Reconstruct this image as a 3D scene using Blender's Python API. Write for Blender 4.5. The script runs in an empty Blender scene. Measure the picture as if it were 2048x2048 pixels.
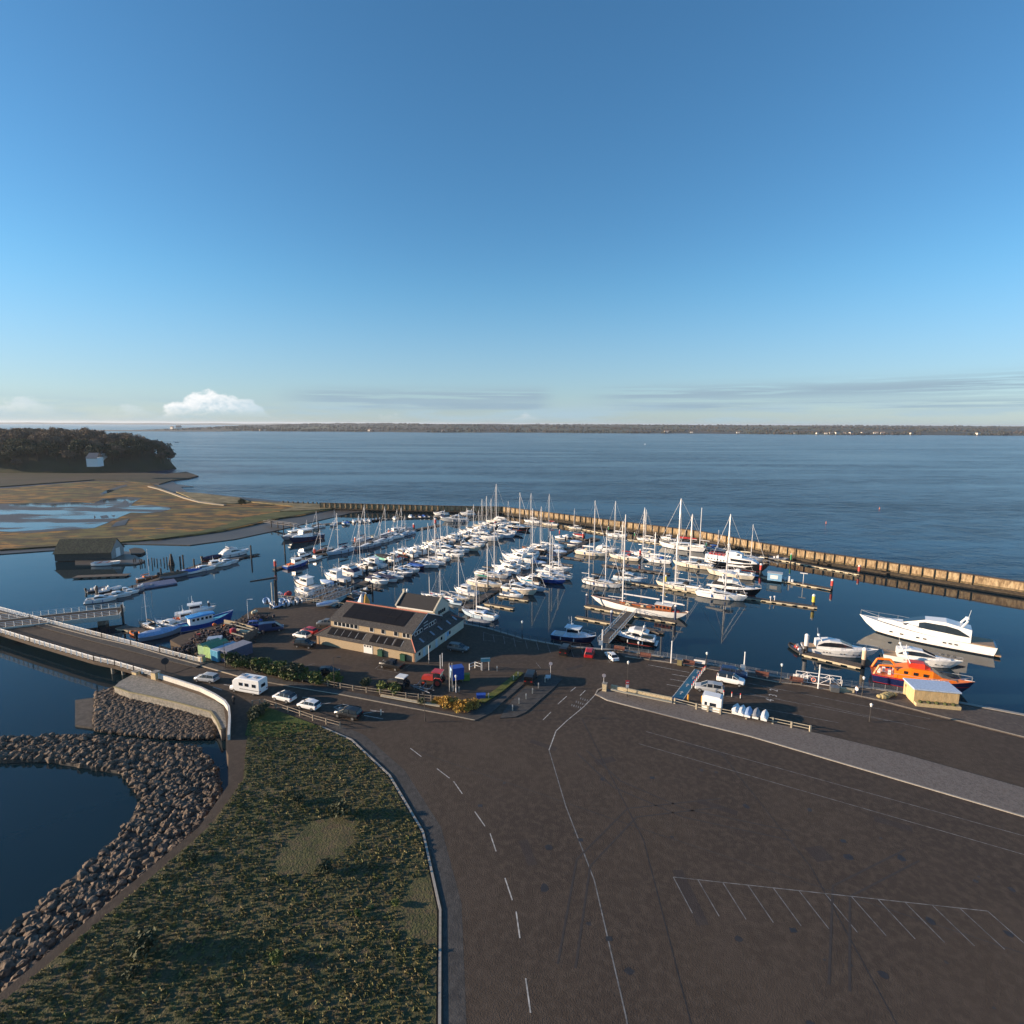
import bpy, math, random
from mathutils import Vector, Matrix
random.seed(7)
R = math.radians
S = bpy.context.scene
COL = S.collection
# ------------------------------------------------------------------ camera
F, CH, TH, RO = 1114.0, 52.0, R(9.0), R(0.25)      # focal length (px of a 2048 picture), camera height, pitch, roll
cam_d = bpy.data.cameras.new('camera'); cam = bpy.data.objects.new('camera', cam_d); COL.objects.link(cam)
cam_d.sensor_width = 36; cam_d.lens = 36 * F / 2048; cam_d.clip_start = 0.5; cam_d.clip_end = 60000
cam.matrix_world = Matrix.Translation((0, 0, CH)) @ Matrix.Rotation(R(90) - TH, 4, 'X') @ Matrix.Rotation(RO, 4, 'Z')
S.camera = cam
# ------------------------------------------------------------------ light
SUN_EL, SUN_AZ = R(11.3), R(-93)                   # azimuth from +Y, clockwise: the sun stands low at the left
w = bpy.data.worlds.new('World'); S.world = w; w.use_nodes = True
nt = w.node_tree; nt.nodes.clear()
def N(t, kind, **kw):
    n = t.nodes.new(kind)
    for k, v in kw.items():
        if hasattr(n, k): setattr(n, k, v)
    return n
out = N(nt, 'ShaderNodeOutputWorld'); bg = N(nt, 'ShaderNodeBackground')
sky = N(nt, 'ShaderNodeTexSky', sky_type='NISHITA', sun_disc=False)
sky.sun_elevation = SUN_EL; sky.sun_rotation = SUN_AZ; sky.altitude = 50; sky.air_density = 1.0; sky.dust_density = 0.3; sky.ozone_density = 2.2
SKY_STRENGTH = 0.090
bg.inputs[1].default_value = SKY_STRENGTH
# clouds: direction -> azimuth / elevation in degrees
tc = N(nt, 'ShaderNodeTexCoord'); sx = N(nt, 'ShaderNodeSeparateXYZ'); nt.links.new(tc.outputs['Generated'], sx.inputs[0])
def m_(op, a, b=None, c=None, t=None, clamp=False):
    t = t or nt
    n = t.nodes.new('ShaderNodeMath'); n.operation = op; n.use_clamp = clamp
    for i, v in enumerate((a, b, c)):
        if v is None: continue
        if isinstance(v, (int, float)): n.inputs[i].default_value = v
        else: t.links.new(v, n.inputs[i])
    return n.outputs[0]
az = m_('MULTIPLY', m_('ARCTAN2', sx.outputs[0], sx.outputs[1]), 57.2958)
el = m_('MULTIPLY', m_('ARCSINE', sx.outputs[2]), 57.2958)
def noise_at(kx, ky, scale, detail, rough=0.55, ox=0.0, dist=0.0):
    cb = nt.nodes.new('ShaderNodeCombineXYZ')
    nt.links.new(m_('ADD', m_('MULTIPLY', az, kx), ox), cb.inputs[0]); nt.links.new(m_('MULTIPLY', el, ky), cb.inputs[1])
    n = nt.nodes.new('ShaderNodeTexNoise'); n.inputs['Scale'].default_value = scale; n.inputs['Detail'].default_value = detail
    n.inputs['Roughness'].default_value = rough; n.inputs['Distortion'].default_value = dist
    nt.links.new(cb.outputs[0], n.inputs['Vector']); return n.outputs['Fac']
def ramp(v, a, b):      # smooth 0..1 from a to b
    n = nt.nodes.new('ShaderNodeMapRange'); n.interpolation_type = 'SMOOTHSTEP'
    nt.links.new(v, n.inputs[0]); n.inputs[1].default_value = a; n.inputs[2].default_value = b; return n.outputs[0]
def gauss(v, c, wd):
    d = m_('DIVIDE', m_('SUBTRACT', v, c), wd); return m_('POWER', 2.718, m_('MULTIPLY', m_('MULTIPLY', d, d), -1))
def mixc(f, a, b):
    n = nt.nodes.new('ShaderNodeMix'); n.data_type = 'RGBA'
    nt.links.new(f, n.inputs[0])
    for i, v in ((6, a), (7, b)):
        if isinstance(v, tuple): n.inputs[i].default_value = v
        else: nt.links.new(v, n.inputs[i])
    return n.outputs[2]
K = 1 / SKY_STRENGTH
def kc(r, g, b): return (r * K * .52, g * K * .52, b * K * .52, 1)
tint = nt.nodes.new('ShaderNodeMix'); tint.data_type = 'RGBA'; tint.blend_type = 'MULTIPLY'; tint.inputs[0].default_value = 1.0; nt.links.new(sky.outputs[0], tint.inputs[6])
nt.links.new(mixc(ramp(el, 0.0, 14.0), (0.68, 0.76, 1.05, 1), (0.56, 0.96, 1.18, 1)), tint.inputs[7])
col = mixc(m_('MULTIPLY', gauss(el, 0.0, 9.0), 0.45), tint.outputs[2], kc(0.42, 0.64, 0.76))
# cooler daylight blue higher up
# thin grey-blue streaks, low over the horizon
st = m_('MULTIPLY', ramp(noise_at(0.06, 2.1, 1.0, 9, 0.62, 3.7), 0.39, 0.54), m_('ADD', gauss(m_('ADD', el, m_('MULTIPLY', az, -0.012)), 2.7, 0.75), gauss(el, 1.7, 0.35)), clamp=True)
right = m_('ADD', m_('MULTIPLY', ramp(az, 6, 13), m_('SUBTRACT', 1.0, ramp(az, 46, 60))), m_('MULTIPLY', ramp(az, -24, -17), m_('SUBTRACT', 1.0, ramp(az, 2, 5))), clamp=True)
col = mixc(m_('MULTIPLY', m_('MULTIPLY', st, right), 0.95), col, kc(0.33, 0.46, 0.56))
# low pale bank on the horizon
bank = m_('MULTIPLY', ramp(noise_at(0.06, 0.5, 1.3, 6, 0.6, 9.1), 0.40, 0.62), gauss(el, 1.0, 0.95))
col = mixc(m_('MULTIPLY', bank, 0.9), col, kc(0.42, 0.58, 0.68))
# cumulus: two or three puffs at the left, lit from the left
def cumulus(col, c_az, w_az, top, seed, amt, bright):
    n1 = noise_at(1.0, 1.5, 0.62, 9, 0.6, seed)
    dome = m_('SUBTRACT', 1.0, m_('POWER', m_('ABSOLUTE', m_('DIVIDE', m_('SUBTRACT', az, c_az), w_az)), 2.2))
    h = m_('ADD', m_('MULTIPLY', dome, top), m_('MULTIPLY', m_('SUBTRACT', n1, 0.5), 2.6))
    d = m_('SUBTRACT', h, el)
    mask = m_('MULTIPLY', ramp(d, -0.05, 0.45), ramp(el, 0.1, 1.5))
    shade = m_('MULTIPLY', m_('MULTIPLY', ramp(m_('ADD', d, m_('MULTIPLY', m_('SUBTRACT', noise_at(1.0, 1.4, 1.5, 7, 0.6, seed + 5), 0.5), 3.6)), 2.3, 0.1), m_('SUBTRACT', 1.0, ramp(az, c_az - 1, c_az + w_az))), 1.0, clamp=True)
    edge = m_('MULTIPLY', ramp(d, 0.9, 0.0), 0.25)
    cc = mixc(m_('MAXIMUM', shade, edge), kc(0.50, 0.66, 0.76), kc(*[c * 1.3 for c in bright]))
    return mixc(m_('MULTIPLY', mask, amt), col, cc)
col = cumulus(col, -27.6, 5.2, 2.75, 1.0, 0.9, (0.80, 0.80, 0.80))
col = cumulus(col, -34.0, 3.4, 1.25, 4.0, 0.45, (0.60, 0.66, 0.70))
col = cumulus(col, -40.5, 2.6, 1.9, 8.0, 0.5, (0.62, 0.66, 0.70))
col = cumulus(col, 1.5, 2.2, 1.05, 12.0, 0.6, (0.70, 0.68, 0.69))
col = cumulus(col, -12.0, 2.0, 1.1, 15.0, 0.4, (0.66, 0.66, 0.68))
nt.links.new(col, bg.inputs[0]); nt.links.new(bg.outputs[0], out.inputs[0])
sd = bpy.data.lights.new('sun', 'SUN'); sd.energy = 5.0; sd.angle = R(0.5); sd.color = (1.0, 0.77, 0.54)
sun = bpy.data.objects.new('sun', sd); COL.objects.link(sun)
SD = Vector((math.sin(SUN_AZ) * math.cos(SUN_EL), math.cos(SUN_AZ) * math.cos(SUN_EL), math.sin(SUN_EL)))
sun.rotation_euler = SD.to_track_quat('Z', 'Y').to_euler(); sun.location = SD * 300
S.view_settings.view_transform = 'Standard'; S.view_settings.look = 'None'; S.view_settings.exposure = 0.97; S.view_settings.gamma = 1
S.view_settings.use_curve_mapping = False
S.cycles.max_bounces = 6; S.cycles.volume_bounces = 0
# ------------------------------------------------------------------ helpers
def P(px, py, z=0.0):
    "a place on the level z, read off the survey picture (2048 px)"
    x, y = px - 1024, py - 1024
    c, s = math.cos(RO), math.sin(RO); xr, yr = c * x + s * y, -s * x + c * y
    dy, dz = F * math.cos(TH) - yr * math.sin(TH), -F * math.sin(TH) - yr * math.cos(TH)
    t = (z - CH) / dz
    return Vector((xr * t, dy * t, z))
def height_at(loc, py):
    "how high something over loc must be to reach picture row py"
    lo, hi = 0.0, 60.0
    for _ in range(30):
        z = (lo + hi) / 2
        zc = loc[1] * math.cos(TH) - (z - CH) * math.sin(TH); yc = loc[1] * math.sin(TH) + (z - CH) * math.cos(TH)
        y = -F * yc / zc; x = F * loc[0] / zc
        if 1024 + math.sin(RO) * x + math.cos(RO) * y > py: lo = z
        else: hi = z
    return lo
GZ = 2.6
MATS = {}
def mat(name, col, rough=0.55, metal=0.0, var=0.12, scale=3.0, bump=0.0, bscale=None, spec=0.5, col2=None, emit=0):
    if name in MATS: return MATS[name]
    m = bpy.data.materials.new(name); m.use_nodes = True; t = m.node_tree; b = t.nodes['Principled BSDF']
    b.inputs['Roughness'].default_value = rough; b.inputs['Metallic'].default_value = metal; b.inputs['Specular IOR Level'].default_value = spec
    tc = t.nodes.new('ShaderNodeTexCoord'); n = t.nodes.new('ShaderNodeTexNoise'); n.inputs['Scale'].default_value = scale; n.inputs['Detail'].default_value = 5
    t.links.new(tc.outputs['Object'], n.inputs['Vector'])
    mx = t.nodes.new('ShaderNodeMix'); mx.data_type = 'RGBA'
    c2 = col2 or tuple(min(1, c * (1 + var)) for c in col); c1 = col if col2 else tuple(c * (1 - var) for c in col)
    mx.inputs[6].default_value = (*c1, 1); mx.inputs[7].default_value = (*c2, 1)
    mr = t.nodes.new('ShaderNodeMapRange'); mr.inputs[1].default_value = 0.35; mr.inputs[2].default_value = 0.65
    t.links.new(n.outputs['Fac'], mr.inputs[0]); t.links.new(mr.outputs[0], mx.inputs[0]); t.links.new(mx.outputs[2], b.inputs['Base Color'])
    if bump:
        bn = t.nodes.new('ShaderNodeBump'); bn.inputs['Strength'].default_value = bump; bn.inputs['Distance'].default_value = 0.1
        n2 = t.nodes.new('ShaderNodeTexNoise'); n2.inputs['Scale'].default_value = bscale or scale * 6; n2.inputs['Detail'].default_value = 4
        t.links.new(tc.outputs['Object'], n2.inputs['Vector']); t.links.new(n2.outputs['Fac'], bn.inputs['Height']); t.links.new(bn.outputs[0], b.inputs['Normal'])
    if emit: b.inputs['Emission Color'].default_value = (*col, 1); b.inputs['Emission Strength'].default_value = emit
    MATS[name] = m; return m
def tag(o, label, cat, group=None, kind=None):
    if label: o['label'] = label
    if cat: o['category'] = cat
    if group: o['group'] = group
    if kind: o['kind'] = kind
    return o
def empty(name, loc, rz=0.0, label=None, cat=None, group=None, sc=1.0):
    o = bpy.data.objects.new(name, None); COL.objects.link(o); o.location = loc; o.rotation_euler = (0, 0, rz); o.scale = (sc,) * 3
    o.empty_display_size = 0.5
    return tag(o, label, cat, group)
def inst(name, mesh, parent, m=None, loc=(0, 0, 0), rz=0.0, sc=(1, 1, 1)):
    o = bpy.data.objects.new(name, mesh); COL.objects.link(o); o.parent = parent; o.location = loc; o.rotation_euler = (0, 0, rz); o.scale = sc
    if m is not None:
        o.material_slots[0].link = 'OBJECT'; o.material_slots[0].material = m
    return o
class M:
    def __init__(s): s.v = []; s.f = []
    def add(s, v, f):
        k = len(s.v); s.v += [tuple(p) for p in v]; s.f += [tuple(i + k for i in q) for q in f]; return s
    def bx(s, x0, y0, z0, x1, y1, z1):
        return s.add([(x0,y0,z0),(x1,y0,z0),(x1,y1,z0),(x0,y1,z0),(x0,y0,z1),(x1,y0,z1),(x1,y1,z1),(x0,y1,z1)],
                     [(3,2,1,0),(4,5,6,7),(0,1,5,4),(1,2,6,5),(2,3,7,6),(3,0,4,7)])
    def cyl(s, p, q, r, r2=None, n=6, cap=True):
        p, q = Vector(p), Vector(q); r2 = r if r2 is None else r2; d = (q - p)
        if d.length < 1e-6: return s
        d.normalize(); a = d.cross(Vector((0, 0, 1)) if abs(d.z) < 0.9 else Vector((1, 0, 0))).normalized(); b = d.cross(a)
        v = []
        for c, rr in ((p, r), (q, r2)):
            for i in range(n):
                t = 2 * math.pi * i / n; v.append(c + a * math.cos(t) * rr + b * math.sin(t) * rr)
        f = [(i, i + n, (i + 1) % n + n, (i + 1) % n) for i in range(n)]
        if cap: f += [tuple(range(n)), tuple(range(2 * n - 1, n - 1, -1))]
        return s.add(v, f)
    def path(s, pts, r, n=5):
        for a, b in zip(pts, pts[1:]): s.cyl(a, b, r, n=n)
        return s
    def loft(s, rings, cap=True, close=True):
        n = len(rings[0]); v = [p for r in rings for p in r]; f = []
        for i in range(len(rings) - 1):
            for j in range(n if close else n - 1):
                a, b = i * n + j, i * n + (j + 1) % n; f.append((a, b, b + n, a + n))
        if cap: f += [tuple(range(n - 1, -1, -1)), tuple(range((len(rings) - 1) * n, len(rings) * n))]
        return s.add(v, f)
    def prism(s, poly, z0, z1):
        n = len(poly); v = [(p[0], p[1], z0) for p in poly] + [(p[0], p[1], z1) for p in poly]
        return s.add(v, [tuple(range(n - 1, -1, -1)), tuple(range(n, 2 * n))] + [(i, (i + 1) % n, (i + 1) % n + n, i + n) for i in range(n)])
    def sph(s, c, r, n=8, k=5, sz=1.0):
        rings = []
        for i in range(k + 1):
            t = math.pi * (i + 0.02) / (k + 0.04); rings.append([(c[0] + r * math.sin(t) * math.cos(2 * math.pi * j / n), c[1] + r * math.sin(t) * math.sin(2 * math.pi * j / n), c[2] - r * sz * math.cos(t)) for j in range(n)])
        return s.loft(rings)
    def mesh(s, name, m, smooth=False):
        me = bpy.data.meshes.new(name); me.from_pydata(s.v, [], s.f); me.update()
        if m: me.materials.append(m)
        else: me.materials.append(None)
        if smooth:
            me.shade_smooth() if hasattr(me, 'shade_smooth') else None
        return me
    def obj(s, name, m, parent=None, smooth=False, loc=(0, 0, 0), rz=0.0):
        o = bpy.data.objects.new(name, s.mesh(name, m, smooth)); COL.objects.link(o); o.parent = parent; o.location = loc; o.rotation_euler = (0, 0, rz); return o
def struct(o): o['kind'] = 'structure'; return o
def poly_px(pts, z): return [P(a, b, z) for a, b in pts]
def sheet(name, pts, z, m, thick=None, px=True):
    p = poly_px(pts, z) if px else [Vector((a, b, z)) for a, b in pts]
    k = M()
    area = sum(p[i].x * p[(i + 1) % len(p)].y - p[(i + 1) % len(p)].x * p[i].y for i in range(len(p)))
    if area < 0: p.reverse()
    if thick: k.prism(p, z - thick, z)
    else: k.add(p, [tuple(range(len(p)))])
    o = k.obj(name, m)
    # triangulate concave outlines properly
    import bmesh
    bm = bmesh.new(); bm.from_mesh(o.data); bmesh.ops.triangulate(bm, faces=[f for f in bm.faces if len(f.verts) > 4]); bm.to_mesh(o.data); bm.free()
    return struct(o)
def strip(name, pts, z, width, m, px=True, h=0.0, obj=True):
    "a line of given width along points: kerbs, painted lines, walls"
    p = poly_px(pts, z) if px else [Vector((a[0], a[1], z)) for a in pts]
    k = M(); L = []; Rr = []
    for i, a in enumerate(p):
        d = (p[min(i + 1, len(p) - 1)] - p[max(i - 1, 0)]).normalized(); n = Vector((-d.y, d.x, 0)) * width / 2; L.append(a + n); Rr.append(a - n)
    if h:
        up = Vector((0, 0, h)); k.loft([[a, b, b + up, a + up] for a, b in zip(L, Rr)])
    else:
        k.loft([[b, a] for a, b in zip(L, Rr)], cap=False, close=False)
    return k.obj(name, m) if obj else k
# ------------------------------------------------------------------ water
def water(name, deep, rough, bumps, patch=None, spec=.5, tint=(1, 1, 1), chop=None):
    m = bpy.data.materials.new(name); m.use_nodes = True; t = m.node_tree; b = t.nodes['Principled BSDF']
    b.inputs['Base Color'].default_value = (*deep, 1); b.inputs['Roughness'].default_value = rough; b.inputs['IOR'].default_value = 1.33; b.inputs['Specular IOR Level'].default_value = spec; b.inputs['Specular Tint'].default_value = (*tint, 1)
    tc = t.nodes.new('ShaderNodeTexCoord'); prev = None; fac = None
    if patch:
        mp = t.nodes.new('ShaderNodeMapping'); mp.inputs['Scale'].default_value = patch[0]; t.links.new(tc.outputs['Object'], mp.inputs[0])
        pn = t.nodes.new('ShaderNodeTexNoise'); pn.inputs['Scale'].default_value = 1.0; pn.inputs['Detail'].default_value = 5; t.links.new(mp.outputs[0], pn.inputs['Vector'])
        mr = t.nodes.new('ShaderNodeMapRange'); mr.inputs[1].default_value = 0.38; mr.inputs[2].default_value = 0.62; mr.inputs[3].default_value = patch[1]; mr.inputs[4].default_value = patch[2]
        t.links.new(pn.outputs['Fac'], mr.inputs[0]); fac = mr.outputs[0]
        if chop:
            c2 = t.nodes.new('ShaderNodeTexNoise'); c2.inputs['Scale'].default_value = 1.0; c2.inputs['Detail'].default_value = 4; mp2 = t.nodes.new('ShaderNodeMapping'); mp2.inputs['Scale'].default_value = chop; t.links.new(tc.outputs['Object'], mp2.inputs[0]); t.links.new(mp2.outputs[0], c2.inputs['Vector'])
            m2 = t.nodes.new('ShaderNodeMapRange'); m2.inputs[1].default_value = .38; m2.inputs[2].default_value = .62; m2.inputs[3].default_value = .45; m2.inputs[4].default_value = 1.3; t.links.new(c2.outputs['Fac'], m2.inputs[0]); fac = m_('MULTIPLY', fac, m2.outputs[0], t=t); t.links.new(m_('MULTIPLY', m_('SUBTRACT', 1.65, fac, t=t), spec, t=t, clamp=True), b.inputs['Specular IOR Level'])
    for sc, strength, dist, stretch in bumps:
        mp = t.nodes.new('ShaderNodeMapping'); mp.inputs['Scale'].default_value = (sc * stretch, sc, sc); mp.inputs['Rotation'].default_value = (0, 0, R(18)); t.links.new(tc.outputs['Object'], mp.inputs[0])
        n = t.nodes.new('ShaderNodeTexNoise'); n.inputs['Scale'].default_value = 1; n.inputs['Detail'].default_value = 3; t.links.new(mp.outputs[0], n.inputs['Vector'])
        bn = t.nodes.new('ShaderNodeBump'); bn.inputs['Distance'].default_value = dist; bn.inputs['Strength'].default_value = strength
        t.links.new(n.outputs['Fac'], bn.inputs['Height'])
        if fac is not None: t.links.new(m_('MULTIPLY', fac, strength, t=t), bn.inputs['Strength'])
        if prev: t.links.new(prev, bn.inputs['Normal'])
        prev = bn.outputs[0]
    t.links.new(prev, b.inputs['Normal'])
    return m
sea_m = water('sea_water', (0.006, 0.042, 0.090), 0.2, [(0.16, 1.0, 1.9, 0.7), (0.55, 1.0, 0.8, 0.8), (2.4, 0.9, 0.2, 0.9)], ((0.0026, 0.016, 1), 0.1, 1.0), .12, (.50, .66, .82), (.05, .10, 1))
har_m = water('harbour_water', (0.006, 0.020, 0.030), 0.03, [(0.10, 0.10, 0.5, 0.6), (0.9, 0.10, 0.10, 0.7), (4.0, 0.06, 0.02, 0.9)], ((0.03, 0.05, 1), 0.35, 1.0), .42)
X = 20000
k = M(); k.add([(-X, -300, 0), (X, -300, 0), (X, 42000, 0), (-X, 42000, 0)], [(0, 1, 2, 3)]); struct(k.obj('sea', sea_m))
BW = [(640, 1006), (760, 1009), (880, 1012), (1005, 1014), (1110, 1027), (1230, 1042), (1400, 1063), (1520, 1086), (1620, 1103), (1740, 1120), (1860, 1138)]   # breakwater crest, level 4.2
bwp = [P(a, b, 4.2) for a, b in BW]
bwp.append(bwp[-1] + (bwp[-1] - bwp[-3]).normalized() * 120)
har = [Vector((-900, -100)), Vector((-900, 260)), Vector((-330, 250)), P(188, 1086, 0).xy, P(380, 1075, 0).xy, P(640, 1020, 0).xy] + [p.xy for p in bwp] + [Vector((330, 60))]
sheet('harbour_water', [tuple(p) for p in har], 0.01, har_m, px=False)
# ------------------------------------------------------------------ far coast, 3.3 km away and beyond
def ground_mat(name, cols, scales, rough=0.9, bump=0.3, bs=1.0, stretch=(1, 1, 1), lo=0.4, hi=0.6):
    m = bpy.data.materials.new(name); m.use_nodes = True; t = m.node_tree; b = t.nodes['Principled BSDF']; b.inputs['Roughness'].default_value = rough
    b.inputs['Specular IOR Level'].default_value = 0.25
    tc = t.nodes.new('ShaderNodeTexCoord'); mp = t.nodes.new('ShaderNodeMapping'); mp.inputs['Scale'].default_value = stretch; t.links.new(tc.outputs['Object'], mp.inputs[0])
    prev = None
    for i, (c, sc) in enumerate(zip(cols, scales)):
        if prev is None:
            rgb = t.nodes.new('ShaderNodeRGB'); rgb.outputs[0].default_value = (*c, 1); prev = rgb.outputs[0]; continue
        n = t.nodes.new('ShaderNodeTexNoise'); n.inputs['Scale'].default_value = sc; n.inputs['Detail'].default_value = 8; n.inputs['Roughness'].default_value = 0.6; n.noise_dimensions = '4D'; n.inputs['W'].default_value = i * 3.3
        t.links.new(mp.outputs[0], n.inputs['Vector'])
        mr = t.nodes.new('ShaderNodeMapRange'); mr.inputs[1].default_value = lo + 0.05 * (i % 2); mr.inputs[2].default_value = hi + 0.05 * (i % 2); t.links.new(n.outputs['Fac'], mr.inputs[0])
        mx = t.nodes.new('ShaderNodeMix'); mx.data_type = 'RGBA'; mx.inputs[7].default_value = (*c, 1); t.links.new(mr.outputs[0], mx.inputs[0]); t.links.new(prev, mx.inputs[6]); prev = mx.outputs[2]
    t.links.new(prev, b.inputs['Base Color'])
    if bump:
        n = t.nodes.new('ShaderNodeTexNoise'); n.inputs['Scale'].default_value = bs; n.inputs['Detail'].default_value = 6; t.links.new(tc.outputs['Object'], n.inputs['Vector'])
        bn = t.nodes.new('ShaderNodeBump'); bn.inputs['Strength'].default_value = bump; bn.inputs['Distance'].default_value = 0.3; t.links.new(n.outputs['Fac'], bn.inputs['Height']); t.links.new(bn.outputs[0], b.inputs['Normal'])
    return m
coast_m = ground_mat('far_land', [(0.055, 0.048, 0.042), (0.09, 0.07, 0.055), (0.045, 0.05, 0.035), (0.12, 0.12, 0.07)], [0, 0.012, 0.004, 0.0022], bump=0, stretch=(1, 0.25, 1))
rnd = random.Random(3)
def shore_y(x): return 3330 - 0.10 * x + 60 * math.sin(x / 410.0) + 40 * math.sin(x / 170.0 + 1)
def land_h(x, d):
    base = 2 + 40 * (1 - math.exp(-max(d, 0) / 1500.0))
    return base + (5 * math.sin(x / 370.0 + d / 800.0) + 3.5 * math.sin(x / 143.0 + 2 + d / 500.0) + 2.5 * math.sin(x / 61.0 + d / 300.0)) * min(1, d / 900.0)
k = M(); nx, ny = 240, 14; vv = []
for j in range(ny):
    d = [0, 12, 60, 150, 300, 500, 800, 1200, 1700, 2300, 3000, 4000, 5200, 7000][j]
    for i in range(nx):
        x = -2420 + (4900 + 2420 + 3000) * (i / (nx - 1))
        taper = min(1, max(0, (x + 2420) / 500.0))
        vv.append((x * (1 + d / 9000.0), shore_y(x) + d, -0.5 if j == 0 else (1.2 if j == 1 else 1.5 + (land_h(x, d) - 1.5) * (0.12 + 0.88 * taper))))
k.add(vv, [(j * nx + i, j * nx + i + 1, (j + 1) * nx + i + 1, (j + 1) * nx + i) for j in range(ny - 1) for i in range(nx - 1)])
struct(k.obj('far_coast', coast_m))
# low spit and the distant shore beyond it, at the far left
sheet('far_spit', [(-3600, 3500), (-2300, 3250), (-1700, 3230), (-1650, 3420), (-2300, 3560), (-3600, 3700)], 1.6, mat('spit', (0.11, 0.10, 0.08), 0.9), thick=2, px=False)
k = M(); vv = []
for j, (d, h) in enumerate([(0, 0), (200, 12), (900, 24), (2500, 34)]):
    for i in range(50):
        x = -14000 + 14000 * i / 49; vv.append((x, 12500 + d, h * (0.8 + 0.25 * math.sin(i * 1.1 + j)) - (0.5 if j == 0 else 0)))
k.add(vv, [(j * 50 + i, j * 50 + i + 1, (j + 1) * 50 + i + 1, (j + 1) * 50 + i) for j in range(3) for i in range(49)])
struct(k.obj('distant_hills', coast_m))
# the woods on the far coast read as one mass
k = M()
for _ in range(8500):
    x = rnd.uniform(-2400, 5600); d = 25 + 5200 * rnd.random() ** 2.0
    if math.sin(x / 260.0 + d / 170.0) + math.sin(x / 97.0 - d / 90.0) < -0.35: continue
    taper = min(1, max(0, (x + 2420) / 500.0)); X0 = x * (1 + d / 9000.0); Y0 = shore_y(x) + d; z0 = 1.5 + (land_h(x, d) - 1.5) * (0.12 + 0.88 * taper) - 1
    r = rnd.uniform(6, 14) * (0.7 + d / 5000); h = rnd.uniform(5, 11) * (0.35 + 0.65 * taper); n = 6; a0 = rnd.random() * 6
    rg = [[(X0 + r * q * rnd.uniform(.8, 1.2) * math.cos(a0 + 6.283 * i / n), Y0 + r * q * math.sin(a0 + 6.283 * i / n), z0 + h * zz) for i in range(n)] for q, zz in ((0.8, 0), (1, 0.45), (0.75, 0.8), (0.25, 1.0))]
    k.loft(rg)
wood_m = ground_mat('far_wood', [(0.050, 0.040, 0.034), (0.085, 0.062, 0.048), (0.035, 0.042, 0.028)], [0, 0.02, 0.007], bump=0)
tag(k.obj('far_wood', wood_m), None, None, kind='stuff')
# ------------------------------------------------------------------ headland, marsh, mud, at the left
def head_h(x, y):
    dx, dy = (x + 562 + (y - 650) * .68) / 168.0, (y - 655) / 95.0
    r = abs(dx) ** 2.6 + dy * dy
    h = 29 * max(0, 1 - r) ** 0.5
    return h
k = M(); gx, gy = 50, 40; vv = []
for j in range(gy):
    for i in range(gx):
        y = 545 + 220 * j / (gy - 1); x = -745 + 360 * i / (gx - 1) - (y - 650) * .68
        edge = min(i, gx - 1 - i, j, gy - 1 - j)
        vv.append((x, y, .5 + head_h(x, y) if head_h(x, y) > .2 else -.6))
k.add(vv, [(j * gx + i, j * gx + i + 1, (j + 1) * gx + i + 1, (j + 1) * gx + i) for j in range(gy - 1) for i in range(gx - 1)])
struct(k.obj('headland', ground_mat('headland_ground', [(0.035, 0.035, 0.022), (0.06, 0.05, 0.03), (0.03, 0.04, 0.015)], [0, 0.05, 0.02], bump=0.2), smooth=True))
mud_m = ground_mat('mud', [(0.075, 0.068, 0.062), (0.045, 0.043, 0.042), (0.11, 0.095, 0.078)], [0, 0.06, 0.02], rough=0.5, bump=0.25, bs=0.6, stretch=(0.5, 1, 1))
sheet('mudflat', [(-100, 955), (188, 944), (300, 946), (345, 947), (372, 943), (398, 952), (380, 957), (345, 962), (352, 968), (388, 973), (362, 974), (372, 984), (420, 988), (470, 993), (560, 1002), (648, 1008), (760, 1011), (905, 1016), (890, 1021), (760, 1019), (700, 1026), (640, 1040), (560, 1059), (470, 1078), (380, 1090), (250, 1087), (140, 1098), (-100, 1115)], 0.3, mud_m, thick=0.6)
marsh_m = ground_mat('marsh_grass', [(0.28, 0.13, 0.03), (0.23, 0.155, 0.045), (0.14, 0.12, 0.04), (0.34, 0.17, 0.04), (0.07, 0.055, 0.03)], [0, 0.045, 0.028, 0.09, 0.16], bump=0.5, bs=0.8, stretch=(0.5, 1.2, 1), lo=0.46, hi=0.54)
sheet('marsh', [(-100, 985), (188, 962), (250, 964), (297, 966), (318, 974), (345, 984), (378, 990), (430, 996), (480, 1000), (545, 1004), (640, 1009), (700, 1013), (650, 1020), (600, 1031), (560, 1036), (500, 1050), (440, 1062), (380, 1070), (330, 1076), (280, 1080), (230, 1084), (140, 1090), (-100, 1105)], 0.9, marsh_m, thick=0.7)
dune_m = ground_mat('dune_grass', [(0.30, 0.24, 0.13), (0.20, 0.15, 0.075), (0.12, 0.10, 0.05)], [0, 0.12, 0.3], bump=0.6, bs=1.2, stretch=(0.5, 1, 1))
sheet('foreshore', [(-100, 946), (188, 941), (290, 944), (330, 948), (345, 946), (372, 943.5), (396, 951.5), (378, 956), (345, 960), (318, 968), (297, 966), (250, 961), (188, 959), (-100, 980)], 1.0, ground_mat('dark_foreshore', [(0.045, 0.038, 0.03), (0.07, 0.055, 0.035), (0.03, 0.035, 0.02)], [0, .05, .03], bump=.4, stretch=(.3, 1, 1)), thick=.8)
sheet('dune', [(352, 983), (400, 986), (450, 992), (478, 995), (500, 1003), (470, 1006), (430, 1006), (395, 1001)], 1.5, dune_m, thick=0.7)
sheet('dune', [(500, 1003), (640, 1007), (690, 1011), (660, 1017), (600, 1021), (560, 1022), (590, 1012)], 1.45, dune_m, thick=0.7)
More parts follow.
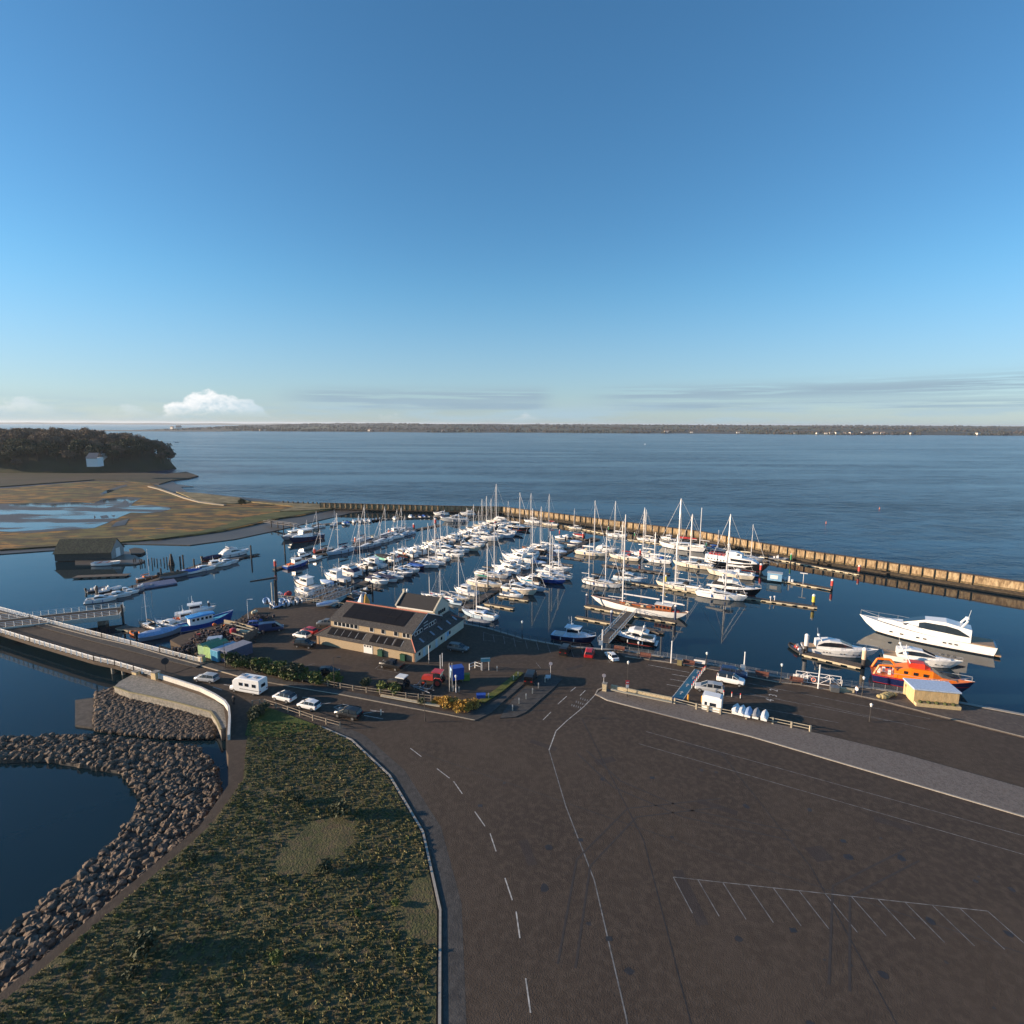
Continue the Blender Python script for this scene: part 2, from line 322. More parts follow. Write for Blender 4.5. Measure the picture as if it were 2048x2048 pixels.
green_m = ground_mat('salt_grass', [(0.085, 0.10, 0.03), (0.15, 0.13, 0.05), (0.06, 0.07, 0.025)], [0, 0.08, 0.25], bump=0.4, stretch=(0.4, 1, 1))
sheet('grass', [(290, 1073), (340, 1067), (400, 1062), (450, 1050), (490, 1035), (550, 1024), (610, 1019), (640, 1020), (600, 1029), (540, 1038), (480, 1052), (430, 1062), (370, 1070), (310, 1078)], 1.05, green_m, thick=0.2)
path_m = mat('gravel_path', (0.27, 0.23, 0.17), 0.9)
for nm, pts, wd in (('path', [(298, 972), (318, 977), (345, 986), (370, 995), (400, 1003), (430, 1007), (450, 1009)], 1.9),):
    o = strip(nm, pts, 1.62, wd, path_m, h=-0.7); struct(o)
wall_m = mat('pale_stone', (0.42, 0.38, 0.31), 0.85)
# pools and creeks in the marsh
pool_m = water('pool_water', (0.02, 0.04, 0.05), 0.04, [(0.5, 0.05, 0.05, 0.6), (3, 0.05, 0.01, 0.8)])
def broken(name, wm, mm, sc, lo, hi, stretch):
    m = wm.copy(); m.name = name; t = m.node_tree; ou = [n for n in t.nodes if n.type == 'OUTPUT_MATERIAL'][0]; a = [n for n in t.nodes if n.type == 'BSDF_PRINCIPLED'][0]
    b = t.nodes.new('ShaderNodeBsdfPrincipled'); b.inputs['Base Color'].default_value = (*mm, 1); b.inputs['Roughness'].default_value = .6
    tc = t.nodes.new('ShaderNodeTexCoord'); mp = t.nodes.new('ShaderNodeMapping'); mp.inputs['Scale'].default_value = stretch; t.links.new(tc.outputs['Object'], mp.inputs[0]); n = t.nodes.new('ShaderNodeTexNoise'); n.inputs['Scale'].default_value = sc; n.inputs['Detail'].default_value = 6; t.links.new(mp.outputs[0], n.inputs['Vector'])
    mr = t.nodes.new('ShaderNodeMapRange'); mr.inputs[1].default_value = lo; mr.inputs[2].default_value = hi; t.links.new(n.outputs['Fac'], mr.inputs[0]); mx = t.nodes.new('ShaderNodeMixShader'); t.links.new(mr.outputs[0], mx.inputs[0]); t.links.new(a.outputs[0], mx.inputs[1]); t.links.new(b.outputs[0], mx.inputs[2]); t.links.new(mx.outputs[0], ou.inputs[0]); return m
pool_m = broken('wet_mud_pools', pool_m, (.07, .062, .055), .06, .46, .53, (.4, 1, 1))
for pts in ([(140, 1004), (188, 1006), (205, 998), (228, 996), (262, 994), (285, 996), (268, 1004), (262, 1012), (300, 1010), (338, 1014), (342, 1018), (322, 1024), (290, 1026), (262, 1025), (240, 1034), (214, 1046), (188, 1056), (60, 1066), (-40, 1060), (-60, 1010)],
            [(199, 988), (212, 981), (236, 973), (252, 969), (256, 971), (238, 977), (218, 985), (204, 990)],
            [(258, 1058), (266, 1057), (264, 1061), (256, 1061)], [(312, 1056), (328, 1056), (328, 1058), (310, 1058)], [(188, 1080), (200, 1082), (228, 1087), (196, 1087)]):
    sheet('marsh_pool', pts, 0.96, pool_m)
for pts in ([(214, 1015), (236, 1010), (250, 1000), (258, 1004), (252, 1010), (262, 1006), (258, 1013), (238, 1014), (222, 1017)], [(232, 1044), (258, 1037), (250, 1050), (222, 1054)], [(200, 1032), (214, 1030), (218, 1035), (204, 1037)], [(222, 1031), (231, 1030), (228, 1034)], [(188, 1030), (192, 1034), (188, 1038)]):
    sheet('mud_bank', pts, 1.0, mud_m)
sheet('mud_islet', [(258, 1098), (270, 1095), (285, 1097), (291, 1103), (282, 1108), (262, 1108)], 0.7, mat('dark_weed', (0.03, 0.028, 0.022), 0.8), thick=1)
# ------------------------------------------------------------------ quay
asph = ground_mat('asphalt', [(0.068, 0.050, 0.037), (0.082, 0.061, 0.046), (0.056, 0.042, 0.033), (0.088, 0.066, 0.050)], [0, 0.25, 0.05, 1.2], rough=0.92, bump=0.25, bs=8)
QUAY = [(404, 1316), (386, 1306), (362, 1292), (340, 1280), (362, 1270), (392, 1262), (440, 1249), (474, 1240), (492, 1228), (510, 1216), (546, 1214), (560, 1207), (640, 1206), (700, 1222), (780, 1240), (860, 1240), (925, 1247), (974, 1256), (1045, 1277), (1123, 1291), (1194, 1298), (1240, 1300), (1335, 1315), (1430, 1331), (1554, 1354), (1640, 1366), (1746, 1377), (1818, 1388), (1900, 1402), (2100, 1440), (2500, 1515)]
q = [P(a, b, GZ).xy for a, b in QUAY]
q += [Vector((330, 40)), Vector((330, -60)), Vector((-52, -60)), Vector((-50, 20)), Vector((-45, 40)), Vector((-41.5, 52)), Vector((-38.5, 62)), Vector((-39, 70)), Vector((-42.5, 77)), P(452, 1500, GZ).xy, P(452, 1441, GZ).xy, P(445, 1402, GZ).xy, P(400, 1384, GZ).xy, P(318, 1358, GZ).xy, P(300, 1352, GZ).xy, P(318, 1290, GZ).xy]
QZ = GZ
sheet('quay', [tuple(p) for p in q], QZ, asph, thick=4, px=False)
# sea wall face along the water, timber and steel
steel_m = ground_mat('sheet_piling', [(0.10, 0.085, 0.065), (0.055, 0.045, 0.035), (0.14, 0.11, 0.07)], [0, 0.6, 2.0], rough=0.8, bump=0.2, bs=3)
qw = [P(a, b, GZ) for a, b in QUAY[16:]]
k = M()
for a, b in zip(qw, qw[1:]):
    d = b - a; n = max(1, int(d.length / 1.2)); e = d.normalized(); o_ = Vector((-e.y, e.x, 0))
    for i in range(n):
        p0, p1 = a + d * (i / n), a + d * ((i + 0.55) / n)
        k.prism([p0 + o_ * .05, p1 + o_ * .05, p1 + o_ * .3, p0 + o_ * .3][::-1], -1.2, GZ - 0.35)
struct(k.obj('quay_wall', steel_m))
o = strip('quay_coping', QUAY[16:], GZ + 0.004, 0.7, mat('concrete', (0.30, 0.28, 0.25), 0.85), h=0.12); struct(o)
conc = ground_mat('worn_concrete', [(0.30, 0.275, 0.235), (0.38, 0.35, 0.30), (0.20, 0.185, 0.16)], [0, 0.6, 2.4], rough=0.9, bump=0.4, bs=4)
Z1 = GZ + 0.004; Z2 = GZ + 0.008; Z3 = GZ + 0.012
# promenade beside the railings and other pavements (12 cm kerb steps)
pave = ground_mat('promenade_paving', [(0.115, 0.092, 0.078), (0.145, 0.12, 0.10), (0.085, 0.07, 0.062)], [0, 0.5, 2.0], rough=0.9, bump=0.2, bs=6)
brickp = ground_mat('brick_paving', [(0.15, 0.125, 0.11), (0.11, 0.095, 0.088), (0.19, 0.165, 0.145)], [0, 1.5, 3.5], rough=0.9, bump=0.3, bs=7)
prom = [(1232, 1302), (1335, 1317.5), (1430, 1333.5), (1554, 1356.5), (1640, 1368.5), (1746, 1379.5), (1818, 1391), (1900, 1405), (2100, 1443), (2600, 1535), (2600, 1610), (2100, 1488), (1860, 1428), (1761, 1402), (1688, 1386), (1600, 1370), (1554, 1365), (1404, 1336), (1340, 1326), (1290, 1319), (1250, 1314)]
sheet('promenade', prom, GZ + 0.12, pave, thick=0.12)
kerb_m = mat('kerb_stone', (0.44, 0.36, 0.26), 0.85)
k_ = strip('kerb', prom[10:], GZ + 0.001, 0.28, kerb_m, h=0.135); struct(k_)
sheet('pavement', [(1191, 1389), (1209, 1377), (1347, 1404), (1420, 1419), (1500, 1436), (1600, 1458), (1800, 1506), (2100, 1590), (2600, 1740), (2600, 1815), (2100, 1648), (1800, 1560), (1500, 1472), (1380, 1443), (1290, 1420), (1215, 1400)], GZ + 0.12, brickp, thick=0.12)
struct(strip('kerb', [(1209, 1375.5), (1196, 1380), (1191, 1389), (1215, 1401), (1290, 1420.5), (1380, 1443.5), (1500, 1473), (1800, 1561), (2100, 1649), (2600, 1816)], GZ + 0.001, 0.25, mat('pale_kerb', (0.33, 0.30, 0.26), 0.85), h=0.13))
# traffic island with the bushes, footway by the road
island = [(820, 1393), (900, 1404), (955, 1408), (985, 1392), (1020, 1368), (1040, 1352), (1052, 1342), (1010, 1337), (985, 1342), (960, 1352), (930, 1366), (905, 1376), (862, 1388)]
foot_m = ground_mat('footway', [(0.075, 0.07, 0.066), (0.095, 0.088, 0.08), (0.055, 0.052, 0.05)], [0, 0.4, 1.6], rough=0.92, bump=0.2, bs=7)
sheet('footway', [(404, 1320), (455, 1336), (530, 1352), (600, 1366), (680, 1380), (770, 1396), (830, 1408), (865, 1419), (930, 1427), (975, 1411), (1010, 1388), (1045, 1357), (1058, 1345), (1066, 1350), (1052, 1364), (1010, 1400), (985, 1424), (950, 1441), (900, 1431), (815, 1415.5), (677, 1389), (577, 1373), (485, 1355), (400, 1331)], GZ + 0.12, foot_m, thick=0.12)
line_m = mat('worn_white_paint', (0.42, 0.40, 0.37), 0.8, var=0.35, scale=2)
faint_m = mat('faded_white_paint', (0.17, 0.165, 0.16), 0.85, var=0.45, scale=1.5)
yel_m = mat('yellow_line_paint', (0.40, 0.27, 0.14), 0.8, var=0.2)
struct(strip('kerb', [(400, 1331.5), (485, 1355.5), (577, 1373.5), (677, 1389.5), (815, 1416), (900, 1431.5), (950, 1441.5)], GZ + 0.002, 0.2, kerb_m, h=0.13))
struct(strip('footway', [(192, 1270), (270, 1291), (338, 1310), (404, 1327)], GZ + 0.9, 2.2, foot_m, h=0.12)) if False else None
struct(strip('verge', [(1040, 1345), (1022, 1362), (1000, 1380), (980, 1393), (962, 1404)], GZ + 0.13, 1.5, ground_mat('verge_grass', [(0.12, 0.13, 0.03), (0.17, 0.14, 0.04), (0.07, 0.09, 0.02)], [0, 0.8, 2.5], bump=0.6, bs=9), h=0.12))
sheet('pavement', [(1010, 1418), (1030, 1395), (1060, 1365), (1100, 1350), (1125, 1358), (1108, 1375), (1080, 1400), (1052, 1424), (1030, 1434), (1000, 1436)], GZ + 0.12, foot_m, thick=0.12)
# painted markings -------------------------------------------------
MK = []
def marks(name, segs, wd, m, z=Z2):
    k = M()
    for a, b in segs:
        kk = strip(name, [a, b], z, wd, m, obj=False); k.add(kk.v, kk.f)
    return struct(k.obj(name, m))
def z3(X, Y): return (1180 + X / 5.084, 1180 + Y / 5.084)
def z2(X, Y): return (1500 + X / 5.084, 1180 + Y / 5.084)
def z4(X, Y): return (860 + X / 5.084, 1180 + Y / 5.084)
def z5(X, Y): return (520 + X / 5.084, 1180 + Y / 5.084)
def z6(X, Y): return (180 + X / 5.084, 1180 + Y / 5.084)
lanes = []
for (a, b) in [((590, 760), (1010, 838)), ((830, 855), (990, 882)), ((815, 905), (985, 936)), ((780, 960), (930, 985))]: lanes.append((z3(*a), z3(*b)))
marks('lane_line', lanes, 0.12, line_m)
lanes = []
for a, b in [((1540, 935), (1932, 1010)), ((1490, 1050), (1932, 1110)), ((1200, 1060), (1500, 1090))]: lanes.append((z3(*a), z3(*b)))
for a, b in [((0, 950), (1832, 1310)), ((0, 1055), (1400, 1330)), ((620, 1150), (1832, 1420)), ((0, 1180), (900, 1350)), ((130, 980), (700, 1085))]: lanes.append((z2(*a), z2(*b)))
marks('lane_line', lanes, 0.11, faint_m)
bays = []
for a, b in [((545, 430), (545, 515)), ((640, 450), (655, 530)), ((748, 470), (762, 550)), ((850, 480), (870, 580)), ((965, 500), (992, 600)), ((1080, 520), (1105, 612)), ((1190, 540), (1225, 640)), ((1305, 565), (1340, 660)), ((1430, 600), (1462, 680)), ((1540, 600), (1580, 695)), ((1790, 680), (1830, 740))]: bays.append((z4(*a), z4(*b)))
for a, b in [((545, 430), (640, 460)), ((640, 455), (750, 470)), ((750, 475), (850, 495)), ((860, 495), (965, 510)), ((975, 515), (1080, 530)), ((545, 515), (640, 518)), ((1460, 680), (1570, 683)), ((1585, 700), (1690, 700)), ((820, 500), (940, 530)), ((1800, 735), (1900, 745))]: bays.append((z4(*a), z4(*b)))
for a, b in [((1080, 740), (1125, 795)), ((1200, 760), (1225, 790))]: bays.append((z4(*a), z4(*b)))
for a, b in [((1170, 800), (1250, 740)), ((1190, 805), (1400, 840)), ((1400, 840), (1530, 755)), ((0, 740), (30, 735)), ((440, 780), (560, 745))]: bays.append((z5(*a), z5(*b)))
marks('parking_bay_line', bays, 0.11, faint_m)
rd = []
for a, b in [((1150, 1320), (1230, 1240)), ((1300, 1160), (1390, 1080)), ((1430, 1030), (1480, 990)), ((1525, 1075), (1580, 1020))]: rd.append((z4(*a), z4(*b)))
for a, b in [((620, 1160), (720, 1145)), ((750, 1190), (830, 1165)), ((840, 1160), (1020, 1200)), ((1030, 1260), (1190, 1230)), ((1120, 1220), (1260, 1240)), ((1060, 1275), (1250, 1310)), ((430, 1090), (560, 1100)), ((750, 1195), (790, 1205))]: rd.append((z5(*a), z5(*b)))
for a, b in [((1360, 960), (1440, 975)), ((1560, 1010), (1700, 1060)), ((1250, 985), (1340, 1015))]: rd.append((z6(*a), z6(*b)))
marks('road_marking', rd, 0.14, line_m)
ed = []
pl = [z4(1680, 1065), z4(1560, 1190), z4(1390, 1330), (1112, 1462), (1098, 1500)]
ed += list(zip(pl, pl[1:]))
marks('edge_line', ed, 0.15, line_m)
marks('edge_line', [(z5(95, 935), z5(290, 970)), (z5(800, 1055), z5(1500, 1190)), (z5(1540, 1198), z5(1930, 1270)), (z6(1820, 935), z6(1932, 955))], 0.16, yel_m, GZ + 0.126)
def txt(name, body, loc, size, rz, m, parent=None, tilt=0.0, ext=0.0, align='CENTER'):
    c = bpy.data.curves.new(name, 'FONT'); c.body = body; c.size = size; c.align_x = align; c.align_y = 'CENTER'; c.extrude = ext; c.resolution_u = 3
    o = bpy.data.objects.new(name, c); dg = bpy.context.evaluated_depsgraph_get(); COL.objects.link(o); bpy.context.view_layer.update()
    me = bpy.data.meshes.new_from_object(o.evaluated_get(bpy.context.evaluated_depsgraph_get())); COL.objects.unlink(o); bpy.data.objects.remove(o)
    me.materials.clear(); me.materials.append(m)
    q = bpy.data.objects.new(name, me); COL.objects.link(q); q.location = loc; q.rotation_euler = (tilt, 0, rz); q.parent = parent; return q
for b, p in (('2', z2(245, 1018)), ('3', z2(238, 1072)), ('4', z2(205, 1120))):
    struct(txt('lane_number', b, P(*p, Z2), 2.0, R(62), line_m))
wm = []
for i in range(3):
    for j in range(5): X0_, Y0_ = 1440 + i * 45 + j * 22, 1180 - i * 34 + j * 7; wm.append((z4(X0_, Y0_), z4(X0_ + 5, Y0_ - 20)))
marks('worn_lettering', wm, .16, faint_m)
# blue boarding lane
BL = [z3(1065, 803), z3(1155, 822), z3(935, 1130), z3(822, 1108)]
sheet('blue_lane', BL, Z2, mat('blue_surface', (0.012, 0.11, 0.19), 0.7, var=0.2, scale=0.4))
marks('blue_lane_edge', [(BL[0], BL[3]), (BL[1], BL[2])], 0.14, line_m, Z3)
for p in (z3(1095, 832), z3(1050, 893), z3(988, 968), z3(927, 1045)):
    c = P(*p, Z3 + 0.003); k = M(); k.add([(-.7, -.1, 0), (.2, -.1, 0), (.2, -.4, 0), (.8, 0, 0), (.2, .4, 0), (.2, .1, 0), (-.7, .1, 0)], [tuple(range(7))])
    struct(k.obj('lane_arrow', line_m, loc=c, rz=R(60)))
# ------------------------------------------------------------------ river bank, concrete apron, rocks
APR = [z6(245, 985), z6(300, 930), z6(450, 850), z6(560, 870), z6(700, 905), z6(930, 985), z6(1130, 1060), z6(1280, 1130), z6(1370, 1190), z6(1385, 1330), z6(1380, 1400), z6(1330, 1420), z6(1290, 1330), z6(1230, 1240), z6(900, 1155), z6(600, 1085), z6(400, 1045)]
apron = sheet('concrete_apron', APR, 2.0, conc, thick=3)
struct(strip('apron_kerb', [z6(1330, 1420), z6(1290, 1330), z6(1225, 1238), z6(900, 1150), z6(600, 1080), z6(400, 1040), z6(245, 985)], 2.01, 0.35, mat('lichen_stone', (0.30, 0.25, 0.13), 0.9), h=0.12))
sheet('bank', [(150, 1400), (188, 1395), z6(245, 975), z6(600, 1080), z6(1225, 1236), z6(1330, 1420), (440, 1470), (300, 1470), (150, 1450)], 0.35, mat('bank_shingle', (0.07, 0.06, 0.052), 0.9, var=0.3, scale=1.5), thick=1)
rk = M(); rr = random.Random(11)
rockpoly = poly_px([z6(60, 1030), z6(240, 980), z6(600, 1085), z6(900, 1160), z6(1215, 1245), z6(1290, 1380), z6(1250, 1480), z6(700, 1480), z6(40, 1400)], 0.8)
def inside(p, poly):
    c = False; n = len(poly)
    for i in range(n):
        a, b = poly[i], poly[(i + 1) % n]
        if (a.y > p[1]) != (b.y > p[1]) and p[0] < (b.x - a.x) * (p[1] - a.y) / (b.y - a.y) + a.x: c = not c
    return c
xs = [p.x for p in rockpoly]; ys = [p.y for p in rockpoly]
for _ in range(15000):
    p = (rr.uniform(min(xs), max(xs)), rr.uniform(min(ys), max(ys)))
    if not inside(p, rockpoly): continue
    r = rr.choice((.12, .18, .25, .4)) * rr.uniform(.8, 1.2); a0 = rr.random() * 6; zt = 0.35 + rr.uniform(.0, .25)
    ring = lambda q, z: [(p[0] + r * q * rr.uniform(.75, 1.2) * math.cos(a0 + 1.256 * i), p[1] + r * q * rr.uniform(.75, 1.2) * math.sin(a0 + 1.256 * i), z) for i in range(5)]
    rk.loft([ring(1, zt - .2), ring(1.05, zt + r * .35), ring(.45, zt + r * .8)])
tag(rk.obj('rocks', ground_mat('rock', [(0.16, 0.115, 0.082), (0.25, 0.19, 0.145), (0.085, 0.065, 0.05)], [0, 0.9, 2.2], bump=0.3, bs=5)), None, None, kind='stuff')

# beyond the lower edge of the survey: rough common with a path on the left, the road running on, worn car park on the right
rough = ground_mat('rough_grass', [(0.085, 0.085, 0.035), (0.13, 0.11, 0.05), (0.055, 0.06, 0.025), (0.10, 0.075, 0.045)], [0, 0.25, 0.6, 1.3], bump=.7, bs=5)
CM = [P(497, 1441, GZ).xy, P(640, 1452, GZ).xy, Vector((-25.5, 81)), Vector((-17.5, 72)), Vector((-11, 61)), Vector((-7.5, 50)), Vector((-6, 38)), Vector((-6, -20)), Vector((-50, -20)), Vector((-48.5, 20)), Vector((-43.8, 40)), Vector((-40, 52)), Vector((-37.2, 62)), Vector((-37.4, 71))]
sheet('grass', [tuple(p) for p in CM], GZ + .11, rough, thick=.1, px=False)
KR = [tuple(P(640, 1453, GZ).xy), (-25.2, 81.2), (-17.2, 72.2), (-10.7, 61.1), (-7.2, 50.1), (-5.7, 38), (-5.7, -20)]
struct(strip('kerb', KR, GZ + .002, .25, mat('pale_kerb', (0.33, 0.30, 0.26), 0.85), px=False, h=.13))
struct(strip('footway', [(a + 1.2, b + .6) for a, b in KR], GZ + .004, 1.9, foot_m, px=False))
def dashed(name, pts, L1, L2, wd, m):
    k = M(); pos = 0.0
    for a, b in zip(pts, pts[1:]):
        a, b = Vector(a), Vector(b); D = (b - a).length; e = (b - a) / D; s0 = 0.0
        while s0 < D:
            q0 = a + e * s0; q1 = a + e * min(D, s0 + L1); kk = strip(name, [tuple(q0), tuple(q1)], Z2, wd, m, px=False, obj=False); k.add(kk.v, kk.f); s0 += L1 + L2
    return struct(k.obj(name, m))
dashed('road_marking', [(-15.5, 79), (-8, 71), (-2.5, 61), (.6, 50), (2, 38), (2, 0)], 3, 4, .13, line_m)
dashed('edge_line', [tuple(P(1098, 1500, GZ).xy), (7.2, 66), (9.2, 54), (9.8, 40), (9.8, 0)], 30, .01, .13, faint_m)
tar = ground_mat('patched_tarmac', [(0.05, 0.04, 0.036), (0.062, 0.05, 0.044)], [0, .7], bump=.2, bs=9)
for i, (x, y, a, b, r) in enumerate(((14, 76, 3.2, 1.3, 20), (27, 66, 5, 1.0, -30), (36, 58, 2.2, 2.2, 10), (19, 52, 1.2, 7, 5), (48, 63, 4, 1.2, -28), (2, 58, 1.1, 4, 15), (5, 80, 4.5, 1, -32), (30, 79, 6, .8, -30), (3, 95, 3, 1.2, 60), (13, 108, 4, 1.1, 30), (-35, 108, 5, 1.5, -20))):
    c, s_ = math.cos(R(r)), math.sin(R(r)); pts = [(x + c * u_ - s_ * v_, y + s_ * u_ + c * v_) for u_, v_ in ((-a / 2, -b / 2), (a / 2, -b / 2), (a / 2, b / 2), (-a / 2, b / 2))]
    sheet('tarmac_patch', pts, Z1, tar, px=False)
dashed('lane_line', [(22, 84), (75, 54)], 60, 1, .1, faint_m); dashed('lane_line', [(20, 80.5), (75, 49.5)], 60, 1, .1, faint_m)
# bank of the river, shingle and rubble down to the water
bk = [(-90, 84), (-72, 86), (-60, 84), (-50, 82), (-43.5, 76), (-40, 70), (-39.3, 62), (-42.5, 51), (-46, 39), (-51, 18), (-54, -20), (-62, -20), (-60, 18), (-55, 40), (-51, 52), (-49, 62), (-51, 70), (-58, 76), (-72, 79), (-90, 78)]
sheet('bank', bk, .45, mat('bank_shingle', (0.07, 0.06, 0.052), 0.9, var=0.3, scale=1.5), thick=1, px=False)
rk = M(); poly = [Vector((a, b, 0)) for a, b in bk]
for _ in range(26000):
    p = (rr.uniform(-90, -39), rr.uniform(18, 88))
    if not inside(p, poly): continue
    r = rr.choice((.12, .18, .28, .5)) * rr.uniform(.8, 1.3); a0 = rr.random() * 6; t_ = .5; tx_, ty_ = rr.uniform(-.4, .4) * r, rr.uniform(-.4, .4) * r
    ring = lambda q, z: [(p[0] + tx_ * (1 - q) + r * q * rr.uniform(.6, 1.3) * math.cos(a0 + 1.256 * i), p[1] + ty_ * (1 - q) + r * q * rr.uniform(.6, 1.3) * math.sin(a0 + 1.256 * i), z + rr.uniform(-.2, .2) * r) for i in range(5)]
    rk.loft([ring(1, t_ - .3), ring(.95, t_ + r * .5), ring(.4, t_ + r * .85)])
tag(rk.obj('rocks', bpy.data.materials['rock']), None, None, kind='stuff')

# tufts over the rough common, and the ground worn bare between them
k = M(); CMv = [Vector((a[0], a[1], 0)) for a in CM]; rg_ = random.Random(5)
for _ in range(24000):
    p = (rg_.uniform(-50, -7), rg_.uniform(24, 90))
    if not inside(p, CMv): continue
    if math.sin(p[0] * .31 + 1.3 * math.sin(p[1] * .17)) + math.sin(p[1] * .23 + p[0] * .11) < -1.25: continue
    s_ = rg_.uniform(.08, .2) * (1.6 if rg_.random() < .06 else 1); a = rg_.random() * 3.1416; dx, dy = math.cos(a) * s_, math.sin(a) * s_; z = GZ + .1; lx, ly = rg_.uniform(-.5, .5) * s_, rg_.uniform(-.5, .5) * s_
    k.add([(p[0] - dx * .4, p[1] - dy * .4, z), (p[0] + dx * .4, p[1] + dy * .4, z), (p[0] + dx + lx, p[1] + dy + ly, z + s_), (p[0] - dx + lx, p[1] - dy + ly, z + s_ * .8)], [(0, 1, 2, 3)])
    k.add([(p[0] + dy * .4, p[1] - dx * .4, z), (p[0] - dy * .4, p[1] + dx * .4, z), (p[0] - dy + lx, p[1] + dx + ly, z + s_ * .8), (p[0] + dy + lx, p[1] - dx + ly, z + s_)], [(0, 1, 2, 3)])
tag(k.obj('grass_tufts', ground_mat('tuft_grass', [(0.20, 0.18, 0.07), (0.28, 0.23, 0.11), (0.13, 0.14, 0.045), (0.23, 0.17, 0.09)], [0, 0.18, 0.5, 1.1], bump=0)), None, None, kind='stuff')
# oil stains, tyre marks, seams and a row of marked bays on the near tarmac
stain = mat('oil_stain', (.028, .024, .023), .6)
for i in range(46):
    x, y = rg_.uniform(-1, 62), rg_.uniform(36, 78)
    if y > 92 - .56 * x or (x < 8 and rg_.random() < .5): continue
    r = rg_.uniform(.15, .6); pts = [(x + r * rg_.uniform(.6, 1.2) * math.cos(j * .785), y + r * rg_.uniform(.6, 1.2) * math.sin(j * .785)) for j in range(8)]; sheet('oil_stain', pts, Z1 + .001 * (i % 3), stain, px=False)
tm = mat('tyre_mark', (.042, .034, .031), .85)
for pts in ([(10, 78), (14, 70), (22, 64), (34, 60)], [(11.6, 78.6), (15.4, 71.2), (22.8, 65.5), (34.6, 61.6)], [(6, 44), (9, 56), (16, 64), (28, 66)], [(4.4, 44.4), (7.6, 57), (15.2, 65.6), (28, 67.6)], [(30, 42), (36, 52), (47, 57)], [(28.5, 42.6), (35, 53.4), (46.6, 58.7)]):
    struct(strip('tyre_mark', pts, Z1 + .0045, .22, tm, px=False))
struct(strip('tarmac_seam', [(12, 88), (16, 60), (15, 36)], Z1 + .002, .08, stain, px=False)); struct(strip('tarmac_seam', [(32, 78), (34, 56), (32, 36)], Z1 + .002, .08, stain, px=False)); struct(strip('tarmac_seam', [(-14, 78), (16, 62), (60, 40)], Z1 + .003, .08, stain, px=False))
for x, y in ((8.4, 60), (9.6, 47), (-4, 66), (20, 72), (40, 60), (28, 48)):
    sheet('drain_cover', [(x - .3, y - .25), (x + .3, y - .25), (x + .3, y + .25), (x - .3, y + .25)], Z2 + .002, mat('iron_cover', (.03, .028, .027), .5), px=False)
for i in range(13):
    x = 18 + i * 2.6; y = 54.5 - i * .35; struct(strip('parking_bay_line', [(x, y), (x + .65, y - 4.6)], Z2, .1, faint_m, px=False))
struct(strip('parking_bay_line', [(18, 54.5), (49.2, 50.3)], Z2 + .001, .1, faint_m, px=False))
# ------------------------------------------------------------------ boat materials
def hullmat(name, col, boot=(0.02, 0.03, 0.06), stripe=None, sz=(0.78, 0.86), bz=0.12):
    if name in MATS: return MATS[name]
    m = mat(name, col, 0.28, var=0.05, scale=0.5); t = m.node_tree; b = t.nodes['Principled BSDF']
    src = b.inputs['Base Color'].links[0].from_socket
    tc = t.nodes.new('ShaderNodeTexCoord'); s = t.nodes.new('ShaderNodeSeparateXYZ'); t.links.new(tc.outputs['Object'], s.inputs[0])
    def band(src, f, c):
        mx = t.nodes.new('ShaderNodeMix'); mx.data_type = 'RGBA'; t.links.new(f, mx.inputs[0]); t.links.new(src, mx.inputs[6]); mx.inputs[7].default_value = (*c, 1); return mx.outputs[2]
    src = band(src, m_('LESS_THAN', s.outputs[2], bz, t=t), boot)
    if stripe: src = band(src, m_('MULTIPLY', m_('GREATER_THAN', s.outputs[2], sz[0], t=t), m_('LESS_THAN', s.outputs[2], sz[1], t=t), t=t), stripe)
    t.links.new(src, b.inputs['Base Color']); return m
WHITE = hullmat('white_hull', (0.82, 0.81, 0.78)); WHITEB = hullmat('white_hull_blue_stripe', (0.80, 0.80, 0.78), stripe=(0.03, 0.07, 0.2))
WHITER = hullmat('white_hull_red_stripe', (0.78, 0.77, 0.74), boot=(0.25, 0.03, 0.02), stripe=(0.35, 0.04, 0.03))
CREAM = hullmat('cream_hull', (0.72, 0.64, 0.50)); NAVY = hullmat('navy_hull', (0.012, 0.022, 0.075), boot=(0.2, 0.03, 0.02)); BLACK = hullmat('black_hull', (0.012, 0.013, 0.016), boot=(0.3, 0.04, 0.03))
BLUE = hullmat('blue_hull', (0.015, 0.06, 0.28)); GREYH = hullmat('grey_hull', (0.24, 0.27, 0.31)); MINT = hullmat('mint_hull', (0.25, 0.62, 0.52)); REDH = hullmat('red_hull', (0.45, 0.04, 0.03)); WOODH = hullmat('varnished_hull', (0.28, 0.10, 0.03))
PALEB = hullmat('pale_blue_or_shaded_hull', (0.42, 0.54, 0.66))  # pale blue paint; on some boats the blue of shade put into the colour
DECK = mat('deck_white', (0.74, 0.73, 0.70), 0.5, var=0.06, scale=2); DECKG = mat('deck_grey', (0.45, 0.46, 0.46), 0.6); TEAK = mat('teak_deck', (0.33, 0.22, 0.13), 0.6, var=0.25, scale=8)
GEL = mat('gelcoat', (0.80, 0.79, 0.77), 0.25, var=0.04); GLASS = mat('dark_glass', (0.015, 0.02, 0.028), 0.06, var=0.1); ALU = mat('white_spar', (0.74, 0.71, 0.69), 0.35, var=0.05); GREYS = mat('grey_spar', (0.42, 0.42, 0.42), 0.4)
WIRE = mat('stainless_wire', (0.45, 0.45, 0.45), 0.35, 0.3); STEEL = mat('stainless_rail', (0.60, 0.60, 0.60), 0.25, 0.5); DARK = mat('black_rubber', (0.02, 0.02, 0.022), 0.6); WOOD = mat('varnished_wood', (0.33, 0.10, 0.035), 0.35, var=0.25)
